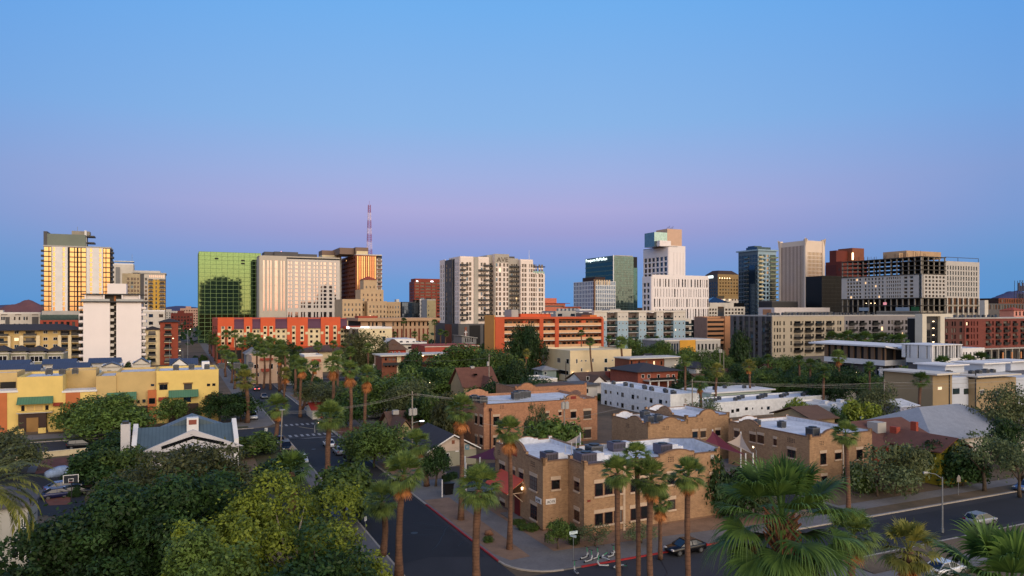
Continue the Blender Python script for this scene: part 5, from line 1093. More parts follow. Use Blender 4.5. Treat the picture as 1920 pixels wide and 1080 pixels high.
for a, c in cs:
    if c - a > 7: [B.balc('F', X(a), X(c), zz - .1, 1.3, dmetal, black) for zz, _ in zr]
B.bx(lgrey, X(1832), B.W, -3, .0, zl - .5, zl)
for k in range(9): x = X(1834 + 13 * k); B.bx(conc, x, x + .7, -2.8, -2.1, 0, zl - .5)
B.grid(dk, 'F', (0, B.W), (0, zl - .6), even(1, B.W - 1, 14, .6), [(.5, zl - 1.6)], glass=gdark); B.bx(lgrey, -.2, B.W, -.7, B.D, z1 - .1, z1 + .4); B.done()
B.part('column_lamp', M('copper_lamp', (196, 132, 84), .6), [(X(1866 + 17 * k), -3.3, zl - 5, X(1866 + 17 * k) + .9, -3.02, zl - 2) for k in range(4)]); B.part('lit_window', litroom, [(X(1811), -.1, zr[0][0] + .3, X(1813.5), -.04, zr[0][0] + 1.6)])
acl(B, [(3.0 * k + 9, 2.5 + rnd.uniform(0, 1.5)) for k in range(12)], z1 + .4, 'small air conditioner on the dark red brick apartment roof', 'air conditioners on the brick apartment roof', 1.1)
B = Bld('portal_frame', 'tall pale square portal frame round a dark glass stair with four lamps', 'building', 1726, 300, pxr=1768, D=2.5); X = B.xF; z1 = B.z(588.5); pf = M('pale_putty_frame', (206, 198, 182), .8, .04); B.bx(pf, 0, X(1734), -.8, B.D, 0, z1); B.bx(pf, X(1760), B.W, -.8, B.D, 0, z1); B.bx(pf, X(1734), X(1760), -.8, B.D, B.z(593), z1); B.bx(dark, X(1734), X(1760), .5, B.D, 0, B.z(593)); B.bx(pf, B.W, B.W + 6, -.4, B.D, B.z(595), z1)
B.grid(dmetal, 'F', (X(1734), X(1760)), (0, B.z(593)), even(X(1735), X(1759), 2, .85), flo(0, 3, 7, .06, .94), d=.12, off=.5, glass=gdark); B.done(); B.part('stair_lamp', lampw, [(X(1750), .2, B.z(603.5 + 13 * k), X(1752.6), .34, B.z(602.3 + 13 * k)) for k in range(4)])
# ---- white glazed pavilion
B = Bld('pavilion', 'white modern pavilion with a thin folded roof over dark glass, beneath the palms at right', 'building', 1659, 238, pxr=1698, pxl=1545)
X = B.xF; zr_, zb0, zb1 = B.z(652), B.z(686), B.z(676); pw = M('pavilion_white', (220, 218, 220), .7, .03); br_ = M('pavilion_bronze', (116, 92, 72), .6); B.bx(dark, .6, B.W, .6, B.D, zb1, zr_); B.bx(pw, 0, B.W, 0, B.D, zb0, zb1); B.bx(dk, 2, B.W - 1, 2, B.D, 0, zb0)
for k in range(9): y = B.D * (k + .5) / 9; B.bx(br_, .2, .6, y, y + 1.4, zb1, zr_)
for k in range(3): x = .4 + (B.W - 1) * k / 2; B.bx(br_, x, x + .6, .2, .6, zb1, zr_)
for k in range(5): B.win('L', B.D * (k + .5) / 5, 1, 4, zb0 - 2, gdark, off=2)
B.done(); b = MB(); b.ext([(-1.2, -1.2, zr_ + .2), (B.W * .62, -1.2, zr_ - .9), (B.W + .5, -1.2, zr_ + .5), (B.W + .5, B.D + 6, zr_ + .8), (-1.2, B.D + 6, zr_ + .2)], (0, 0, .5)); b.build('folded_roof', pw, B.o)
text('PHOENIX HEALTH SCIENCES', .75, M('sign_grey_letters', (150, 160, 160)), B.o, (.8, -.06, zb0 + .35), (R(90), 0, 0), .03, wscale=.42) if False else None
b = MB()
for k, p in enumerate((1653, 1676, 1688)):
    x = X(p) if p > 1659 else -.4
    B.part('poster_panel', M('pale_poster', (176, 184, 204), .6, .5, .9), [(x, 1.6, 2, x + 1.6, 1.9, zb0 - .5)])
B = Bld('pavilion', 'white louvred glass box joined to the right of the folded roof pavilion', 'building', 1747, 226, pxr=1803, pxl=1699); X = B.xF; zr_, zb0, zb1 = B.z(647), B.z(682), B.z(673); B.bx(gdark, .5, B.W - .2, .5, B.D, zb1, zr_ - .3); B.bx(pw, 0, B.W, 0, B.D, zb0, zb1); B.bx(pw, -.2, B.W + .2, -.2, B.D + 4, zr_ - .3, zr_); B.bx(dk, 1, B.W - .5, 1, B.D, 0, zb0)
for p, w_ in ((1747.5, 1.2), (1751, .6), (1757, .6), (1761, .5), (1764, .5), (1770, .9), (1778, .5), (1783, .5), (1787, .5), (1790, .9), (1797, .5), (1801, .8)): B.bx(pw, X(p), X(p) + w_ * .55, -.05, .5, zb1, zr_ - .3)
for q, w_ in ((.04, 1), (.2, 2), (.42, .6), (.55, 3), (.8, 2), (.95, 2)): B.bx(pw, -.05, .5, B.D * q, B.D * q + w_, zb1, zr_ - .3)
B.done(); B.part('warm_lamp', lampw, [(.1, B.D * .66, zr_ - 2.2, .3, B.D * .66 + 1.2, zr_ - 1)])
B = Bld('pavilion_wing', 'low white wing with narrow slit windows right of the louvred glass box', 'building', 1804, 236, pxr=1846, D=14); z1 = B.z(656); B.bx(dk, 0, B.W, .2, B.D, 0, B.z(677)); B.bx(pw, 0, B.W, 0, B.D, B.z(677), z1); [wpx(B, 'F', a, a + 2.2, 660, 672, gdark) for a in (1806, 1811, 1819, 1825, 1831, 1837)]; B.parapet(pw, 0, B.W, 0, B.D, z1, .5); B.done()
# ---- cream two storey house row, motel, houses
B = Bld('apartment_house', 'cream two storey flat roofed apartment house with lit carport lamps', 'house', 1069, 262, pxr=1184, pxl=1015); X = B.xF; cw = M('pale_cream_stucco', (220, 200, 164), .85, .06, .25); z1 = B.z(660); B.bx(cw, 0, B.W, 0, B.D, 0, z1); B.parapet(cw, 0, B.W, 0, B.D, z1, .5)
for a, c, y0, y1, m_ in ((1080, 1083, 673, 681, 1), (1089, 1092, 675, 678, 0), (1097, 1100, 675, 678, 0), (1110, 1113, 672, 679, 0), (1133, 1139, 672, 680, 1), (1147, 1150, 674, 677, 0), (1155, 1158, 674, 677, 0), (1089, 1092, 690, 697, 0), (1133, 1139, 688, 696, 1), (1155, 1158, 687, 695, 0), (1164, 1166, 688, 694, 0)): wpx(B, 'F', a, c, y0, y1, gteal if m_ else gdark, white)
for a, c, y0, y1 in ((1020, 1023, 670, 678), (1045, 1051, 671, 680), (1062, 1067, 673, 682), (1026, 1028, 672, 675), (1048, 1066, 694, 702)): wpx(B, 'L', a, c, y0, y1, gdark, white)
B.done(); B.part('carport_lamp', lampw, [(X(p), -.5, B.z(700.5), X(p) + .45, -.2, B.z(698.5)) for p in (1073, 1101, 1146, 1173)]); B.part('balcony', black, [(-1.6, B.D * .3, B.z(703), -.1, B.D * .6, B.z(696))])
B = Bld('house', 'small teal grey two storey house with a pyramid roof left of the cream apartment house', 'house', 1017, 240, pxr=1043, pxl=1001); z1 = B.z(694); tg_ = M('teal_grey_siding', (124, 138, 136), .85); B.bx(tg_, 0, B.W, 0, B.D, 0, z1); wpx(B, 'L', 1004, 1008, 697, 706, gblue, white); wpx(B, 'F', 1020, 1025, 697, 703, gblue, white); B.done(); hiproof(B, 0, B.W, 0, B.D, z1, B.z(687), roofgrey)
B = Bld('house', 'low white house with a flat pale roof below the teal grey house', 'house', 985, 215, pxr=1045, D=12); z1 = B.z(714); B.bx(offwhite, 0, B.W, 0, B.D, 0, z1); B.parapet(white, 0, B.W, 0, B.D, z1, .4); wpx(B, 'F', 1000, 1006, 716, 722, gdark); B.done(); 
B = Bld('house', 'white tudor house with a brown double gabled roof and a red brick chimney', 'house', 1096, 222, pxr=1186, D=11); X = B.xF; z1 = B.z(716); B.bx(white, 0, B.W, 0, B.D, 0, z1); wpx(B, 'F', 1099, 1105, 706, 713, gdark, white); wpx(B, 'F', 1118, 1121, 710, 714, gdark); wpx(B, 'F', 1170, 1176, 710, 715, gdark, white, 1); B.done(); hiproof(B, 0, B.W, 1, B.D, z1, B.z(701), shingle_brown, .6, 'gx', gable=white); hiproof(B, X(1106), X(1128), -2, 4, z1, B.z(704), shingle_brown, .5, 'gy', gable=white, name='gable_roof'); hiproof(B, X(1166), X(1186), -2, 4, z1, B.z(705), shingle_brown, .5, 'gy', gable=white, name='gable_roof'); B.part('chimney', redbrick, [(X(1148), 2, z1, X(1154), 4, B.z(700))])
B = Bld('low_block', 'low white flat roofed garage with a dark fascia left of the long white apartments', 'building', 1060, 200, pxr=1120, D=10); z1 = B.z(726); B.bx(offwhite, 0, B.W, 0, B.D, 0, z1); B.bx(dgrey, -.5, B.W + .5, -.6, B.D, z1, z1 + .5); wpx(B, 'F', 1095, 1103, 729, 737, gdark); B.done()
B = Bld('brick_house', 'red brick house with a wide charcoal hip roof and white columned porch', 'house', 1196, 212, pxr=1271, D=15); X = B.xF; z1 = B.z(697); rh = M('orange_red_brick', (140, 76, 60), .85, .08, .3, brick=(.8, .26)); B.bx(rh, 0, B.W, 0, B.D, 0, z1); [wpx(B, 'F', a, a + 5, 702, 709, gdark, white) for a in (1203, 1214, 1232, 1250, 1260)]; B.done(); hiproof(B, 0, B.W, 0, B.D, z1, B.z(684), shingle_dark, 1.1); B.part('porch_roof', lgrey, [(X(1205), -3.4, B.z(714.5), X(1258), -.05, B.z(712.5))]); B.part('porch_railing', black, [(X(1208), -3, B.z(712.5), X(1255), -2.9, B.z(708))]); B.part('porch_column', white, [(X(p), -3.1, 0, X(p) + .35, -2.75, B.z(714.6)) for p in (1207, 1223, 1240, 1254)])
B = Bld('motel', 'pale roofed two storey motel strip with brown doors behind the red brick hip roof house', 'building', 1180, 245, pxr=1278, D=9); X = B.xF; z1 = B.z(673.5); B.bx(lgrey, X(1245), B.W, -.3, B.D, 0, z1); B.bx(brownbrick, 0, X(1245), 0, B.D, 0, z1); B.bx(offwhite, -.6, B.W + .5, -1.6, B.D, z1, z1 + .35); [wpx(B, 'F', a, a + 2.6, 677, 684, rd if i % 2 else gdark) for i, a in enumerate(range(1183, 1244, 7))]; B.done(); B.part('wall_lamp', lampw, [(X(1264), -.7, B.z(689.5), X(1266), -.35, B.z(688))])
B = Bld('house', 'grey gabled house roof with white trim behind the motel strip', 'house', 1224, 275, pxr=1268, D=10); z1 = B.z(674); B.bx(lgrey, 0, B.W, 0, B.D, 0, z1); wpx(B, 'F', 1236, 1241, 675, 679, gdark); B.done(); hiproof(B, 0, B.W, 0, B.D, z1, B.z(664), shingle_dark, .5, 'gx', gable=white); hiproof(B, 2, B.W * .5, -2, 4, z1, B.z(666), shingle_dark, .5, 'gy', gable=white, name='gable_roof')
for lb, p0, p1, Y, ye, yr, wm, rm, kd in (('steep red brown shingled house with a small front gable among the dark trees', 870, 932, 188, 726, 692, tan, shingle_red, 'gx'), ('brown hip roofed house right of the tall tree palm', 1305, 1340, 225, 690, 680, white, shingle_dark, 'hip'), ('dark red hip roofed house with pale walls in the trees', 1368, 1404, 224, 714, 694, cream, M('wine_shingle', (92, 46, 46), .9), 'hip'), ('house with an orange brown gable roof under the grey apartments', 1456, 1492, 226, 700, 684, cream, shingle_red, 'gx'),
        ('small orange gabled shed roof in the trees', 1410, 1425, 222, 712, 700, terrac, tile_red, 'gy'), ('dark plum gable roofed house behind the white apartments at right', 1566, 1618, 190, 752, 726, offwhite, M('plum_shingle', (70, 50, 54), .9), 'gy'), ('brown roofed bungalow hidden in trees left of the dark red hip roof', 1318, 1345, 219, 716, 703, tan, shingle_brown, 'gx')):
    B = Bld('house', lb, 'house', p0, Y, pxr=p1, D=10); z1 = B.z(ye); B.bx(wm, 0, B.W, 0, B.D, 0, z1); B.win('F', B.W * .3, z1 - 2.2, 1.2, 1.4, gdark, white, 1); B.win('F', B.W * .72, z1 - 2.2, 1.2, 1.4, gdark, white, 1); B.done(); hiproof(B, 0, B.W, 0, B.D, z1, B.z(yr), rm, .6, kd, gable=wm)
    if p0 == 870: hiproof(B, B.W * .5, B.W * .86, -2.5, 4, z1 - .4, B.z(707), shingle_red, .5, 'gy', gable=M('pink_grey_gable', (176, 140, 132)), name='gable_roof'); B.part('skylight', gwhite, [(B.W * .35, 1.2, z1 + 2.8, B.W * .45, 2.2, z1 + 3.3)]); B.part('roof_vent', lgrey, [(B.W * .4, 4.4, B.z(694), B.W * .5, 5.4, B.z(690))])
B = Bld('low_block', 'tan low building with a lilac white flat roof between dark trees', 'building', 735, 205, pxr=818, D=9); X = B.xF; z1 = B.z(716); B.bx(ot, 0, B.W, 0, B.D, 0, z1); B.parapet(ot, 0, B.W, 0, B.D, z1, .4); B.done(); B.part('roof', roofwhite, [(.4, .4, z1, B.W - .4, B.D - .4, z1 + .03)]); B.part('roof_box', white, [(X(770), 3, z1 + .03, X(782), 6, z1 + 2)])
B = Bld('house', 'white walled garage with a red lean-to roof beside the avenue', 'house', 586, 172, pxr=622, D=9); z1 = B.z(768); B.bx(offwhite, 0, B.W, 0, B.D, 0, z1); B.win('F', B.W * .5, .2, 2.2, 2.1, M('red_shutter', (150, 70, 50)), white); B.done(); hiproof(B, 0, B.W, 0, B.D, z1, z1 + 1.2, M('red_sheet_roof', (150, 50, 44), .6), .4, 'gx', gable=offwhite)
# ---- long white apartments
B = Bld('apartment_block', 'long white two storey apartment building with small square windows on its long side', 'building', 1257, 171, pxr=1310, pxl=1127)
X = B.xF; wa = M('cool_white_stucco', (226, 226, 228), .85, .06, .2, fine=1.2); z1 = B.z(743); B.bx(wa, 0, B.W, 0, B.D, 0, z1); B.parapet(wa, 0, B.W, 0, B.D, z1, .45, .3); yl = lambda p: B.yS(p)
for a, c, y0, y1 in ((1134, 1138, 731, 738), (1144, 1146.5, 733, 738), (1157, 1159.5, 735, 740), (1165, 1169.5, 736, 744), (1184.5, 1189, 740, 748), (1194.5, 1197.5, 742, 747), (1209.5, 1212, 745, 750), (1218.5, 1223.5, 747, 755), (1236, 1241.5, 749, 757), (1248, 1251, 751, 756)):
    wpx(B, 'L', a, c, y0, y1, gdark, dmetal, fw=.05); wpx(B, 'L', a, c, y0 + 20, y1 + 20.5, gdark, dmetal, fw=.05)
wpx(B, 'F', 1283, 1287, 747, 756, lgrey, white); B.done(); B.part('roof', roofwhite, [(.4, .4, z1, B.W - .4, B.D - .4, z1 + .03)])
acl(B, [(2.2 + (k % 2) * 1.4 + (k // 2) % 2, B.D * (k + .7) / 14) for k in range(14)], z1 + .03, 'grey air conditioner on the long white apartment roof', 'air conditioners on the white apartments', .8)
B2 = Bld('apartment_block', 'white two storey apartment wing with a rooftop court and pale green upper floor', 'building', 1340, 172, pxr=1575, D=26)
B = B2; X = B.xF; z1 = B.z(758); B.bx(wa, 0, B.W, 0, 9, 0, z1); B.parapet(wa, 0, B.W, 0, 9, z1, .4, .3); y2 = 15; z2 = B.zx(735, X(1380, y2), y2); mint = M('mint_white_wall', (202, 216, 202), .85, .05); xr = X(1446, y2); B.bx(mint, X(1332, y2), xr, y2, 26, 0, z2); B.bx(white, X(1332, y2) - .4, xr + .8, y2 - .9, 26.5, z2, z2 + .35)
for a, c, y0, y1 in ((1371, 1376, 768, 774), (1397, 1402, 764, 769), (1410, 1412, 764, 768), (1427, 1430, 763, 767), (1438, 1443, 762, 768), (1523, 1528, 756, 763), (1536, 1538.5, 756, 760), (1551, 1554, 755, 759), (1560, 1565, 753, 760), (1380, 1386, 766, 772)): wpx(B, 'F', a, c, y0, y1, gdark, dmetal, fw=.05)
for a, c in ((1343, 1347), (1350, 1360), (1365, 1370), (1371, 1375), (1377, 1380), (1401, 1404), (1407, 1415), (1423, 1427), (1428, 1432), (1435, 1438), (1449, 1454)):
    if c < 1446: wpx(B, 'F', a, c, 742, 749, gteal if c - a > 3.5 else gdark, white, off=y2)
B.done(); B.part('roof', roofwhite, [(.4, .4, z1, B.W - .4, 8.6, z1 + .03)]); B.part('court_deck', roofgrey, [(X(1340, 12), 9.05, 0, xr, 14.9, z1 - .3)])
acl(B, [(1.5 + (B.W - 4) * k / 15, 3 + (k % 3) * 1.5) for k in range(16)], z1 + .03, 'grey air conditioner on the white wing roof in front of the court', 'air conditioners on the white wing', .8); acl(B, [(X(1345, 18) + 5.2 * k, 19 + (k % 2) * 2) for k in range(6)], z2 + .35, 'grey air conditioner on the pale green upper floor roof', 'air conditioners on the pale green roof', .8)
B = Bld('house', 'low white flat roofed house with pipes and skylights right of the white wing', 'house', 1580, 150, pxr=1622, D=14); z1 = B.z(768); B.bx(offwhite, 0, B.W, 0, B.D, 0, z1); B.parapet(white, 0, B.W, 0, B.D, z1, .35); wpx(B, 'F', 1586, 1590, 772, 778, gdark); B.done(); B.part('roof_hatch', roofwhite, [(1.5 + 2.4 * k, 4 + (k % 2) * 4, z1, 2.8 + 2.4 * k, 5.2 + (k % 2) * 4, z1 + .7) for k in range(4)])
B = Bld('house', 'small white garage with a blue edged flat roof right of the bare tan tree', 'house', 1688, 145, pxr=1720, D=8); z1 = B.z(762); B.bx(M('lilac_white', (186, 186, 204), .85), 0, B.W, 0, B.D, 0, z1); wpx(B, 'F', 1700, 1706, 771, 777, gdark); wpx(B, 'F', 1711, 1716, 770, 778, gdark); B.done(); hiproof(B, 0, B.W, 0, B.D, z1, z1 + .9, roofwhite, .4, 'gx', gable=offwhite)
# ---- tan and white flats on the right
B = Bld('apartment_block', 'tan and white flats with wide overhanging flat roofs at the right edge', 'building', 1749, 158, pxr=1960, D=17); X = B.xF; tb_ = M('khaki_stucco', (158, 136, 104), .85, .06, .2); lw_ = M('pale_blue_white', (190, 196, 208), .85, .05); z1 = B.z(703)
zz = lambda py, p: B.zx(py, X(p)); B.bx(tb_, 0, X(1785), 0, 12, 0, z1); B.bx(lw_, X(1785) + .02, X(1823), .9, 14, 0, zz(708, 1800)); B.bx(tb_, X(1823) + .04, X(1900), -.6, 14, 0, zz(709, 1860)); B.bx(lw_, X(1900) + .06, B.W, .5, 14, 0, zz(708, 1920))
for a, c, y0 in ((1744, 1786, 702), (1820, 1902, 706)): B.part('roof_slab', offwhite, [(X(a), -1.6, zz(y0 + 1, a), X(c), 13, zz(y0 + 1, a) + .35)])
for a, c, y0, y1, o_ in ((1758, 1766, 725, 731, 0), (1837, 1845, 731, 738, -.6), (1865, 1874, 733, 739, -.6)): wpx(B, 'F', a, c, y0, y1, gdark, white, 1, 0, off=o_, fw=.11)
for a, c in ((1786, 1799), (1807, 1820)): wpx(B, 'F', a, c, 728, 739, gteal, dmetal, 1, 0, off=.9)
wpx(B, 'F', 1788, 1796, 762, 785, gdark, off=.9); B.done(); B.part('downpipe', dmetal, [(X(1779), -.15, 0, X(1779) + .2, -.02, z1)]); B.part('downpipe', dmetal, [(X(1823), -.8, 0, X(1823) + .2, -.62, z1)])
for a, c, d0 in ((1772, 1808, 6), (1843, 1885, 6), (1895, 1935, 7)): x0, x1 = X(a, d0), X(c, d0); zb_ = zz(704, 1800); B.part('clerestory', lw_, [(x0, d0, zb_ - .5, x1, 13, zb_ + 1.6)]); B.part('clerestory_roof', white, [(x0 - .9, d0 - .9, zb_ + 1.6, x1 + .6, 13.5, zb_ + 1.9)])
acl(B, [(X(1795) + 2.2 * k, 3.5) for k in range(2)] + [(X(1846) + 2.6 * k, 3) for k in range(4)], zz(708, 1800) + .02, 'grey air conditioner on the tan and white flats', 'air conditioners on the tan and white flats', 1.1)
# ================================================================ NEAR BUILDINGS
tb = tanbrick; lint = M('pale_brick_lintel', (188, 164, 140), .9, .1, .6, brick=(.12, .4)); capm = M('parapet_coping', (120, 92, 74), .9, .12, .8)
tbo = M('orange_tan_brick', (168, 122, 94), .9, .10, .6, brick=(.42, .15), fine=2.2); winbr = M('oxblood_frame', (74, 34, 34), .6)
def prof(B, face, pts, z0, off, t=.34, mat=tb, inner=roofwhite):
    """mission parapet: wall strip with a stepped or curved top, white membrane on its inner side"""
    sg = {'F': (0, 1), 'B': (0, -1), 'L': (1, 0), 'R': (-1, 0)}[face]
    def P(s, z, d): return (s, off + sg[1] * d, z) if face in 'FB' else (off + sg[0] * d, s, z)
    b = B.m(mat)
    for (s0, a), (s1, c) in zip(pts, pts[1:]):
        if abs(s1 - s0) < 1e-6: continue
        b.poly([P(s0, z0, 0), P(s1, z0, 0), P(s1, c, 0), P(s0, a, 0)])
        b = B.m(capm); b.poly([P(s0, a, -.04), P(s1, c, -.04), P(s1, c, t), P(s0, a, t)]); b.poly([P(s0, a - .12, -.04), P(s1, c - .12, -.04), P(s1, c, -.04), P(s0, a, -.04)])
        b = B.m(inner); b.poly([P(s0, z0, t), P(s1, z0, t), P(s1, c - .1, t), P(s0, a - .1, t)]); b = B.m(mat)
        b.poly([P(s0, a - .1, t), P(s1, c - .1, t), P(s1, c, t), P(s0, a, t)])
    for (s0, a), (s1, c) in zip(pts, pts[1:]):
        if abs(a - c) > .01 and abs(s1 - s0) < 1e-6: b.poly([P(s0, a, -.04), P(s0, c, -.04), P(s0, c, t), P(s0, a, t)])
    for s, z in (pts[0], pts[-1]): b.poly([P(s, z0, 0), P(s, z, 0), P(s, z, t), P(s, z0, t)])
def hump(s0, s1, zb, c, w, h, step=.35, pier=.5, pz=.35):
    """profile: end piers, low run, stepped shoulders and a curved crest at c"""
    q = [(s0, zb + pz), (s0 + pier, zb + pz), (s0 + pier, zb)]
    q += [(c - w / 2 - .5, zb), (c - w / 2 - .5, zb + step), (c - w / 2, zb + step)] + [(c - w / 2 + w * k / 8, zb + step + (h - step) * math.sin(math.pi * k / 8) ** .7) for k in range(1, 8)] + [(c + w / 2, zb + step), (c + w / 2 + .5, zb + step), (c + w / 2 + .5, zb)]
    return q + [(s1 - pier, zb), (s1 - pier, zb + pz), (s1, zb + pz)]
def vents(B, face, s, z, off, n=3, mat=None, w=.14):
    b = MB()
    for i in range(n):
        for j in range(3): B.fb(b, face, s + i * .32, s + i * .32 + w, z + j * .24, z + j * .24 + .14, .0, .02, off)
    return b.build('vent_grille', mat or brownbase, B.o)
BR = dict(frame=winbr, sill=lint, lintel=lint, fw=.07)
# ---- the corner brick building
B = Bld('brick_building', 'tan brick corner building with mission parapet, red awning and white flat roof', 'building', 1018, 84.3, pxr=1350, pxl=928)
B.D = 14.0; zr = 7.75; zb = 8.35; xm = B.xF(1065); ym = -3.75; xM = B.xF(1350, ym); X = lambda p: B.xF(p, ym); wx, yb = 8.5, 6.5
b = B.m(tb); b.poly([(0, 0, 0), (xm, 0, 0), (xm, 0, zr), (0, 0, zr)]); b.poly([(xm, 0, 0), (xm, ym, 0), (xm, ym, zr), (xm, 0, zr)]); b.poly([(xm, ym, 0), (xM, ym, 0), (xM, ym, zr), (xm, ym, zr)])
b.poly([(xM, ym, 0), (xM, yb, 0), (xM, yb, zr), (xM, ym, zr)]); b.poly([(xM, yb, 0), (wx, yb, 0), (wx, yb, zr), (xM, yb, zr)]); b.poly([(wx, yb, 0), (wx, B.D, 0), (wx, B.D, zr), (wx, yb, zr)]); b.poly([(wx, B.D, 0), (0, B.D, 0), (0, B.D, zr), (wx, B.D, zr)]); b.poly([(0, B.D, 0), (0, 0, 0), (0, 0, zr), (0, B.D, zr)])
B.part('roof', roofwhite, mb=(lambda q: (q.poly([(0, 0, zr), (xm, 0, zr), (xm, ym, zr), (xM, ym, zr), (xM, yb, zr), (wx, yb, zr), (wx, B.D, zr), (0, B.D, zr)]), q)[-1])(MB()))
prof(B, 'L', hump(0, B.D, zb, 7.6, 5.2, 1.25, .3), zr, 0); prof(B, 'F', [(0, zb + .35), (.6, zb + .35), (.6, zb), (xm, zb)], zr, 0); prof(B, 'L', [(ym, zb + .45), (ym + .6, zb + .45), (ym + .6, zb + .1), (-.6, zb + .1), (-.6, zb + .45), (0, zb + .45)], zr, xm)
hx = X(1270); q = hump(xm, xM, zb, hx, 4.2, .75, .35); prof(B, 'F', q, zr, ym); prof(B, 'R', [(ym, zb + .5), (1, zb + .9), (yb, zb)], zr, xM); prof(B, 'B', [(wx, zb + .1), (xM, zb + .1)], zr, yb); prof(B, 'R', [(yb, zb), (B.D, zb)], zr, wx); prof(B, 'B', hump(0, wx, zb - .1, 4.5, 2.6, .5, .2), zr, B.D)
B.bx(capm, -.06, .0, 0, B.D, 0, .35); B.bx(capm, xm + .02, xM, ym - .06, ym, 0, .35); B.bx(capm, 0, xm - .02, -.06, 0, 0, .35)
for a, c, y0, y1, m_, n_ in ((937, 947, 871, 893, 2, 2), (959, 966, 880, 895, 1, 2), (974, 981, 885, 902, 1, 2), (994, 1007, 893, 918, 2, 2), (995, 1007, 947, 973, 2, 2), (938, 947, 940, 960, 2, 2)): wpx(B, 'L', a, c, y0, y1, gdark, mx=m_, mz=n_, **BR)
wpx(B, 'F', 1034, 1049.5, 899, 917, gdark, off=0, **BR)
for y0, y1 in ((902, 920), (957, 976)): wpx(B, 'L', 1077.5, 1086, y0, y1, gdark, mx=1, mz=2, off=xm, **BR)
for a, c, y0, y1 in ((1115, 1130.5, 906, 930), (1133.5, 1148.5, 903, 927), (1151.5, 1166, 900, 925), (1182, 1197, 898, 922), (1201, 1215, 896, 919), (1115, 1130.5, 962, 985), (1133.5, 1148.5, 959, 982), (1151.5, 1166, 956, 979), (1182, 1197, 953, 975), (1201, 1215, 949, 972), (1251, 1265, 890, 908), (1252, 1266, 937, 955), (1280, 1293, 886, 904), (1331, 1340.5, 890, 922)): wpx(B, 'F', a, c, y0, y1, gdark, off=ym, **BR)
B.bx(lint, X(1168), X(1172), ym - .09, ym - .01, 0, zr); B.done()
vents(B, 'L', B.yS(1003), 7.2, 0, 4); vents(B, 'L', B.yS(938), 6.8, 0, 3)
for p in (1253, 1293): vents(B, 'F', X(p), zb - .75, ym, 3)
B.part('vent_tile', lgrey, [(X(1332), ym - .06, zb - 1.0, X(1338), ym, zb - .4)]); B.part('wall_plaque', M('oxblood_tile', (128, 40, 36), .6, .15, 4), [(-.06, 7.2, 7.55, -.01, 9.0, 8.35)]); B.part('wall_plaque', M('oxblood_tile', (128, 40, 36)), [(X(1101), ym - .05, 4.05, X(1107), ym - .01, 4.25)])
# door, awning, lantern and signs on the left side
y0, y1 = sorted((B.yS(975.5), B.yS(966))); B.part('door', M('red_door', (110, 26, 28), .5), [(-.1, y0, .15, -.02, y1, 2.75)]); B.part('door_step', concrete, [(-1.6, y0 - .8, 0.02, -.02, y1 + 1.0, .3)])
ya, yb_ = sorted((B.yS(982), B.yS(940))); red_aw = M('scarlet_awning', (208, 80, 46), .6, .08, .8, rib=('Y', .35, .25)); q = MB(); q.ext([(-.05, ya, 5.1), (-.05, yb_, 5.1), (-2.3, yb_, 3.55), (-2.3, ya, 3.55)], (0, 0, -.1)); q.build('awning', red_aw, B.o)
q = MB()
for yy in (ya + .1, yb_ - .1): q.tube([(-.05, yy, 3.45), (-2.25, yy, 3.45)], .05, 5); q.tube([(-.05, yy, 4.9), (-2.25, yy, 3.5)], .05, 5); q.tube([(-.08, yy, 2.3), (-1.4, yy, 3.45)], .06, 5)
q.build('awning_bracket', lint, B.o); q = MB(); q.cyl(-.3, ya - .15, 3.9, 4.2, .1, .14, 8); q.build('wall_lantern', lampw, B.o)
t = thing('hanging_sign', 'small white and blue sign board hanging beside the red awning', 'sign', (B.ox, B.oy, 0), TH); yq = B.yS(942); q = MB(); q.box(-1.5, yq - .05, 2.55, -.2, yq + .05, 3.5); q.mi = 1; q.box(-1.4, yq - .07, 3.2, -.3, yq - .051, 3.4); q.box(-1.4, yq - .07, 2.7, -.5, yq - .051, 2.8); q.box(-1.4, yq - .07, 2.9, -.3, yq - .051, 2.98)
q.build('board', [white, M('sign_blue', (60, 96, 150), .6)], t); q = MB(); q.tube([(-.02, yq, 3.6), (-1.5, yq, 3.6)], .03, 5); q.tube([(-1.0, yq, 3.5), (-1.0, yq, 3.6)], .02, 4); q.build('bracket', black, t)
zs = B.zx(937, 1); sgm = M('sign_white', (222, 216, 212), .7, .05)
for fc in ('F', 'L'):
    t = thing('wall_sign', 'white sign board lettered AOYR on the %s of the brick building corner' % ('lit front' if fc == 'F' else 'shaded left side'), 'sign', (B.ox, B.oy, 0), TH)
    q = MB()
    if fc == 'F': q.box(.35, -.1, zs - .5, 1.65, -.02, zs + .12); q.build('board', sgm, t); loc, rt = (.5, -.11, zs - .38), (R(90), 0, 0)
    else: q.box(-.1, .3, zs - .5, -.02, 1.75, zs + .12); q.build('board', sgm, t); loc, rt = (-.11, 1.6, zs - .38), (R(90), 0, R(-90))
    text('AOYR', .36, black, t, loc, rt, .01, wscale=.82)
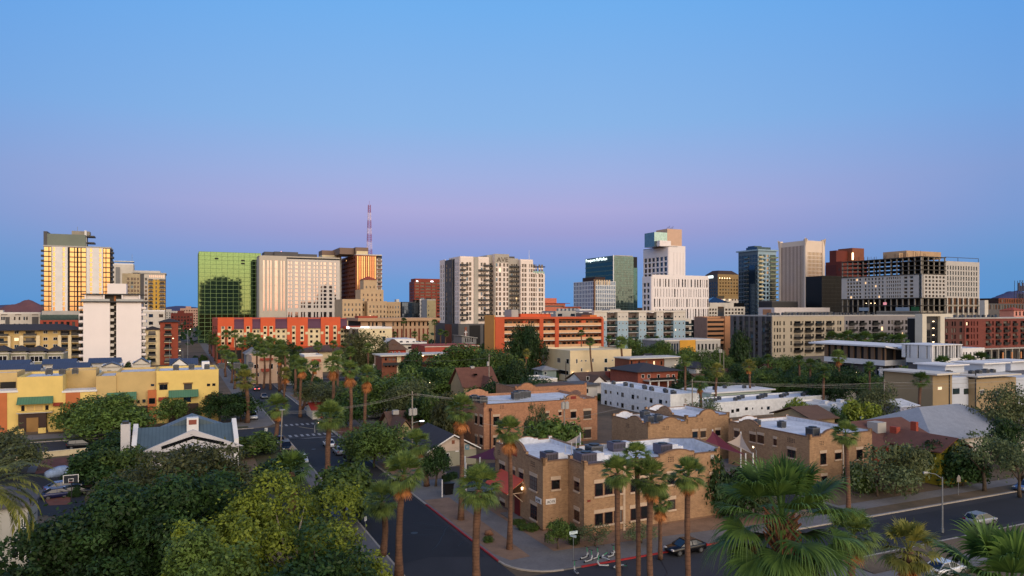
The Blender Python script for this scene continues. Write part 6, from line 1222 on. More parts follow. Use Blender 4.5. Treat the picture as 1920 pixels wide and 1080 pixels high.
def roofduct(x, y, L_, w, h, lab, rz=0):
    p = (B.ox + x * B.vx + y * B.ux, B.oy + x * B.vy + y * B.uy, zr); t = thing('rooftop_unit', lab, 'rooftop unit', p, TH + rz); q = MB(); q.box(0, 0, .25, L_ * .5, w, h); q.box(.1, .1, 0, L_ * .5 - .1, w - .1, .25); q.build('cabinet', M('plum_grey_metal', (92, 88, 104), .5, .1, 1, .3), t)
    q = MB(); q.ext([(L_ * .5 + .01, .1, .3), (L_ * .5 + .01, w - .1, .3), (L_ * .5 + .01, w - .1, h - .1), (L_ * .5 + .01, .1, h - .1)], (L_ * .25, 0, 0)); q.ext([(L_ * .76, .15, 0), (L_ * .76, w - .15, 0), (L_ * .76, w - .15, h * .7), (L_ * .76, .15, h * .7)], (L_ * .24, 0, 0)); q.build('duct', roofwhite, t)
    q = MB(); q.cyl(L_ * .25, w / 2, h, h + .1, w * .36, n=14); q.build('fan_cowl', black, t); q = MB(); [q.box(.08 + k * .22, -.015, .4, .2 + k * .22, 0, h - .2) for k in range(int(L_ * .5 / .22))]; q.build('grille', dmetal, t)
rx = lambda p: B.xF(p, 0)
roofduct(.9, 1.0, 3.4, 1.6, 1.25, 'grey rooftop unit with a duct by the parapet corner of the brick building'); roofduct(rx(1078), -1.6, 4.2, 1.7, 1.35, 'grey rooftop unit with white duct behind the front parapet step'); roofduct(rx(1180), 3.6, 3.8, 1.6, 1.2, 'rooftop unit near the back parapet of the brick building'); roofduct(rx(1232), -.8, 3.6, 1.7, 1.35, 'purple grey rooftop unit nearest the curved crest of the front parapet')
acl(B, [(rx(1125), 1.4)], zr, 'large dark condenser cube in the middle of the brick building roof', 'condensers on the brick building roof', 1.5); acl(B, [(rx(1103), 2.2)], zr, 'small condenser beside the large cube on the brick building roof', 'condensers on the brick building roof', .95); acl(B, [(rx(1090), 1.2)], zr, 'smallest pale condenser near the left duct on the brick building roof', 'condensers on the brick building roof', .7)
for k, p in enumerate((1095, 1107, 1116)):
    q = MB(); q.tube([(0, 0, 0), (0, 0, 1.2 + .4 * k)], .05, 5); o = q.build('vent_pipe', offwhite, None); x, y = rx(p), 4.6; o.location = (B.ox + x * B.vx + y * B.ux, B.oy + x * B.vy + y * B.uy, zr); tag(o, ('shortest', 'middle', 'tallest')[k] + ' thin white vent pipe on the brick building roof', 'vent pipe', 'vent pipes on the brick roof')
# ---- orange brick building behind it
B = Bld('brick_building', 'orange brick flat roofed building with a curved gable, behind the utility pole with transformers', 'building', 907, 133.6, pxr=1120, pxl=868)
X = B.xF; zr = 8.1; zb = 8.6; B.D = 16; B.bx(tbo, 0, B.W, 0, B.D, 0, zr); B.part('roof', roofwhite, [(.3, .3, zr, B.W - .3, B.D - .3, zr + .02)])
prof(B, 'F', hump(0, B.W, zb, X(1074), 3.6, 1.0, .2), zr, 0, mat=tbo); prof(B, 'L', hump(0, B.D, zb, 8, 3, .7, .3), zr, 0, mat=tbo); prof(B, 'B', hump(0, B.W, zb, 5, 4, 1.1, .5), zr, B.D, mat=tbo, inner=tbo); prof(B, 'R', hump(0, B.D, zb, 8, 3, .7, .3), zr, B.W, mat=tbo, inner=tbo)
for a, c, y0, y1 in ((925, 936, 781, 797), (925, 936, 820, 835), (1024, 1029, 774, 781), (1047.5, 1052.5, 772, 779), (1070, 1080, 771.5, 784), (1094, 1108, 770, 785), (1094, 1108, 805, 821), (1069, 1078, 794, 797)): wpx(B, 'F', a, c, y0, y1, gdark, **BR)
for a, c, y0, y1 in ((891, 895, 779, 794), (900, 905, 781, 797), (891, 895, 818, 832), (900, 905, 820, 834)): wpx(B, 'L', a, c, y0, y1, gdark, **BR)
B.done(); vents(B, 'F', X(938), 7.6, 0, 3); B.part('wall_plaque', M('oxblood_tile', (128, 40, 36)), [(X(1070), -.06, B.z(758), X(1080), -.01, B.z(752.5))]); q = MB(); q.tube([(X(919), -.12, 0), (X(919), -.12, 7.4)], .12, 6); q.box(X(919) - .25, -.35, 7.3, X(919) + .25, -.02, 7.8); q.build('downpipe', M('dark_red_pipe', (66, 34, 34), .6), B.o)
acl(B, [(X(905) + 1.2, 3), (X(1000), 8), (X(1010), 9), (X(1020), 9.5), (X(1030), 10), (X(912), 6)], zr + .02, 'grey air conditioner on the orange brick building roof', 'air conditioners on the orange brick roof', 1.4)
B0 = B
B = Bld('brick_building', 'rear orange brick building with brown roof and a small curved gable behind the first one', 'building', 966, 165, pxr=1100, D=11); zb = 8.4; B.bx(tbo, 0, B.W, 0, B.D, 0, 7.6); prof(B, 'F', hump(0, B.W, zb, 3, 3.4, 1.0, .3), 7.6, 0, mat=tbo, inner=tbo); prof(B, 'L', [(0, zb), (B.D, zb)], 7.6, 0, mat=tbo, inner=tbo); B.part('roof', shingle_brown, [(.4, .4, 7.6, B.W, B.D, 7.9)]); wpx(B, 'F', 1020, 1026, 752, 760, gdark, **BR); B.done()
# ---- courtyard complex: rear wing, middle block and front right wing
B = Bld('brick_building', 'tan brick courtyard wing with a stepped parapet beyond the red shade sail', 'building', 1215, 118, pxr=1290, pxl=1147); X = B.xF
def mission(B, zr, zb, cF, cL, Dd=None, ht=.9):
    D_ = Dd or B.D; B.bx(tb, 0, B.W, 0, D_, 0, zr); B.part('roof', roofwhite, [(.3, .3, zr, B.W - .3, D_ - .3, zr + .02)])
    prof(B, 'F', hump(0, B.W, zb, B.W * cF, min(3.6, B.W * .4), ht, .3), zr, 0); prof(B, 'L', hump(0, D_, zb, D_ * cL, min(3.6, D_ * .3), ht, .3), zr, 0); prof(B, 'B', hump(0, B.W, zb, B.W * .3, min(3, B.W * .3), .7, .3), zr, D_); prof(B, 'R', [(0, zb + .2), (D_, zb + .2)], zr, B.W)
mission(B, 6.9, 7.4, .55, .35); vents(B, 'F', X(1243), 6.2, 0, 2, w=.1); vents(B, 'F', X(1250), 6.2, 0, 2, w=.1); vents(B, 'L', B.D * .5, 6.0, 0, 3); B.done(); Bw = B
acl(B, [(2.5, B.D * .3), (4.5, 3.5), (5.2, B.D * .75)], 6.92, 'grey air conditioner on the rear courtyard wing roof', 'air conditioners on the courtyard wing roof', 1.2)
B = Bld('brick_building', 'taller gabled middle block of the tan brick courtyard', 'building', 0, 0, xy=(Bw.ox + (Bw.W + .05) * VX + .6 * UX, Bw.oy + (Bw.W + .05) * VY + .6 * UY), Wd=9.5, D=12); X = B.xF; mission(B, 7.4, 7.9, .5, .5, ht=1.2)
for a, c, y0, y1 in ((1298, 1308, 809, 821), (1313.5, 1323, 808, 820), (1341, 1350.5, 806, 817)): wpx(B, 'F', a, c, y0, y1, gdark, **BR)
vents(B, 'F', X(1305), 7.0, 0, 2, w=.1); vents(B, 'F', X(1314), 7.0, 0, 2, w=.1); B.done()
B = Bld('brick_building', 'long tan brick courtyard wing running towards the street, right of the sails', 'building', 1518, 106, pxr=1635, pxl=1366); X = B.xF; mission(B, 6.9, 7.4, .35, .72)
yl = lambda p: B.yS(p)
for a, c, y0, y1 in ((1377, 1386, 808, 820), (1406, 1417, 814, 828), (1421, 1432, 816, 831), (1451, 1456, 823, 835), (1477, 1492, 843, 858)): wpx(B, 'L', a, c, y0, y1, gdark, mx=1, mz=1, **BR)
for a, c, y0, y1 in ((1538, 1549, 850, 871), (1565.5, 1577, 848, 861), (1606, 1617, 843, 861), (1540, 1550, 893, 905)): wpx(B, 'F', a, c, y0, y1, gdark, **BR)
for p in (1415, 1422): vents(B, 'L', yl(p), 6.3, 0, 2, w=.1)
vents(B, 'L', yl(1490), 6.0, 0, 5); vents(B, 'F', X(1537), 6.0, 0, 3); vents(B, 'F', X(1607), 6.0, 0, 3); B.done()
acl(B, [(2.6, 1.8), (3.4, 2.6)], 6.92, 'purple grey air conditioner behind the front parapet of the right courtyard wing', 'air conditioners on the right courtyard wing', 1.3); acl(B, [(3, B.D * .8), (5, B.D * .6)], 6.92, 'small air conditioner far back on the right courtyard wing roof', 'air conditioners far back on the courtyard wing', 1.0)
# shade sails
def sail(name, lab, pts, mat, posts):
    t = thing(name, lab, 'shade sail', (*pts[0][:2], 0)); o = Vector((*pts[0][:2], 0)); P = [Vector(p) - o for p in pts]; q = MB(); n = 7; c = sum(P, Vector()) / len(P) - Vector((0, 0, .5))
    for i in range(len(P)):
        a, b_ = P[i], P[(i + 1) % len(P)]
        rows_ = []
        for u in range(n + 1):
            rows_.append([c.lerp(a.lerp(b_, w / n) + (c - a.lerp(b_, .5)) * .16 * math.sin(math.pi * w / n), u / n) for w in range(n + 1)])
        for u in range(n):
            for w in range(n): q.poly([rows_[u][w], rows_[u][w + 1], rows_[u + 1][w + 1], rows_[u + 1][w]])
    q.build('fabric', mat, t, smooth=True)
    for k in posts: MB().tube([(P[k].x, P[k].y, 0), (P[k].x, P[k].y, P[k].z + .2)], .09, 6).build('post', wmetal, t)
def pz(px, py, Y): return (*at(px, Y), zat(py, Y))
sail('shade_sail', 'dark red triangular shade sail in the brick courtyard', [pz(1336, 808, 104), pz(1398, 853, 95), pz(1312, 832, 96)], M('maroon_sail', (104, 32, 40), .8, .06), (0, 1)); sail('shade_sail', 'beige shade sail right of the dark red one', [pz(1389, 812, 106), pz(1363, 829, 103), pz(1412, 852, 98)], M('beige_sail', (186, 162, 140), .8, .06), (0, 2))
sail('shade_sail', 'wide maroon shade sail beside the small office and the brick building', [pz(928, 838, 100), pz(872, 858, 104), pz(900, 860, 97), pz(930, 862, 96)], M('wine_sail', (96, 34, 56), .8, .06), (1, 2)); sail('shade_sail', 'beige shade sail tip behind the brick building roof', [pz(1088, 814, 101), pz(1050, 833, 98), pz(1090, 830, 95)], M('beige_sail', (186, 162, 140)), (0,))
# ---- small office, houses beside it
B = Bld('office_house', 'small gabled office with pale siding, dark roof and a round blue emblem', 'house', 805, 118, pxr=893, D=13); X = B.xF; z1 = B.z(846) ; gs = M('sage_office_siding', (150, 146, 128), .85, .06, .4, rib=('Z', .2, .15)); B.bx(gs, 0, B.W, 0, B.D, 0, z1); wpx(B, 'F', 854, 860, 838, 843, gblue, white); wpx(B, 'F', 854, 860, 844.5, 847, white)
B.win('F', 2.2, .2, 2.6, 2.2, gdark, white, 1); B.done(); hiproof(B, 0, B.W, 0, B.D, z1, B.z(817), shingle_dark, .6, 'gy', gable=M('pinkish_siding', (196, 176, 160), .85, rib=('Z', .2, .12))); B.part('barge_board', white, mb=MB().ext([(-.6, -.66, z1 - .2), (B.W / 2, -.66, B.z(817) - .2), (B.W + .6, -.66, z1 - .2), (B.W + .6, -.66, z1), (B.W / 2, -.66, B.z(817) + .02), (-.6, -.66, z1)], (0, .05, 0)))
B.part('gable_vent', brownbrick, [(B.W * .47, -.1, z1 + .9, B.W * .53, -.04, z1 + 1.5)]); q = MB(); q.box(X(871), -.08, B.z(849.5), X(880), -.02, B.z(839)); q.build('emblem_panel', M('emblem_panel', (132, 150, 152), .7), B.o); q = MB(); cx, cz = X(875.5), B.z(844)
for rr_, zz_ in ((.55, .10), (.38, .12)): q.tube([(cx, -zz_, cz), (cx, -zz_ - .012, cz)], rr_ * .75, 14)
q.build('emblem_disc', M('emblem_blue', (62, 120, 148), .6), B.o); q = MB(); [q.box(cx - .25, -.15, cz - .18 + .16 * k, cx + .25, -.135, cz - .11 + .16 * k) for k in range(3)]; q.build('emblem_bars', offwhite, B.o)
B = Bld('house', 'long brown shingled house with a small beige gable, left of the utility pole', 'house', 742, 142, pxr=850, D=13); z1 = B.z(818); B.bx(M('dusty_beige_siding', (156, 138, 122), .85), 0, B.W, 0, B.D, 0, z1); B.win('F', 2.5, .9, 1.4, 1.4, gdark, white, 1); B.win('F', 8, .9, 1.4, 1.4, gdark, white, 1); B.done(); hiproof(B, 0, B.W, 0, B.D, z1, B.z(779), shingle_brown, .7, 'gx', gable=tan); hiproof(B, -1.5, 3.6, -3, 5, z1 - .1, B.z(783), shingle_brown, .5, 'gy', gable=M('straw_gable', (176, 158, 118), .85), name='gable_roof'); B.part('roof_vent', lgrey, [(.6, 4, B.z(783), 1.8, 5, B.z(775))])
# ---- church hall with the teal roof
B = Bld('church_hall', 'white hall with a teal seamed metal roof, two chimneys and nested porch gables', 'church', 248, 113, pxr=446, D=11); X = B.xF; ze, zr = B.z(842), B.z(803, 5.5); wc = M('chalk_white_stucco', (196, 192, 194), .85, .06, .3); B.bx(wc, 0, B.W, .4, B.D, 0, ze - .25); hiproof(B, .5, B.W - .5, .2, B.D - .2, ze, zr, teal, .3, 'gx')
for x in (-.1, B.W - .6): q = MB(); q.ext([(x, -.5, 0), (x, B.D + .2, 0), (x, B.D + .2, ze + .6), (x, B.D / 2, zr + .7), (x, -.5, ze + .6)], (.7, 0, 0)); q.build('gable_parapet', white, B.o)
gx = X(362); q = MB(); q.ext([(gx - 8, -1.2, ze - .6), (gx + 7.6, -1.2, ze - .6), (gx, -1.2, zr + .15)], (0, .5, 0)); q.build('porch_gable', wc, B.o); q = MB()
for s in (-1, 1): q.ext([(gx, -1.25, zr - .8), (gx + s * 4.6, -1.25, zr - 2.15), (gx + s * 4.6, -1.25, zr - 2.7), (gx, -1.25, zr - 1.3)], (0, .04, 0))
q.build('gable_window_band', gdark, B.o); q = MB(); q.ext([(gx - 5.5, -3.4, ze - 2.1), (gx + 5.5, -3.4, ze - 2.1), (gx, -3.4, ze + .6)], (0, 2.1, 0)); q.build('entry_gable', wc, B.o); q = MB(); q.ext([(gx - 3, -3.45, ze - 2.0), (gx + 3, -3.45, ze - 2.0), (gx, -3.45, ze - .3)], (0, .04, 0)); q.build('entry_opening', M('maroon_recess', (70, 34, 36), .8), B.o)
B.part('entry_wall', wc, [(gx - 5.4, -3.3, 0, gx - 3.2, -1.3, ze - 2.1), (gx + 3.2, -3.3, 0, gx + 5.4, -1.3, ze - 2.1)]); q = MB(); q.ext([(gx - 5, B.D * .5 + .3, zr - .6), (gx + 5, B.D * .5 + .3, zr - .6), (gx, B.D * .5 + .3, zr + 1.4)], (0, 4, 0)); q.build('rear_gable', teal, B.o)
q = MB(); q.box(gx - .9, 3.6, zr - 1.2, gx + .9, 5.2, zr + 1.4); q.mi = 1; q.box(gx - .6, 3.56, zr + .3, gx + .6, 3.6, zr + 1.1); q.build('chimney', [white, M('brick_vent', (140, 76, 62), .8)], B.o); q = MB(); q.box(-1.7, 1.4, 0, -.4, 3.2, zr + 1.3); q.mi = 1; q.box(-1.5, 1.7, zr + 1.3, -.6, 2.9, zr + 1.7); q.build('chimney', [wc, dmetal], B.o)
for p in (302, 420): q = MB(); x = X(p); q.tube([(x, -.75, ze - .9), (x, -.75, ze - .55)], .05, 5); q.tube([(x, -.75, ze - .6 + .48 * math.sin(k * .52) ** 1 * 0 + .06 * k) for k in range(8)], [.02, .15, .22, .25, .25, .22, .15, .02], 8); q.build('globe_lamp', white, B.o)
B.done()
# ---- pale hip roofed and red roofed houses at right
B = Bld('house', 'white house with a big pale grey hip roof behind the thin desert trees at right', 'house', 1748, 122, pxr=1935, D=17); z1 = B.z(826); B.bx(offwhite, 0, B.W, 0, B.D, 0, z1); [B.win('F', x, .9, 1.4, 1.4, gdark, white, 1) for x in (3, 8, 13)]; B.done(); hiproof(B, 0, B.W, 0, B.D, z1, B.z(784) + .4, shingle_pale, .8)
B = Bld('house', 'low house with a long red brown roof, yellow gable and rooftop cooler', 'house', 1640, 112, pxr=1752, D=13); X = B.xF; z1 = B.z(838); B.bx(redbrick, 0, B.W, 0, B.D, 0, z1); B.win('F', 3, .9, 1.4, 1.4, gdark, white); B.done(); hiproof(B, 0, B.W, 0, B.D, z1, B.z(803), shingle_red, .7, 'gx', gable=redbrick); q = MB(); q.box(B.W * .78, 1, z1, B.W * .82, 2, B.z(802)); q.build('chimney', redbrick, B.o); B.part('chimney', redbrick, [(X(1683), .2, z1 - .5, X(1690), 1.4, B.z(806))]); B.part('rooftop_cooler', lgrey, [(X(1673), 2.6, z1 + 1.4, X(1689), 4.6, z1 + 3.1)])
B = Bld('house', 'olive yellow gable end of a cottage among the trees at right', 'house', 1762, 106, pxr=1815, D=9); z1 = B.z(846); og = M('olive_yellow_siding', (150, 140, 40), .85, .08, .4, rib=('Z', .2, .2)); B.bx(og, 0, B.W, 0, B.D, 0, z1); B.win('F', B.W * .4, z1 - 1.9, 1.2, 1.3, gdark, white, 1); B.done(); hiproof(B, 0, B.W, 0, B.D, z1, B.z(823), shingle_red, .6, 'gy', gable=og); B.part('gable_vent', brownbase, [(B.W * .36, -.1, z1 + .5, B.W * .5, -.06, z1 + 1.2)])
B = Bld('house', 'small pink brown house with a low pale grey roof left of the big hip roof', 'house', 1668, 136, pxr=1712, D=12); z1 = B.z(800); B.bx(M('pink_brown_stucco', (160, 128, 116), .85), 0, B.W, 0, B.D, 0, z1); B.win('F', 2, 1, 1.2, 1.2, gdark, white); B.done(); hiproof(B, 0, B.W, 0, B.D, z1, z1 + 1.0, shingle_pale, .9); B.part('roof_dish', dmetal, mb=MB().tube([(1.2, 2, z1 + .3), (1.2, 2, z1 + .9), (1.6, 1.8, z1 + 1.1)], [.05, .05, .35], 8))
B = Bld('house', 'brown gabled roof beside the green round tree right of the white wing', 'house', 1522, 128, pxr=1565, D=9); z1 = B.z(786); B.bx(tan, 0, B.W, 0, B.D, 0, z1); B.win('F', 2, 1, 1.2, 1.2, gdark, white); B.done(); hiproof(B, 0, B.W, 0, B.D, z1, B.z(768), shingle_brown, .6, 'gx', gable=tan)
# ---- left edge: house under the date palm
B = Bld('house', 'white two storey house with a grey roof under the date palm at the left edge', 'house', 52, 72, pxl=-110, D=5.5, side='R'); z1 = B.z(945); B.bx(M('pale_siding', (176, 174, 168), .85, .06, .4), 0, B.W, 0, B.D, 0, z1); X = B.xF
wpx(B, 'F', 38, 50, 972, 990, gteal, white, 1); wpx(B, 'F', 22, 48, 1025, 1046, gdark, white, 1); B.done(); hiproof(B, 0, B.W, 0, B.D, z1, z1 + 1.6, M('slate_grey_shingle', (84, 82, 88), .9, .1, .8, fine=6), .5)
B = Bld('shed', 'low dark grey roof of a shed hidden between the big dark trees', 'shed', 458, 77, pxr=512, D=6); B.bx(tan, 0, B.W, 0, B.D, 0, 4.6); B.done(); hiproof(B, 0, B.W, 0, B.D, 4.6, 5.6, shingle_dark, .4, 'gx', gable=tan)
# low walls
def lowwall(lab, p, q_, h, mat, t=.3, name='garden_wall'):
    (x0, y0), (x1, y1) = p, q_; l = math.hypot(x1 - x0, y1 - y0); o = MB().box(0, -t / 2, 0, l, t / 2, h).box(-.05, -t / 2 - .05, h, l + .05, t / 2 + .05, h + .1).build(name, mat); o.location = (x0, y0, 0); o.rotation_euler = (0, 0, math.atan2(y1 - y0, x1 - x0)); tag(o, lab, 'wall')
lowwall('long cream garden wall above the red gravel, right of the footpath', gp(80, 860), gp(165, 852), 1.1, cream); lowwall('short cream garden wall left of the footpath', gp(28, 866), gp(61, 861), 1.1, cream); lowwall('white front wall beside the parked pickup truck', gp(695, 778), gp(724, 772), 1.6, white)
lowwall('white fence wall behind the covered car', gp(680, 768), gp(697, 760), 3.0, white); lowwall('pale fence along the alley left of the avenue palms', gp(640, 752), gp(700, 745), 1.5, offwhite)
# ================================================================ VEGETATION
def np_mesh(name, V_, F_, mats, mi=None, smooth=False):
    me = bpy.data.meshes.new(name); n = len(V_); k = F_.shape[1]; m = len(F_)
    me.vertices.add(n); me.vertices.foreach_set('co', np.asarray(V_, np.float32).ravel())
    me.loops.add(m * k); me.loops.foreach_set('vertex_index', np.asarray(F_, np.int32).ravel())
    me.polygons.add(m); me.polygons.foreach_set('loop_start', np.arange(0, m * k, k, dtype=np.int32)); me.polygons.foreach_set('loop_total', np.full(m, k, np.int32))
    for q in (mats if isinstance(mats, (list, tuple)) else [mats]): me.materials.append(q)
    if mi is not None: me.polygons.foreach_set('material_index', np.asarray(mi, np.int32))
    me.update(calc_edges=True); me.validate(); return me
def unit(a): return a / np.maximum(np.linalg.norm(a, axis=1, keepdims=True), 1e-9)
def leafcloud(rg, P, Nn, size, asp=.55, jit=.7):
    """one leaf (4-point blade) at each point P, facing roughly along Nn"""
    n = len(P); Nn = unit(Nn + rg.normal(0, jit, (n, 3))); t = unit(np.cross(Nn, rg.normal(0, 1, (n, 3)))); s = np.cross(Nn, t)
    a = (size * rg.uniform(.6, 1.35, (n, 1))); b = a * asp
    V_ = np.stack([P - t * a, P + s * b - Nn * a * .12, P + t * a, P - s * b - Nn * a * .12], 1).reshape(-1, 3)
    return V_, np.arange(n * 4).reshape(-1, 4)
def crownmesh(name, seed, n, R_, H, leaf, K, mat, asp=.55, spread=.42, droop=0.0, flat=.0, holes=0.0):
    """crown of leaf clumps: radius R_, height H, base at z = 0"""
    rg = np.random.default_rng(seed); c = unit(rg.normal(0, 1, (K, 3))); c[:, 2] = np.abs(c[:, 2]) * 1.25 - .42 + flat; c = unit(c) * rg.uniform(.35, .8, (K, 1))
    cr = rg.uniform(spread * .5, spread * 1.3, K)
    ex = unit(rg.normal(0, 1, (K, 3))); w = cr ** 2; w /= w.sum(); idx = rg.choice(K, n, p=w); d = unit(rg.normal(0, 1, (n, 3))); d[:, 2] = np.where(rg.random(n) < .55, np.abs(d[:, 2]), d[:, 2])
    lump = 1 + .22 * np.sin(d[:, :1] * 5 + idx[:, None]) * np.sin(d[:, 1:2] * 6 + idx[:, None] * 2)
    rad = cr[idx][:, None] * rg.uniform(.55, 1.06, (n, 1)) ** .6 * lump
    P = c[idx] + d * rad
    if droop: P[:, 2] -= droop * (P[:, 0] ** 2 + P[:, 1] ** 2)
    tw = rg.random(n) < .06; P[tw] *= rg.uniform(1.03, 1.2, (tw.sum(), 1))     # stray twigs break the outline
    q0, q1 = np.percentile(P[:, 2], .6), np.percentile(P[:, 2], 99.4); P[:, 2] = (P[:, 2] - q0) / (q1 - q0) * 2 - 1; P[:, :2] /= np.percentile(np.abs(P[:, :2]), 98.5)
    c[:, 2] = (c[:, 2] - q0) / (q1 - q0) * 2 - 1
    P = P * np.array([R_, R_, H * .5]) + np.array([0, 0, H * .5]); N_ = d + np.array([0, 0, .35])
    V_, F_ = leafcloud(rg, P, N_, leaf, asp); return np_mesh('crown', V_, F_, mat), c * np.array([R_, R_, H * .5]) + np.array([0, 0, H * .5])
LM = {'dark': leafmat('dark_leaf', (60, 88, 40), (28, 46, 24), .2), 'mid': leafmat('green_leaf', (104, 128, 58), (50, 68, 32), .22), 'lime': leafmat('yellow_green_leaf', (148, 160, 54), (72, 90, 32), .15),
      'olive': leafmat('olive_leaf', (112, 120, 76), (62, 70, 46), .2), 'rust': leafmat('rusty_leaf', (94, 96, 54), (50, 58, 34), .2), 'sage': leafmat('sage_leaf', (122, 136, 90), (66, 80, 54), .2),
      'pal': leafmat('palm_leaf', (136, 154, 80), (64, 86, 42), .18, .3, .8), 'palh': leafmat('bright_palm_leaf', (118, 148, 70), (46, 76, 36), .1, .35, 1.2), 'paly': leafmat('yellowing_palm_leaf', (160, 154, 76), (88, 96, 44), .15, .3, .8), 'dead': leafmat('dead_palm_leaf', (206, 132, 72), (128, 80, 46), .18, .2, 1.5), 'date': leafmat('date_palm_leaf', (148, 146, 66), (70, 84, 36), .1, .25, .8)}
bark = M('tree_bark', (92, 78, 64), .9, .2, 2, fine=9); palebark = M('pale_bark', (150, 140, 122), .9, .15, 2, fine=9)
ptrunk = M('palm_trunk', (122, 88, 68), .95, .2, 1.2, fine=5, rib=('Z', .3, .6), col2=(80, 60, 48)); ptrunk2 = M('grey_palm_trunk', (118, 96, 80), .95, .2, 1.2, fine=5, rib=('Z', .3, .45))
CROWN = {}
def crown(kind, var, big=0):
    k = (kind, var, big)
    if k not in CROWN:
        sd = hash(kind) % 1 + {'dark': 10, 'mid': 20, 'lime': 30, 'olive': 40, 'rust': 50, 'sage': 60}[kind] + var
        sp = dict(dark=(4600, .31, 26, .40), mid=(4200, .31, 24, .38), lime=(4200, .30, 26, .36), olive=(3200, .27, 28, .32), rust=(3800, .30, 24, .38), sage=(1700, .24, 26, .30))[kind]
        if big: sp = (sp[0] * 3, sp[1] * .58, int(sp[2] * 2.2), sp[3] * .72)
        CROWN[k] = crownmesh('crown', sd, sp[0], 4.0, 5.6, sp[1], sp[2], LM[kind], .5, sp[3])[0]
    return CROWN[k]
TR = {}
def trunkmesh(var, m=bark):
    if (var, m.name) in TR: return TR[(var, m.name)]
    r = random.Random(var); q = MB(); q.tube([(0, 0, 0), (.1, 0, 1), (r.uniform(-.2, .2), .1, 2), (r.uniform(-.3, .3), .1, 3)], [.26, .2, .17, .14], 7)
    for k in range(6):
        an = k * 1.05 + r.uniform(-.3, .3); ln = r.uniform(1.2, 2.2); q.tube([(0, .1, 1.8 + .2 * k), (math.cos(an) * ln * .5, math.sin(an) * ln * .5, 2.7 + .25 * k), (math.cos(an) * ln, math.sin(an) * ln, 3.6 + .3 * k)], [.12, .08, .03], 5)
    TR[(var, m.name)] = q.mesh('trunk', m, True); return TR[(var, m.name)]
TN = [0]
def tree(kind, px, Y, top, wpx, label, group=None, low=.28, trk=bark, name='tree'):
    TN[0] += 1; v = TN[0] % 3; x, y = at(px, Y); zt = max(1.2, zat(top, Y)); r = wpx * Y / F / 2 * 1.06; z0 = zt * low; rz = TN[0] * 2.4
    t = thing(name, label, 'tree', (x, y, .1), rz, group); c = link('crown', crown(kind, v, int(r > 4.8)), t, (0, 0, z0)); c.scale = (r / 4, r / 4 * (.9 + .2 * ((TN[0] * 7) % 5) / 4), (zt - z0) / 5.6 * .97)
    k = link('trunk', trunkmesh(v, trk), t); s = (z0 + (zt - z0) * .55) / 5.2; k.scale = (max(s, .5), max(s, .5), s); return t
def bigtree(kind, px, Y, top, wpx, label, n, leaf, low=.12, K=60, spread=.27, seed=5, asp=.5, dy=1.0):
    x, y = at(px, Y); zt = zat(top, Y); r = wpx * Y / F / 2; t = thing('tree', label, 'tree', (x, y, .1)); me, cl = crownmesh('crown', seed, n, r, zt * (1 - low), leaf, K, LM[kind], asp, spread)
    c = link('crown', me, t, (0, 0, zt * low)); c.scale = (1, dy, 1); q = MB(); q.tube([(0, 0, 0), (.2, .1, zt * .25), (0, .2, zt * .45)], [.5, .4, .3], 8)
    for p in cl[::3]: p = Vector(p) + Vector((0, 0, zt * low)); q.tube([(0, .2, zt * .33), (p.x * .5, p.y * .5 * dy, zt * .45 + (p.z - zt * .45) * .4), (p.x * .95, p.y * .95 * dy, p.z)], [.2, .12, .04], 5)
    q.build('trunk', palebark if kind == 'lime' else bark, t, True)
bigtree('dark', 300, 64, 893, 400, 'huge dark rounded tree filling the bottom left, in front of the rusty one', 56000, .2, .06, 80, .19, 3)
bigtree('dark', 120, 57, 985, 250, 'dark low tree at the bottom left corner beside the white house', 26000, .2, .05, 50, .25, 4)
bigtree('rust', 335, 84, 846, 300, 'dark rusty tinged tree in front of the teal roofed hall', 30000, .22, .15, 60, .24, 6)
bigtree('lime', 545, 60, 902, 285, 'bright yellow green tree at the bottom centre left', 27000, .17, .2, 46, .2, 7)
bigtree('lime', 420, 55, 972, 190, 'lower yellow green tree in front of the huge dark tree', 12000, .17, .2, 26, .22, 8)
bigtree('lime', 690, 56, 1042, 110, 'yellow green sapling crown by the street at the bottom edge', 6000, .15, .2, 24, .3, 9)
bigtree('mid', 372, 50, 1008, 190, 'mid green tree at the bottom edge below the yellow green ones', 15000, .17, .15, 40, .25, 10)
bigtree('dark', 590, 52, 1010, 260, 'dark green undergrowth tree below the bright yellow green crown', 14000, .2, .1, 40, .25, 11)
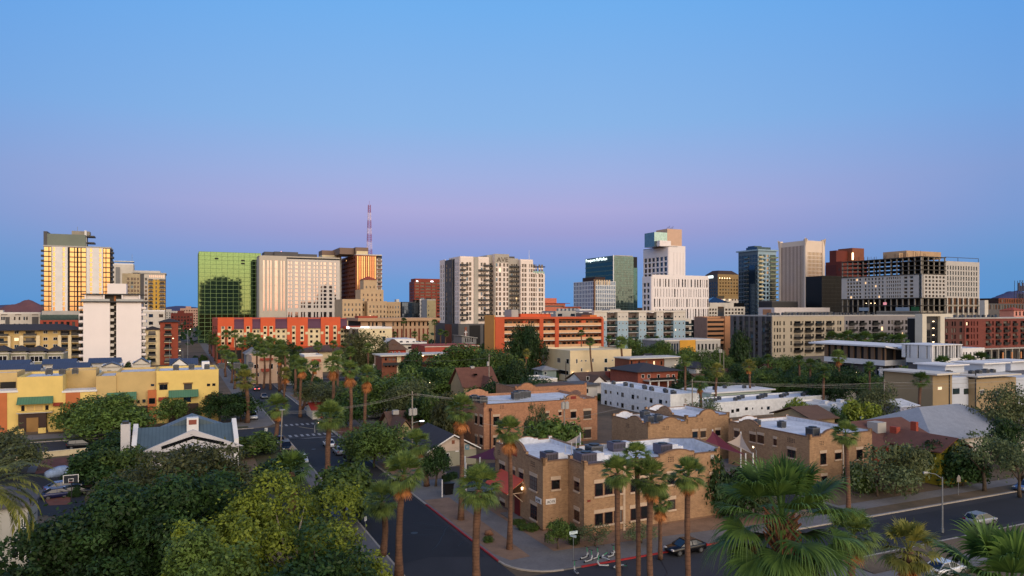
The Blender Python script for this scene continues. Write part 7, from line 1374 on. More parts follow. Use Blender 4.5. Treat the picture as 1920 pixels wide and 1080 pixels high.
for a in (('mid', 472, 128, 812, 78, 'round bright green tree right of the teal roofed hall', .1), ('dark', 520, 104, 852, 90, 'dark bushy tree left of the low fan palm by the avenue', .1), ('mid', 645, 88, 866, 122, 'wide green tree overhanging the avenue verge', .1), ('mid', 702, 119, 793, 112, 'full green tree on the right verge behind the parked black car', .15), ('dark', 817, 106, 838, 46, 'small round dark tree in front of the gabled office', .3),
          ('mid', 205, 146, 740, 140, 'big spreading green tree in front of the yellow terrace', .1), ('mid', 150, 152, 755, 70, 'green tree left of the big spreading one by the yellow terrace', .15), ('mid', 108, 160, 762, 66, 'street tree with a slanting pale trunk before the yellow terrace', .35), ('dark', -2, 157, 757, 78, 'dark tree at the left edge before the yellow terrace', .2), ('mid', 325, 158, 748, 52, 'small street tree before the bright right end of the yellow terrace', .35), ('dark', 412, 164, 737, 76, 'dark tree at the corner end of the yellow terrace', .25), ('dark', 452, 168, 736, 62, 'dark tree on the avenue beside the white pickup', .2),
          ('dark', 205, 121, 815, 90, 'dark tree left of the tall white chimney', .1), ('dark', 180, 106, 846, 90, 'dark shrubby tree above the parking lot', .08), ('olive', 12, 112, 800, 130, 'feathery olive tree at the left edge above the date palm', .1), ('dark', 150, 106, 872, 50, 'dark bush beside the covered car', .05), ('mid', 235, 108, 836, 80, 'mid green tree left of the rusty tree', .1),
          ('dark', 987, 275, 609, 66, 'tall dark evergreen in front of the orange balcony block', .05), ('rust', 682, 272, 622, 80, 'big brown dark tree by the red brick pyramid roof house', .12), ('dark', 771, 235, 656, 46, 'round dark tree in front of the motel wing', .12), ('mid', 868, 246, 647, 130, 'broad green tree below the AVE tower', .1), ('mid', 930, 240, 655, 80, 'green tree left of the tall dark evergreen', .1), ('mid', 850, 206, 690, 84, 'mid green tree left of the steep red brown roof', .1), ('dark', 803, 208, 690, 60, 'dark tree behind the tan low building', .12), ('dark', 960, 200, 676, 70, 'dark tree under the tall evergreen', .1), ('dark', 1000, 180, 708, 96, 'low dense dark trees above the orange brick building', .1), ('dark', 925, 178, 716, 60, 'dark tree right of the steep red brown roof', .1), ('olive', 915, 205, 690, 50, 'greyish tree behind the steep red brown roof', .15),
          ('mid', 715, 176, 707, 130, 'wide mesquite behind the skirted palms', .15), ('olive', 782, 168, 714, 110, 'wide olive tree right of the mesquite', .15), ('dark', 786, 150, 738, 62, 'dark tree left of the transformer pole', .1), ('mid', 818, 146, 742, 50, 'green tree right of the transformer pole', .15), ('rust', 838, 138, 738, 60, 'brown drooping tree left of the big skirted palm', .1), ('dark', 495, 305, 640, 52, 'dark tree before the orange red block, left one', .1), ('dark', 537, 300, 641, 54, 'dark tree before the orange red block, right one', .1), ('olive', 602, 180, 716, 94, 'wide olive canopy over the avenue parking', .4), ('dark', 648, 160, 745, 60, 'dark tree behind the tall palms with orange skirts', .1), ('dark', 560, 240, 676, 40, 'dark tree between the two rosy cream houses', .1),
          ('mid', 1046, 121, 784, 92, 'green bush tree before the orange brick wall', .08), ('olive', 1003, 124, 758, 44, 'thin olive tree against the orange brick wall', .2), ('mid', 1195, 292, 634, 76, 'green tree below the pale blue apartments', .1), ('mid', 1240, 285, 640, 60, 'green tree right of the cream apartment house', .1), ('mid', 1290, 262, 652, 62, 'green tree before the yellow low building', .1), ('mid', 1345, 255, 655, 60, 'green tree left of the grey apartment corner', .1), ('dark', 1385, 262, 620, 46, 'dark tall tree left of the long grey apartments', .1), ('mid', 1320, 230, 672, 56, 'green tree behind the brown hip roof', .1), ('mid', 1420, 240, 668, 70, 'green tree at the foot of the long grey apartments', .1), ('dark', 1275, 225, 684, 44, 'dark tree right of the red brick hip roof house', .1), ('mid', 1470, 230, 668, 70, 'green tree under the beige balconies', .1), ('dark', 1385, 220, 684, 60, 'dark tree behind the dark red hip roof', .1), ('mid', 1430, 224, 690, 70, 'leafy tree right of the dark red hip roof', .1), ('dark', 1490, 216, 690, 84, 'dark spreading tree before the orange brown gable', .1), ('mid', 1530, 215, 680, 84, 'green tree below the pavilion roof', .1), ('dark', 1555, 190, 696, 80, 'dark tree left of the pavilion', .1), ('dark', 1605, 205, 690, 90, 'dark tree by the pavilion ramp', .1), ('mid', 1640, 195, 706, 70, 'green tree under the pavilion posters', .1),
          ('mid', 1340, 210, 694, 60, 'green tree left of the wine red hip roof', .1), ('dark', 1408, 212, 706, 54, 'dark tree at the right corner of the wine red hip roof', .1), ('mid', 1448, 208, 698, 70, 'full green tree behind the pale green rooftop floor', .1), ('dark', 1482, 206, 704, 64, 'dark tree left of the shingled orange brown gable front', .1), ('mid', 1525, 200, 702, 76, 'bushy tree above the far end of the white wing', .1), ('olive', 1375, 214, 712, 50, 'greyish tree at the foot of the wine red hip roof', .1), ('dark', 1275, 205, 712, 50, 'dark tree beside the columned porch', .1), ('mid', 755, 190, 690, 64, 'green tree between the motel and the tan low building', .1), ('dark', 690, 200, 690, 60, 'dark tree beyond the fat skirted palm', .1), ('mid', 880, 172, 728, 56, 'green tree behind the orange brick roof edge', .1),
          ('lime', 1494, 150, 748, 56, 'round bright green tree before the white wing', .1), ('lime', 1613, 140, 750, 72, 'yellow green round tree right of the white wing', .1), ('olive', 1655, 148, 722, 84, 'tall olive tree left of the leaning palm', .1), ('dark', 1690, 172, 710, 66, 'dark tree right of the tall olive tree', .1), ('mid', 1735, 165, 720, 60, 'green tree beside the tan flats corner', .1), ('sage', 1322, 160, 745, 60, 'bare tan tree beside the white wing', .2), ('dark', 1565, 132, 768, 46, 'dark low tree before the white wing end', .1),
          ('sage', 1645, 100, 836, 104, 'grey green bush tree right of the courtyard wing', .05), ('olive', 1700, 103, 830, 96, 'olive green bush tree right of the grey green one', .05), ('mid', 1612, 103, 870, 50, 'low green bush at the foot of the brick wing', .03), ('dark', 1752, 109, 826, 70, 'dark tree left of the yellow gable', .1), ('dark', 1805, 106, 838, 84, 'dark tree in front of the yellow gable', .08), ('sage', 1846, 103, 806, 84, 'thin desert tree in front of the pale hip roof', .3), ('sage', 1912, 100, 818, 76, 'thin desert tree at the right edge', .3), ('rust', 1815, 140, 762, 66, 'reddish bush before the white flats', .1), ('olive', 1890, 134, 722, 100, 'tall olive tree before the tan flats at the right edge', .1), ('dark', 1765, 140, 775, 70, 'dark bush at the foot of the tan flats', .05), ('dark', 1880, 118, 785, 60, 'dark tree behind the pale hip roof', .1),
          ('dark', 1330, 92, 850, 90, 'dark tree behind the brick corner building right end', .05), ('dark', 1390, 90, 880, 80, 'dark bush behind the big fan palm', .05)): tree(*a[:6], low=a[6])
for k, (px, Y, top, w, kd) in enumerate(((1046, 78, 976, 40, 'mid'), (1116, 79, 985, 64, 'sage'), (1202, 80, 982, 60, 'sage'), (1440, 88, 930, 60, 'olive'))): tree(kd, px, Y, top, w, ('small green tree beside the brick corner building', 'sparse desert tree before the triple windows', 'thin desert tree behind the row of palm trunks', 'olive shrub tree behind the big fan palm')[k], low=.3)
# low shrubs and planting (indistinguishable repeats)
def shrub(px, py, w, h, kind, label, group):
    x, y = gp(px, py); t = thing('shrub', label, 'shrub', (x, y, .12), px * 1.7, group); c = link('foliage', crown(kind, px % 3), t, (0, 0, -.1)); c.scale = (w / 8, w / 8, h / 5.4)
for px, py, w, h, kd, lb in ((975, 985, 1.6, .7, 'mid', 'small shrub beside the brick building door step'), (992, 995, 2.4, .8, 'mid', 'low wide shrub at the brick building foot'), (916, 1018, 1.1, .7, 'mid', 'spiky low shrub on the gravel verge'), (836, 912, 1.4, 1.6, 'dark', 'dark upright shrub right of the gabled office'), (1076, 1022, 1.5, 2.2, 'dark', 'barrel shaped dark shrub behind the street sign'), (845, 900, 2.4, 1.2, 'dark', 'low dark shrub beside the upright one'), (140, 934, 1.6, 1.5, 'dark', 'dark shrub at the end of the gravel island'), (20, 1000, 3, 2.5, 'dark', 'dark shrub beneath the date palm')): shrub(px, py, w, h, kd, lb, None)
r_ = random.Random(21); sp_n = 0
for k in range(400):
    if sp_n > 150: break
    a, b_ = r_.uniform(33, 270), r_.uniform(150, 264); x, y = W(a, b_); px = 960 + F * x / y
    if 500 < px < 1900 and not (1110 < px < 1610 and y < 208): sp_n += 1; py = HZ + HC * F / y; shrub(int(px), py, r_.uniform(2.5, 6), r_.uniform(1.6, 4.2), r_.choice(('dark', 'dark', 'mid', 'olive')), 'green shrub among the houses of the middle distance', 'shrubs among the houses')
for k in range(70):
    a, b_ = r_.uniform(-190, 12), r_.uniform(215, 420); x, y = W(a, b_); shrub(int(960 + F * x / y), HZ + HC * F / y, r_.uniform(3, 6), r_.uniform(2, 5), 'dark', 'dark shrub between the left hand blocks', 'shrubs between the left blocks')
for k in range(90):
    a, b_ = r_.uniform(33, 420), r_.uniform(285, 420); x, y = W(a, b_); shrub(int(960 + F * x / y), HZ + HC * F / y, r_.uniform(4, 8), r_.uniform(3, 6.5), r_.choice(('dark', 'mid')), 'tree clump at the foot of the downtown blocks', 'tree clumps below downtown')
# far ground cover that reads as one dark mass behind downtown
rg = np.random.default_rng(77); n = 26000; Yd = rg.uniform(480, 3200, n); xd = rg.uniform(-.85, .85, n) * Yd; P = np.stack([xd, Yd, rg.gamma(2, 2.2, n)], 1)
V_, F_ = leafcloud(rg, P, np.tile(np.array([0, -.5, .6]), (n, 1)), 2.6, .6); o = link('far_treetops', np_mesh('far_treetops', V_, F_, LM['dark'])); o['kind'] = 'stuff'
# ---------------------------------------------------------------- fan palms
def fan(rg, out, az, el, pet, L_, nl, droop, wd, seg=3, fold=.12, spread=80, hub=(0, 0, 0)):
    d = np.array([math.cos(el) * math.cos(az), math.cos(el) * math.sin(az), math.sin(el)]); s = np.array([-math.sin(az), math.cos(az), 0.]); up = np.cross(d, s) * -1; up = np.cross(s, d) * -1 if up[2] < 0 else up
    hub = np.array(hub); c0 = hub + d * pet; c0[2] -= droop * .12 * pet
    tw = rg.normal(0, .18); s2 = s * math.cos(tw) + up * math.sin(tw); nn = np.cross(d, s2); nn = nn if nn[2] > 0 else -nn
    w = wd * .5; V_, F_ = out
    n0 = len(V_); V_ += [hub + s * .035, hub - s * .035, c0 - s * .025, c0 + s * .025]; F_.append((n0, n0 + 1, n0 + 2, n0 + 3))
    for i in range(nl):
        al = R(-spread + 2 * spread * i / (nl - 1)) + rg.normal(0, .02); q = d * math.cos(al) + s2 * math.sin(al) + nn * fold * abs(math.sin(al)); q /= np.linalg.norm(q); l = L_ * (.72 + .28 * math.cos(al)) * rg.uniform(.86, 1.06); e = np.cross(q, nn); e /= max(np.linalg.norm(e), 1e-6); pv = None
        dr = droop * rg.uniform(.7, 1.4); tp = 1 if seg < 4 else 1.6
        for k in range(seg + 1):
            t = k / seg; p = c0 + q * l * (t - .18 * dr * t ** 3); p[2] -= dr * l * (max(0, t - .3) ** 2) * .9; ww = w * (.55 + 1.1 * t if t < .42 else max(.05, .98 * ((1 - t) / .58) ** tp + .06)); a, b_ = p - e * ww, p + e * ww; n1 = len(V_); V_ += [a, b_]
            if k: F_.append((n1 - 2, n1 - 1, n1 + 1, n1))
def palmcrown(seed, nf, nl, Rr, mat, e0=82, e1=-38, seg=3, wd=.13):
    rg = np.random.default_rng(seed); out = ([], [])
    for i in range(nf):
        f = (i + .5) / nf; el = R(e0 + (e1 - e0) * f ** .9 + rg.normal(0, 6)); az = i * 2.39996 + rg.normal(0, .15); k = .62 + .38 * math.sin(math.pi * min(1, f * .8 + .25))
        fan(rg, out, az, el, Rr * .46 * k, Rr * .56 * k * rg.uniform(.85, 1.1), nl, .35 + .7 * f, wd, seg)
    return np_mesh('crown', np.array(out[0]), np.array(out[1]), mat)
def palmskirt(seed, nf, nl, L_, mat):
    rg = np.random.default_rng(seed); out = ([], [])
    for i in range(nf):
        el = R(rg.uniform(-84, -52)); fan(rg, out, i * 2.39996, el, L_ * rg.uniform(.2, .5), L_ * rg.uniform(.4, .65), nl, .3, .11, 2, spread=45, hub=(0, 0, -.1 - L_ * .25 * rg.random()))
    return np_mesh('skirt', np.array(out[0]), np.array(out[1]), mat)
PC = {'g': [palmcrown(s, 44, 15, 2.2, LM['pal']) for s in (1, 2, 3)], 'y': [palmcrown(s, 40, 15, 2.2, LM['paly'], e1=-48) for s in (4, 5)], 'd': [palmcrown(6, 38, 13, 2.2, LM['mid'])], 'n': [palmcrown(s, 54, 22, 2.2, LM['pal'], e0=86, e1=-52, seg=4, wd=.1) for s in (7, 8, 9)]}
SK = [palmskirt(s, 40, 9, 1.9, LM['dead']) for s in (1, 2)]; SKS = [palmskirt(s, 16, 9, 1.3, LM['dead']) for s in (3, 4)]
PTM = {}
def ptrunkmesh(v, m):
    if (v, m.name) not in PTM:
        r = random.Random(v); q = MB(); n = 12; b0, b1 = r.uniform(-.25, .25), r.uniform(-.25, .25)
        q.tube([(b0 * math.sin(k / n * 3.1), b1 * math.sin(k / n * 3.1), 10 * k / n) for k in range(n + 1)], [.40 - .12 * min(1, k / 3) - .03 * k / n + r.uniform(-.012, .012) for k in range(n + 1)], 9); PTM[(v, m.name)] = q.mesh('trunk', m, True)
    return PTM[(v, m.name)]
PN = [0]
def palm(px, Y, cy, wpx, label, kind='g', skirt=0, bpx=None, group=None, tr=ptrunk, thick=1.0, name='fan_palm'):
    PN[0] += 1; v = PN[0]; xb, yb = at(bpx if bpx is not None else px, Y); xc, yc = at(px, Y); zc = zat(cy, Y) + .1; r = wpx * Y / F / 2 / 1.62
    t = thing(name, label, 'palm tree', (xb, yb, .1), 0, group); cs = PC[kind]; c = link('crown', cs[v % len(cs)], t, (xc - xb, 0, zc), v * 1.3); c.scale = (r, r, r * 1.08)
    k = link('trunk', ptrunkmesh(v % 4, tr), t); k.scale = (max(.55, r * .95) * thick, max(.55, r * .95) * thick, zc / 10); k.rotation_euler = (0, math.atan2(xc - xb, zc), v)
    if skirt: s = link('skirt', (SK if skirt > 1 else SKS)[v % 2], t, (xc - xb, 0, zc - .15 * r), v); s.scale = (r * 1.0, r * 1.0, r * 1.1)
    if xc != xb: k.rotation_euler = (0, math.atan2(xc - xb, zc), 0)
    return t
for a in ((757, 70, 893, 82, 'tall fan palm on the near avenue verge, left of the centre one', 'n', 1, 748), (716, 76, 945, 74, 'shorter fan palm left of the tall verge palm', 'n', 0, 717), (898, 66, 922, 92, 'fan palm with the widest crown in front of the red awning', 'n', 0, 894), (954, 78, 812, 56, 'fan palm with orange skirt in front of the brick building red plaque', 'n', 2, 955), (864, 89, 772, 58, 'fan palm with a long orange skirt left of the orange brick building', 'n', 2, 864), (781, 106, 836, 56, 'leaning fan palm in front of the gabled office', 'n', 1, 800),
          (1158, 59, 892, 66, 'leftmost of the four near palm trunks before the brick front', 'n', 0, 1164), (1193, 60.5, 862, 58, 'tallest of the near palms, second from left before the brick front', 'n', 0, 1196), (1221, 59, 905, 74, 'third near palm from left before the brick front, thick trunk', 'n', 1, 1224), (1238, 75, 946, 46, 'short palm with orange skirt hidden behind the third near palm', 'n', 2, 1238), (1290, 60, 897, 70, 'rightmost of the four near palms, with a patch of orange dead fronds', 'n', 1, 1294), (1585, 88, 819, 52, 'lone slim fan palm in front of the brick courtyard wing', 'n', 0, 1591),
          (1600, 33, 1012, 96, 'fan palm with an orange trunk just right of the huge one', 'n', 1, 1592), (1704, 38, 1040, 112, 'small fan palm with browned tips at the bottom right', 'y', 1, 1704), (619, 112, 786, 62, 'big fan palm on the avenue in front of the crosswalk', 'n', 0, 615), (519, 142, 766, 50, 'fan palm on the left avenue verge by the crosswalk', 'n', 1, 515), (545, 92, 888, 84, 'low fan palm bush beside the avenue', 'd', 0, 545),
          (655, 140, 697, 40, 'palm with orange skirt, left of the three tall skirted ones', 'g', 2, 655), (688, 150, 706, 40, 'palm with the fattest orange skirt, right of the three tall skirted ones', 'g', 2, 684), (624, 162, 686, 38, 'palm with orange skirt, farthest left of the skirted trio', 'g', 2, 622), (566, 175, 688, 32, 'palm with orange skirt in front of the second rosy cream house', 'g', 2, 563), (590, 190, 690, 26, 'twin palm just right of the skirted palm', 'g', 1, 567), (535, 200, 702, 26, 'small skirted palm above the avenue parking', 'y', 2, 533), (460, 166, 716, 44, 'yellowing palm on the left avenue verge', 'y', 0, 464),
          (482, 246, 662, 22, 'first of four slim palms before the rosy cream house', 'g', 0, 482), (495, 240, 664, 22, 'second of four slim palms before the rosy cream house', 'g', 0, 494), (508, 236, 658, 24, 'tallest of four slim palms before the rosy cream house', 'g', 0, 507), (524, 232, 674, 24, 'skirted one of the four slim palms before the rosy cream house', 'g', 1, 524), (455, 300, 645, 26, 'twin trunk palm before the orange red block', 'g', 0, 456), (440, 330, 628, 18, 'slim palm before the left end of the orange red block', 'g', 0, 441), (424, 340, 628, 18, 'leftmost slim palm before the orange red block', 'g', 0, 424),
          (596, 300, 651, 20, 'slim palm in front of the brown hipped low house', 'g', 0, 597), (625, 300, 648, 18, 'slim palm left of the white stepped wall', 'g', 0, 625), (645, 290, 652, 18, 'slim palm right of the white stepped wall', 'g', 0, 644), (657, 262, 662, 24, 'palm in front of the big brown dark tree', 'g', 0, 658), (690, 258, 655, 22, 'tall slim palm right of the big brown dark tree', 'g', 0, 690), (635, 220, 672, 30, 'palm behind the skirted trio', 'g', 0, 634), (560, 300, 660, 22, 'palm beside the dark tree before the orange red block', 'd', 0, 560),
          (757, 400, 603, 14, 'slim palm before the civic hall, tallest', 'd', 0, 757), (740, 400, 628, 12, 'left low palm before the civic hall', 'd', 0, 740), (777, 395, 628, 14, 'middle low palm before the civic hall', 'd', 0, 777), (797, 380, 634, 15, 'right low palm before the civic hall', 'g', 0, 797), (815, 340, 606, 14, 'very tall slim palm left of the AVE podium', 'd', 0, 816), (826, 390, 624, 14, 'left palm before the AVE podium', 'd', 0, 824), (836, 390, 627, 14, 'right palm before the AVE podium', 'd', 0, 835),
          (976, 210, 685, 22, 'palm with orange skirt left of the tall dark evergreen foot', 'y', 2, 968), (987, 225, 664, 18, 'small palm in front of the tall dark evergreen', 'y', 1, 986), (1090, 300, 626, 15, 'slim palm in front of the orange balcony block', 'd', 0, 1090), (1106, 262, 643, 20, 'palm before the cream apartment house, taller', 'd', 0, 1113), (1164, 255, 645, 27, 'palm before the right end of the cream apartment house', 'g', 0, 1167), (1142, 330, 637, 16, 'palm before the pale blue apartments left end', 'd', 0, 1142), (1213, 330, 634, 12, 'palm before the pale blue apartments, second bay', 'd', 0, 1213), (1232, 330, 636, 12, 'palm before the pale blue apartments, third bay', 'd', 0, 1232), (1252, 330, 635, 12, 'palm before the pale blue apartments, fourth bay', 'd', 0, 1252),
          (1285, 185, 680, 28, 'tall palm left of the white apartment end', 'g', 0, 1287), (1312, 170, 722, 34, 'dark feathery palm at the white apartment end', 'd', 1, 1314), (1345, 190, 697, 30, 'palm before the dark red hip roof, left', 'y', 0, 1343), (1404, 200, 688, 28, 'palm beside the dark red hip roof, right', 'y', 1, 1406), (1440, 225, 676, 22, 'palm at the grey apartments corner', 'd', 0, 1441), (1498, 205, 678, 24, 'palm before the orange brown gable', 'd', 0, 1499), (1520, 195, 686, 26, 'palm right of the orange brown gable', 'd', 0, 1521), (1572, 190, 672, 30, 'palm in front of the pavilion left end', 'g', 1, 1573), (1726, 152, 716, 36, 'leaning palm left of the tan flats', 'd', 0, 1724), (1545, 175, 702, 28, 'palm among trees left of the pavilion', 'd', 0, 1545), (1630, 185, 690, 24, 'palm by the pavilion ramp', 'd', 0, 1630)): palm(*a[:5], kind=a[5], skirt=a[6], bpx=a[7])
for k, (px, Y, cy) in enumerate([(1560, 300, 636), (1590, 298, 634), (1622, 296, 636), (1655, 294, 638), (1690, 292, 640), (1576, 305, 640), (1607, 303, 640), (1640, 300, 641), (1672, 297, 642)]): palm(px, Y, cy, 30, 'dark palm in the row above the pavilion roof', 'd', 0, px, 'palms above the pavilion roof')
for k, (px, cy) in enumerate(((1768, 684), (1815, 682), (1840, 676), (1862, 690), (1745, 700))): palm(px, 215, cy, 34, ('palm before the louvred box, left', 'palm before the low white wing', 'palm at the end of the low white wing', 'palm right of the low white wing', 'palm below the louvred box corner')[k], 'd', 0, px)
r_ = random.Random(5)
for k in range(14):                        # two rows lining the far avenue
    b_ = 182 + k * 24 + r_.uniform(-2, 2); a = 17.2 + r_.uniform(-.6, .6); x, y = W(a, b_)
    if k > 1: palm(960 + F * x / y, y, zat(0, y) * 0 + HZ + (HC - r_.uniform(7.5, 12)) * F / y, 4.5 * F / y, 'fan palm in the thin row on the left side of the far avenue', r_.choice('gggd'), 0, None, 'palms lining the left of the avenue')
for k in range(46):
    b_ = 222 + k * 7.2 + r_.uniform(-3, 3); a = 31.8 + r_.uniform(-1.2, 1.6); x, y = W(a, b_); palm(960 + F * x / y, y, HZ + (HC - r_.uniform(9, 14)) * F / y, 4.3 * F / y, 'fan palm in the dense row on the right side of the far avenue', 'g', 0, None, 'palms lining the right of the avenue')
# ---- the two huge palms close to the viewpoint, every frond a part
def heropalm(px, Y, cy, Rr, label, n, seed, e0=80, e1=-62, nl=46):
    x, y = at(px, Y); zc = zat(cy, Y); t = thing('fan_palm', label, 'palm tree', (x, y, .1)); rg = np.random.default_rng(seed)
    for i in range(n):
        f = (i + .5) / n; out = ([], []); el = R(e0 + (e1 - e0) * f + rg.normal(0, 5)); fan(rg, out, i * 2.39996 + rg.normal(0, .12), el, Rr * (.40 + .14 * math.sin(math.pi * f)), Rr * .58 * rg.uniform(.78, 1.1), nl, .42 + .8 * f + .2 * rg.random(), .066, 8, .2, 96)
        V_, F_ = np.array(out[0]), np.array(out[1]); link('frond', np_mesh('frond', V_, F_, LM['dead'] if i > n - 4 else LM['palh']), t, (0, 0, zc))
    q = MB(); n_ = 14; q.tube([(.25 * math.sin(k / n_ * 3), 0, (zc - .1) * k / n_) for k in range(n_ + 1)], [.36 - .008 * k for k in range(n_ + 1)], 10); q.build('trunk', ptrunk, t, True); q = MB()
    for i in range(46): an = i * 2.4; q.tube([(math.cos(an) * .2, math.sin(an) * .2, zc - .9 + .02 * i), (math.cos(an) * .5, math.sin(an) * .5, zc - .55 + .02 * i)], [.05, .03], 4)
    q.build('leaf_bases', M('leaf_base_brown', (112, 72, 48), .9), t)
heropalm(1466, 20, 982, 2.5, 'huge fan palm close up at the bottom right, its crown at eye level', 44, 5)
heropalm(1888, 17, 1128, 2.4, 'huge fan palm cut by the bottom right corner', 40, 12)
# ---- date palm at the left edge
def datepalm(px, Y, cy, L_, label, n, seed):
    x, y = at(px, Y); zc = zat(cy, Y); t = thing('date_palm', label, 'palm tree', (x, y, .1)); rg = np.random.default_rng(seed)
    for i in range(n):
        f = (i + .5) / n; el = R(78 - 100 * f + rg.normal(0, 5)); az = i * 2.39996 + rg.normal(0, .1); V_, F_ = [], []; d = np.array([math.cos(az), math.sin(az), 0.]); s = np.array([-math.sin(az), math.cos(az), 0.]); l = L_ * rg.uniform(.85, 1.1)
        pts = []
        p = np.array([0, 0, 0.]); ang = el; m = 22
        for k in range(m + 1):
            pts.append(p.copy()); p = p + (d * math.cos(ang) + np.array([0, 0, math.sin(ang)])) * l / m; ang -= R(3.2 + 2.2 * k / m)
        for k in range(m):
            for sg in (-1, 1):
                for h in (0, .5):
                    c = pts[k] * (1 - h) + pts[k + 1] * h; q = (pts[k + 1] - pts[k]) / (l / m) * .75 + s * sg * (.8 if k < m - 3 else .3) + np.array([0, 0, rg.uniform(-.25, .15)]); q /= np.linalg.norm(q); ll = .62 * (1 - .55 * abs(k / m - .4)) * rg.uniform(.85, 1.1); e = np.cross(q, np.array([0, 0, 1.])); e /= np.linalg.norm(e); n0 = len(V_)
                    V_ += [c - e * .012, c + e * .012, c + q * ll * .5 + e * .028, c + q * ll * .5 - e * .028, c + q * ll - np.array([0, 0, .1 * ll])]; F_ += [(n0, n0 + 1, n0 + 2, n0 + 3), (n0 + 3, n0 + 2, n0 + 4, n0 + 4)]
        F4 = [fc for fc in F_ if len(set(fc)) == 4]; F3 = [(a, b_, c, c) for a, b_, c, _ in F_ if False]
        me = bpy.data.meshes.new('frond'); me.from_pydata([tuple(v) for v in V_], [], [tuple(dict.fromkeys(fc)) for fc in F_]); me.materials.append(LM['date']); link('frond', me, t, (0, 0, zc))
    MB().tube([(0, 0, 0), (.1, 0, zc * .5), (0, 0, zc)], [.42, .36, .4], 9).build('trunk', ptrunk2, t, True)
datepalm(-28, 42, 925, 4.0, 'date palm with arching feather fronds at the left edge', 46, 3)
# ================================================================ VEHICLES AND STREET FURNITURE
tyre = M('tyre_rubber', (20, 20, 22), .8); rimm = M('alloy_rim', (150, 152, 156), .3, .1, 1, .8); headl = M('headlight_glass', (214, 218, 224), .1, .05, 1, .2, .9); taill = M('taillight_red', (120, 16, 18), .3); lit_tail = E('lit_tail_lamp', (255, 40, 28), 5.0); lit_head = E('lit_head_lamp', (255, 240, 215), 7.0)
def paintm(n, c): return M(n, c, .28, .06, .6, .25, .7)
def loft(q, secs, ring):
    base = len(q.v); n = None
    for s in secs:
        r = ring(s); n = len(r); q.v += r
    for i in range(len(secs) - 1):
        for j in range(n): a = base + i * n + j; b = base + i * n + (j + 1) % n; q.f.append((a, b, b + n, a + n)); q.m.append(q.mi)
    q.f.append(tuple(base + j for j in range(n))[::-1]); q.m.append(q.mi); q.f.append(tuple(base + (len(secs) - 1) * n + j for j in range(n))); q.m.append(q.mi)
KIND = {'sedan': ([(-2.3, .68, .4, .8), (-2.2, .82, .28, .94), (-1.3, .89, .24, 1.0), (0, .9, .23, .97), (1.0, .89, .24, .94), (2.0, .82, .27, .8), (2.28, .66, .36, .64)], [(-1.85, .74, .72, .94, .97), (-1.0, .82, .6, .96, 1.42), (.25, .82, .6, .95, 1.44), (1.2, .78, .76, .9, .94)], (-1.0, .25, 1.42)),
        'hatch': ([(-2.05, .72, .4, .95), (-1.95, .84, .28, 1.02), (-1.1, .88, .24, 1.02), (.2, .88, .24, .98), (1.1, .87, .25, .95), (1.9, .8, .28, .8), (2.1, .64, .38, .66)], [(-2.0, .72, .62, .98, 1.1), (-1.5, .8, .62, 1.0, 1.46), (.2, .8, .62, .98, 1.5), (1.3, .78, .76, .92, .96)], (-1.5, .2, 1.47)),
        'suv': ([(-2.3, .8, .45, 1.05), (-2.2, .92, .34, 1.15), (-1.0, .95, .3, 1.12), (.3, .95, .3, 1.1), (1.2, .94, .3, 1.08), (2.15, .88, .34, .98), (2.35, .76, .45, .8)], [(-2.2, .84, .72, 1.1, 1.3), (-1.9, .9, .72, 1.12, 1.72), (.3, .9, .72, 1.08, 1.76), (1.25, .86, .82, 1.06, 1.1)], (-1.9, .3, 1.73)),
        'pickup': ([(-2.75, .88, .5, 1.08), (-2.65, .95, .4, 1.12), (-1.0, .96, .36, 1.12), (.5, .96, .36, 1.12), (1.4, .95, .36, 1.1), (2.5, .9, .4, 1.0), (2.7, .8, .48, .85)], [(-.75, .88, .74, 1.1, 1.7), (-.5, .9, .74, 1.1, 1.8), (.7, .9, .74, 1.1, 1.8), (1.5, .86, .82, 1.08, 1.12)], (-.7, .7, 1.78)),
        'van': ([(-2.6, .9, .45, 1.2), (-2.5, .97, .36, 1.25), (0, .98, .34, 1.25), (1.6, .97, .34, 1.2), (2.3, .92, .36, 1.05), (2.5, .8, .45, .85)], [(-2.55, .92, .84, 1.2, 2.1), (-2.4, .93, .84, 1.2, 2.2), (1.2, .92, .84, 1.2, 2.2), (2.1, .88, .84, 1.1, 1.2)], (-2.5, 1.2, 2.18))}
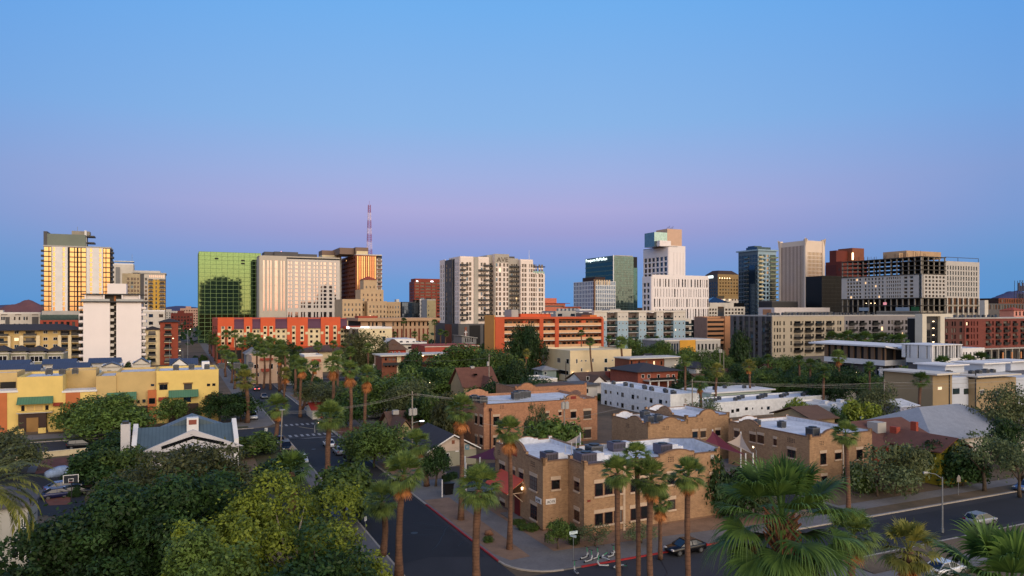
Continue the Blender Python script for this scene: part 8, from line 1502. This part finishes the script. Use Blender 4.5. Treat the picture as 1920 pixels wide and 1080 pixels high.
def car(kind, mat, x, y, rz, label, lights=None, group=None):
    t = thing('parked_car', label, 'pickup' if kind == 'pickup' else 'van' if kind == 'van' else 'car', (x, y, .03), rz, group); bs, cs, rf = KIND[kind]; q = MB()
    loft(q, bs, lambda s: [(s[0], -s[1] * .86, s[2]), (s[0], s[1] * .86, s[2]), (s[0], s[1], s[2] + (s[3] - s[2]) * .3), (s[0], s[1], s[2] + (s[3] - s[2]) * .72), (s[0], s[1] * .88, s[3]), (s[0], -s[1] * .88, s[3]), (s[0], -s[1], s[2] + (s[3] - s[2]) * .72), (s[0], -s[1], s[2] + (s[3] - s[2]) * .3)])
    q.build('body', mat, t, True); q = MB(); loft(q, cs, lambda s: [(s[0], -s[1], s[3]), (s[0], s[1], s[3]), (s[0], s[2], s[4]), (s[0], -s[2], s[4])]); q.build('window_glass', gdark, t); q = MB(); w = cs[1][2]
    q.box(rf[0] - .05, -w - .02, rf[2] - .03, rf[1] + .1, w + .02, rf[2] + .05)
    for sy in (-1, 1):
        for i in range(len(cs) - 1): q.tube([(cs[i][0], sy * cs[i][2], cs[i][4]), (cs[i + 1][0], sy * cs[i + 1][2], cs[i + 1][4])], .05, 4)
        xm = (rf[0] + rf[1]) / 2; q.tube([(xm, sy * (cs[1][1] + .01), cs[1][3]), (xm, sy * (w + .01), rf[2])], .05, 4)
        if kind == 'van': q.box(-2.5, sy * .94 - .01, 1.2, .2, sy * .9 + .03 * sy, 2.1)
    q.build('roof', mat, t); L_ = bs[-1][0]
    if kind == 'pickup': MB().box(-2.6, -.75, 1.1, -.85, .75, 1.135).build('truck_bed', dmetal, t)
    for sx in (-.62 * L_, .62 * L_):
        for sy in (-1, 1):
            q = MB(); yy = sy * (bs[2][1] - .1); q.tube([(sx, yy - .11, .34), (sx, yy + .11, .34)], .34, 14); wl = q.build('wheel', tyre, t); q = MB(); q.tube([(sx, yy + sy * .08, .34), (sx, yy + sy * .125, .34)], .21, 10); q.build('rim', rimm, wl)
    for sy in (-1, 1):
        yy = sy * bs[-2][1] * .74; q = MB(); q.box(L_ - .2, yy - .18, bs[-2][3] - .2, L_ - .02, yy + .18, bs[-2][3] - .04); q.build('headlight', lit_head if lights == 'head' else headl, t)
        yy = sy * bs[1][1] * .78; q = MB(); q.box(bs[0][0] - .03, yy - .16, bs[1][3] - .26, bs[0][0] + .12, yy + .16, bs[1][3] - .06); q.build('taillight', lit_tail if lights == 'tail' else taill, t)
    return t
away, tow, right, left = TH + math.pi / 2, TH - math.pi / 2, TH, TH + math.pi
blk_, wht, slv, nvy, gry, dkb = paintm('black_car_paint', (18, 19, 24)), paintm('white_car_paint', (212, 214, 220)), paintm('silver_car_paint', (146, 150, 160)), paintm('navy_car_paint', (26, 34, 78)), paintm('grey_car_paint', (84, 88, 98)), paintm('blue_car_paint', (92, 118, 168))
for kd, m_, px, py, rz, lb in (('sedan', blk_, 1285, 1036, left, 'black sedan parked at the end of the red kerb'), ('hatch', slv, 1838, 984, right, 'silver hatchback parked on the near side of the cross street'), ('sedan', dkb, 1926, 920, left, 'pale blue car cut by the right edge'), ('pickup', wht, 474, 786, tow, 'white pickup facing us on the left of the avenue'), ('suv', blk_, 536, 846, tow, 'dark suv facing us behind the street lamp pole'), ('sedan', nvy, 524, 832, tow, 'navy car behind the dark suv'), ('sedan', wht, 566, 868, tow, 'white car half hidden behind the low fan palm'),
        ('sedan', wht, 617, 838, away, 'white car behind the palm trunk on the right of the avenue'), ('sedan', slv, 636, 851, away, 'silver white sedan between the white and the black car'), ('suv', blk_, 657, 862, away, 'black suv parked on the right of the avenue'), ('sedan', gry, 495, 747, tow, 'grey car far up the avenue'), ('suv', slv, 580, 715, right, 'silver suv in the lot behind the avenue palms'), ('sedan', slv, 576, 727, right, 'silver sedan in front of the silver suv'), ('van', wht, 546, 724, right, 'white van in the lot behind the avenue palms'), ('pickup', wht, 734, 780, left, 'white pickup by the white walls'),
        ('sedan', nvy, 112, 934, right + .2, 'navy sedan nearest in the left parking lot'), ('sedan', dkb, 118, 921, right + .3, 'pale blue car behind the navy sedan'), ('suv', blk_, 152, 841, right, 'black suv on the side street'), ('sedan', wht, 1772, 1078, right, 'white car at the bottom right behind palm fronds'), ('sedan', blk_, 142, 930, right + .2, 'black car in front of the navy sedan')):
    x, y = gp(px, py); car(kd, m_, x, y, rz, lb)
for k, (b_, a, kd, m_, lt) in enumerate(((248, 23, 'sedan', gry, 'tail'), (305, 27.6, 'sedan', blk_, 'tail'), (330, 27.4, 'suv', gry, 'tail'), (352, 22.6, 'sedan', slv, 'head'), (378, 22.4, 'suv', wht, 'head'), (400, 27.2, 'sedan', blk_, 'tail'), (430, 22.5, 'sedan', slv, 'head'), (470, 27.5, 'suv', blk_, 'tail'))): car(kd, m_, *W(a, b_), away if lt == 'tail' else tow, ('car with red tail lamps lit on the far avenue' if lt == 'tail' else 'car with white headlamps lit on the far avenue'), lt, 'cars leaving along the far avenue' if lt == 'tail' else 'cars coming along the far avenue')
# a car under a pale cover
for px, py, mt, rz, lb in ((118, 893, M('blue_grey_car_cover', (136, 156, 188), .7, .2, 2.5), right + .35, 'car under a pale blue cover beside the red gravel'), (703, 783, M('white_car_cover', (206, 208, 214), .7, .12, 2.5), left, 'car under a white cover beside the white walls')):
    x, y = gp(px, py); q = MB(); loft(q, [(-2.4, .7, .1, .75), (-2.1, .95, .05, .95), (-1.1, .97, .05, 1.3), (-.5, .97, .05, 1.45), (.4, .97, .05, 1.44), (1.2, .97, .05, 1.02), (2.1, .92, .05, .85), (2.4, .7, .1, .6)], lambda s: [(s[0], -s[1], s[2]), (s[0], s[1], s[2]), (s[0], s[1] * .95, s[3] * .6), (s[0], s[1] * .66, s[3]), (s[0], -s[1] * .66, s[3]), (s[0], -s[1] * .95, s[3] * .6)])
    o = q.build('covered_car', mt, None, True); o.location = (x, y, .16); o.rotation_euler = (0, 0, rz); tag(o, lb, 'car')
# ---- kick scooters
scw = M('scooter_white', (176, 178, 182), .5)
def scooter(px, py, rz, label, tilt=0.0):
    x, y = gp(px, py); t = thing('kick_scooter', label, 'scooter', (x, y, .15 if tilt < 1 else .16), rz); t.rotation_euler = (tilt, 0, rz); q = MB(); q.box(-.45, -.11, .12, .35, .11, .24); q.box(-.62, -.06, .12, -.45, .06, .26); q.build('deck', scw, t); q = MB(); q.box(-.44, -.075, .242, .3, .075, .255); q.build('deck_grip', black, t)
    q = MB(); q.tube([(.33, 0, .2), (.52, 0, .45), (.44, 0, .62)], [.07, .09, .07], 6); q.build('neck', scw, t); q = MB(); q.tube([(.46, 0, .58), (.36, 0, 1.12)], .05, 6); q.build('stem', M('scooter_green', (60, 140, 104), .5), t); q = MB(); q.tube([(.35, -.26, 1.14), (.37, 0, 1.12), (.35, .26, 1.14)], .03, 6); q.build('handlebar', black, t)
    for xx in (-.6, .56): q = MB(); q.tube([(xx, -.03, .12), (xx, .03, .12)], .12, 12); q.build('wheel', tyre, t)
for px, py, rz, tl, lb in ((1096, 1050, .35, 0, 'leftmost standing scooter near the street sign'), (1104, 1056, .3, 0, 'standing scooter nearest the red kerb'), (1116, 1051, .4, 0, 'standing scooter second from left'), (1146, 1047, .35, 0, 'standing scooter beside the palm trunk'), (1152, 1040, .4, 0, 'standing scooter half behind the palm trunk'), (1132, 1052, 1.9, 1.2, 'scooter fallen over among the standing ones'), (1130, 1066, 2.6, .35, 'scooter left leaning on the road by the red kerb'), (1156, 1064, .2, 1.35, 'scooter lying in the road behind the palm trunk'), (1080, 1078, 1.4, 0, 'scooter at the bottom edge on the road')): scooter(px, py, TH + rz, lb, tl)
# ---- signs and posts
def sign(px, py, H, label, boards, pole=metal, name='street_sign', r=.035):
    x, y = gp(px, py); t = thing(name, label, 'sign', (x, y, .1), TH); q = MB(); q.tube([(0, 0, 0), (0, 0, H)], r, 6); q.build('pole', pole, t)
    for w, h, z, mt, rz, nbar in boards:
        q = MB(); q.box(-w / 2, -.05, z - h / 2, w / 2, -.03, z + h / 2)
        for k in range(nbar): q.mi = 1; q.box(-w * .36, -.056, z + h * (.22 - .3 * k) - h * .06, w * (.36 - .12 * (k % 2)), -.051, z + h * (.22 - .3 * k) + h * .06)
        q.build('sign_board', [mt, M('sign_print', (96, 120, 128), .6)], t, rz=rz)
    return t
sgn = M('pale_sign_face', (204, 222, 226), .4, .04); sgw = M('white_sign_face', (214, 214, 214), .5, .04)
sign(1075, 1062, 3.5, 'corner street name sign with two pale blades beside the scooters', [(.95, .3, 3.35, sgn, 0, 1), (.8, .26, 3.02, sgn, -1.2, 1)]); sign(685, 1012, 2.5, 'small white parking sign on the left verge of the avenue', [(.34, .5, 2.3, sgw, .5, 2)]); sign(890, 1030, 2.8, 'small white sign behind the wide crowned palm trunk', [(.34, .5, 2.6, sgw, .3, 2)]); sign(499, 826, 2.3, 'white square sign by the crosswalk on the left', [(.6, .7, 2.1, sgw, 0, 0)]); sign(657, 797, 2.8, 'white sign by the alley mouth right of the avenue', [(.5, 1.0, 2.4, sgw, .3, 1)])
x, y = gp(548, 870); t = thing('warning_sign', 'grey back of a diamond warning sign beside the avenue', 'sign', (x, y, .1), TH); q = MB(); q.tube([(0, 0, 0), (0, 0, 3)], .04, 6); q.build('pole', metal, t); q = MB(); q.ext([(-.55, -.04, 2.6), (0, -.04, 2.05), (.55, -.04, 2.6), (0, -.04, 3.15)], (0, -.03, 0)); q.box(-.25, -.06, 1.8, .25, -.04, 2.05); q.build('sign_board', M('sign_back_grey', (140, 132, 128), .5), t)
x, y = gp(1797, 930); t = thing('warning_sign', 'grey pentagon back of a road sign on the right verge', 'sign', (x, y, .1), TH); q = MB(); q.tube([(0, 0, 0), (0, 0, 2.6)], .04, 6); q.build('pole', metal, t); q = MB(); q.ext([(-.4, -.04, 1.9), (.4, -.04, 1.9), (.4, -.04, 2.5), (0, -.04, 2.9), (-.4, -.04, 2.5)], (0, -.03, 0)); q.build('sign_board', M('sign_back_grey', (140, 132, 128), .5), t)
for px, py, H_, r, mt, lb, nm in ((829, 934, 2.4, .1, white, 'shorter white post by the parking court', 'post'), (874, 935, 4.8, .09, offwhite, 'taller white post by the parking court', 'post'), (1022, 1019, .9, .07, black, 'short black bollard on the gravel corner', 'bollard'), (1581, 905, 6, .07, offwhite, 'pale post behind the huge palm by the brick wing', 'post')):
    x, y = gp(px, py); q = MB(); q.cyl(0, 0, 0, H_, r, r * .9, 8); q.cyl(0, 0, H_, H_ + .06, r * 1.15, n=8); o = q.build(nm, mt); o.location = (x, y, .1); tag(o, lb, nm)
x, y = gp(840, 928); q = MB(); q.ext([(-.55, -.5, 0), (.55, -.5, 0), (.72, -.5, 1.5), (-.72, -.5, 1.5)], (0, 1, 0)); q.box(-.78, -.6, 1.5, .78, .6, 1.62); o = q.build('waste_bin', black); o.location = (x, y, .12); o.rotation_euler = (0, 0, TH); tag(o, 'large black waste bin beside the white posts', 'bin')
x, y = gp(917, 1006); rg = np.random.default_rng(3); q = MB(); q.tube([(-.5, 0, .05), (-.3, .05, .3), (.1, 0, .38), (.45, 0, .1)], [.1, .34, .36, .12], 7); o = q.build('boulder', M('brown_boulder', (128, 92, 72), .95, .2, 3), None, True); o.location = (x, y, .12); tag(o, 'brown boulder on the gravel verge by the low shrub', 'rock')
x, y = gp(133, 946); t = thing('basketball_hoop', 'basketball hoop with an outlined backboard beside the navy sedan', 'basketball hoop', (x, y, .1), TH); q = MB(); q.tube([(0, .6, 0), (0, .6, 2.6), (0, .1, 3.2)], .06, 6); q.build('pole', dmetal, t); q = MB()
for x0, z0, x1, z1 in ((-.9, 2.8, -.82, 3.9), (.82, 2.8, .9, 3.9), (-.82, 3.82, .82, 3.9), (-.3, 2.95, -.24, 3.4), (.24, 2.95, .3, 3.4), (-.24, 3.34, .24, 3.4), (-.24, 2.95, .24, 3.0)): q.box(x0, -.03, z0, x1, .0, z1)
q.build('backboard_lines', white, t); MB().box(-.9, .002, 2.8, .9, .05, 3.9).build('backboard', M('backboard_dark', (46, 50, 58), .3), t); q = MB(); q.tube([(.23 * math.cos(k * .524), -.28 + .23 * math.sin(k * .524), 2.98) for k in range(13)], .015, 5); q.build('rim', redpaint, t)
# ---- poles, lamps and wires
wood = M('pole_wood', (146, 136, 126), .9, .15, 1.5, fine=7); wood2 = M('dark_pole_wood', (70, 58, 50), .9, .15, 1.5)
POLE = {}
def upole(key, px, Y, top, label, cans=0, arm=2.0, lamp=False, mat=wood, canpy=None):
    x, y = at(px, Y); H_ = zat(top, Y); t = thing('utility_pole', label, 'utility pole', (x, y, .05), TH); q = MB(); q.tube([(0, 0, 0), (0, 0, H_)], [.17, .11], 8); q.build('pole', mat, t)
    if arm: q = MB(); q.box(-arm / 2, -.16, H_ - .7, arm / 2, -.04, H_ - .58); [q.cyl(sx, -.1, H_ - .58, H_ - .38, .05, n=5) for sx in (-arm / 2 + .1, 0.35, arm / 2 - .1)]; q.build('crossarm', wood2, t)
    zc = zat(canpy, Y) if canpy else H_ - 3
    for k in range(cans): an = -.9 + 1.15 * k; q = MB(); q.cyl(math.sin(an) * .55, -math.cos(an) * .5, zc - .6, zc + .5, .3, n=10); q.cyl(math.sin(an) * .55, -math.cos(an) * .5, zc + .5, zc + .62, .1, n=6); q.build('transformer', lgrey, t)
    if lamp: q = MB(); q.tube([(0, 0, zc - 2.0), (1.5, -.3, zc - 1.7)], .04, 5); q.build('lamp_arm', metal, t); q = MB(); q.box(1.3, -.45, zc - 1.8, 2.0, -.15, zc - 1.66); q.build('lamp_head', lampc, t)
    POLE[key] = (x, y, H_); return t
upole('a', 773, 125, 734, 'utility pole with three grey transformers and a small lamp', 3, 1.8, True, canpy=772); upole('b', 1058, 122, 742, 'utility pole with transformers before the orange brick building', 3, 1.8, canpy=760); upole('c', 917, 190, 664, 'utility pole among trees with one pale transformer', 1, 1.6, canpy=682); upole('d', 1298, 160, 711, 'utility pole at the corner of the white apartments', 0, 1.8); upole('e', 1350, 235, 648, 'utility pole with transformers below the grey apartments', 2, 2.2, canpy=658); upole('f', 1357, 240, 657, 'plain utility pole right beside the one with transformers', 0, 0); upole('g', 703, 225, 664, 'utility pole beside the brown dark tree', 1, 1.6, canpy=686); upole('h', 1658, 148, 712, 'thin utility pole by the tall olive tree', 0, 1.6); upole('i', 1061, 225, 678, 'dark pole before the cream apartment house', 0, 0, mat=wood2); upole('j', 1926, 150, 700, 'utility pole beyond the right edge carrying the wires', 0, 1.8); upole('k', 1466, 235, 665, 'dark slim pole before the beige balconies', 0, 0, mat=wood2)
x, y = gp(526, 848); H_ = zat(770, y); t = thing('street_lamp', 'tall pale street lamp pole beside the low fan palm on the avenue', 'street lamp', (x, y, .05), TH); q = MB(); q.tube([(0, 0, 0), (.3, 0, H_)], [.14, .1], 8); q.build('pole', wood, t); q = MB(); q.box(-.2, -.2, H_, .8, .2, H_ + .18); q.build('lamp_head', metal, t); POLE['l'] = (x, y, H_)
def slamp(px, py, top, armpx, label, lit=False):
    x, y = gp(px, py); H_ = zat(top, y); t = thing('street_lamp', label, 'street lamp', (x, y, .1), 0); dx = (armpx - px) * y / F; q = MB(); q.tube([(0, 0, 0), (0, 0, H_)], [.11, .07], 8); q.cyl(0, 0, 0, .5, .16, n=8); q.build('pole', metal, t); q = MB(); q.tube([(0, 0, H_ - .2), (dx * .4, 0, H_ + .35), (dx * .8, 0, H_ + .5)], .04, 6); q.build('arm', metal, t); q = MB(); q.tube([(dx * .8, 0, H_ + .52), (dx * 1.05, 0, H_ + .5)], [.1, .16], 6); q.build('lamp_head', lampw if lit else lgrey, t)
slamp(1767, 1000, 896, 1733, 'tall street lamp with a curved arm over the cross street'); slamp(590, 812, 798, 598, 'short street lamp at the avenue corner', True); slamp(343, 700, 660, 337, 'lit street lamp on the left side of the avenue', True); slamp(318, 690, 637, 325, 'lit street lamp before the brick red block', True); slamp(352, 690, 620, 357, 'lit street lamp far down the avenue', True); slamp(801, 770, 722, 806, 'lit lamp glowing among the trees behind the transformer pole', True); slamp(1600, 735, 702, 1606, 'lit lamp on the pavilion ramp', True); slamp(1640, 740, 698, 1634, 'second lamp by the pavilion, pale globe', True); slamp(1418, 915, 846, 1412, 'bright lit lamp in the brick courtyard behind the huge palm', True); slamp(1575, 740, 703, 1580, 'lamp among the palms left of the pavilion', True); slamp(848, 660, 640, 851, 'lit lamp by the chapel', True)
def wire(label, p, q_, sag=.8, r=.022):
    n = 14; pts = [(p[0] + (q_[0] - p[0]) * k / n, p[1] + (q_[1] - p[1]) * k / n, p[2] + (q_[2] - p[2]) * k / n - sag * 4 * (k / n) * (1 - k / n)) for k in range(n + 1)]; m = MB(); o_ = Vector(pts[0]); m.tube([Vector(v) - o_ for v in pts], r, 4); o = m.build('power_line', M('wire_grey', (150, 146, 140), .6)); o.location = o_; tag(o, label, 'wire')
def tip(k, dx=0.0, dz=-.4): x, y, h = POLE[k]; return (x + dx * VX, y + dx * VY, h + dz)
for k, (dx, nm) in enumerate(((-.8, 'upper'), (.35, 'middle'), (.8, 'lower'))):
    wire('%s overhead wire between the lamp pole and the transformer pole' % nm, tip('l', 0, -.1 - .25 * k), tip('a', dx, -.4)); wire('%s overhead wire between the two transformer poles' % nm, tip('a', dx), tip('b', dx)); wire('%s overhead wire from the white apartments pole to the right edge' % nm, tip('d', dx), tip('j', dx, -.4 - 1.0 * k), 1.2)
wire('low service wire from the transformer pole over the road', tip('a', 0, -7), (*gp(560, 868)[:2], 6.2), .6); wire('service wire from the second transformer pole to the white apartments', tip('b', 0, -4), tip('d', 0, -1), .9); wire('service wire from the second transformer pole towards the gabled office', tip('b', 0, -4.5), (*at(905, 120), 7.2), .7); wire('wire from the tree pole to the right edge over the pavilion yard', tip('h', 0, -.4), tip('j', 0, -1.2), .6); wire('wire from the white apartments pole to the tree pole', tip('d', .3, -.6), tip('h', 0, -.5), .9); wire('thin wire from the tree pole to the brown tree pole', tip('c', 0, -1), tip('g', 0, -1), 1.0)
# ---- wear on the road: sealed cracks and manhole covers
tar = M('tar_seam', (20, 20, 24), .5); r_ = random.Random(9)
for k in range(26):
    a, b_ = (r_.uniform(20.6, 29), r_.uniform(70, 150)) if k < 14 else (r_.uniform(32, 150), r_.uniform(54, 62)); an = r_.choice((0, 1.57, 1.57, .6)) if k < 14 else r_.choice((0, 0, 1.57, .5)); pts = [(a, b_)]
    for j in range(9): an += r_.uniform(-.35, .35); a += math.cos(an) * 1.1; b_ += math.sin(an) * 1.1; pts.append((a, b_))
    pts = [p for p in pts if (20.3 < p[0] < 29.7 if k < 14 else 53.4 < p[1] < 62.6)]
    if len(pts) > 2: strip('tar_seam', tar, pts, .07, .022, .006)
for a, b_ in ((25, 81), (26.5, 112), (23, 138), (70, 58), (112, 56.5)):
    x, y = W(a, b_); o = MB().cyl(0, 0, .012, .034, .42, n=16).build('manhole_cover', dmetal); o.location = (x, y, 0); tag(o, 'dark round manhole cover in the roadway', 'manhole cover', 'manhole covers')
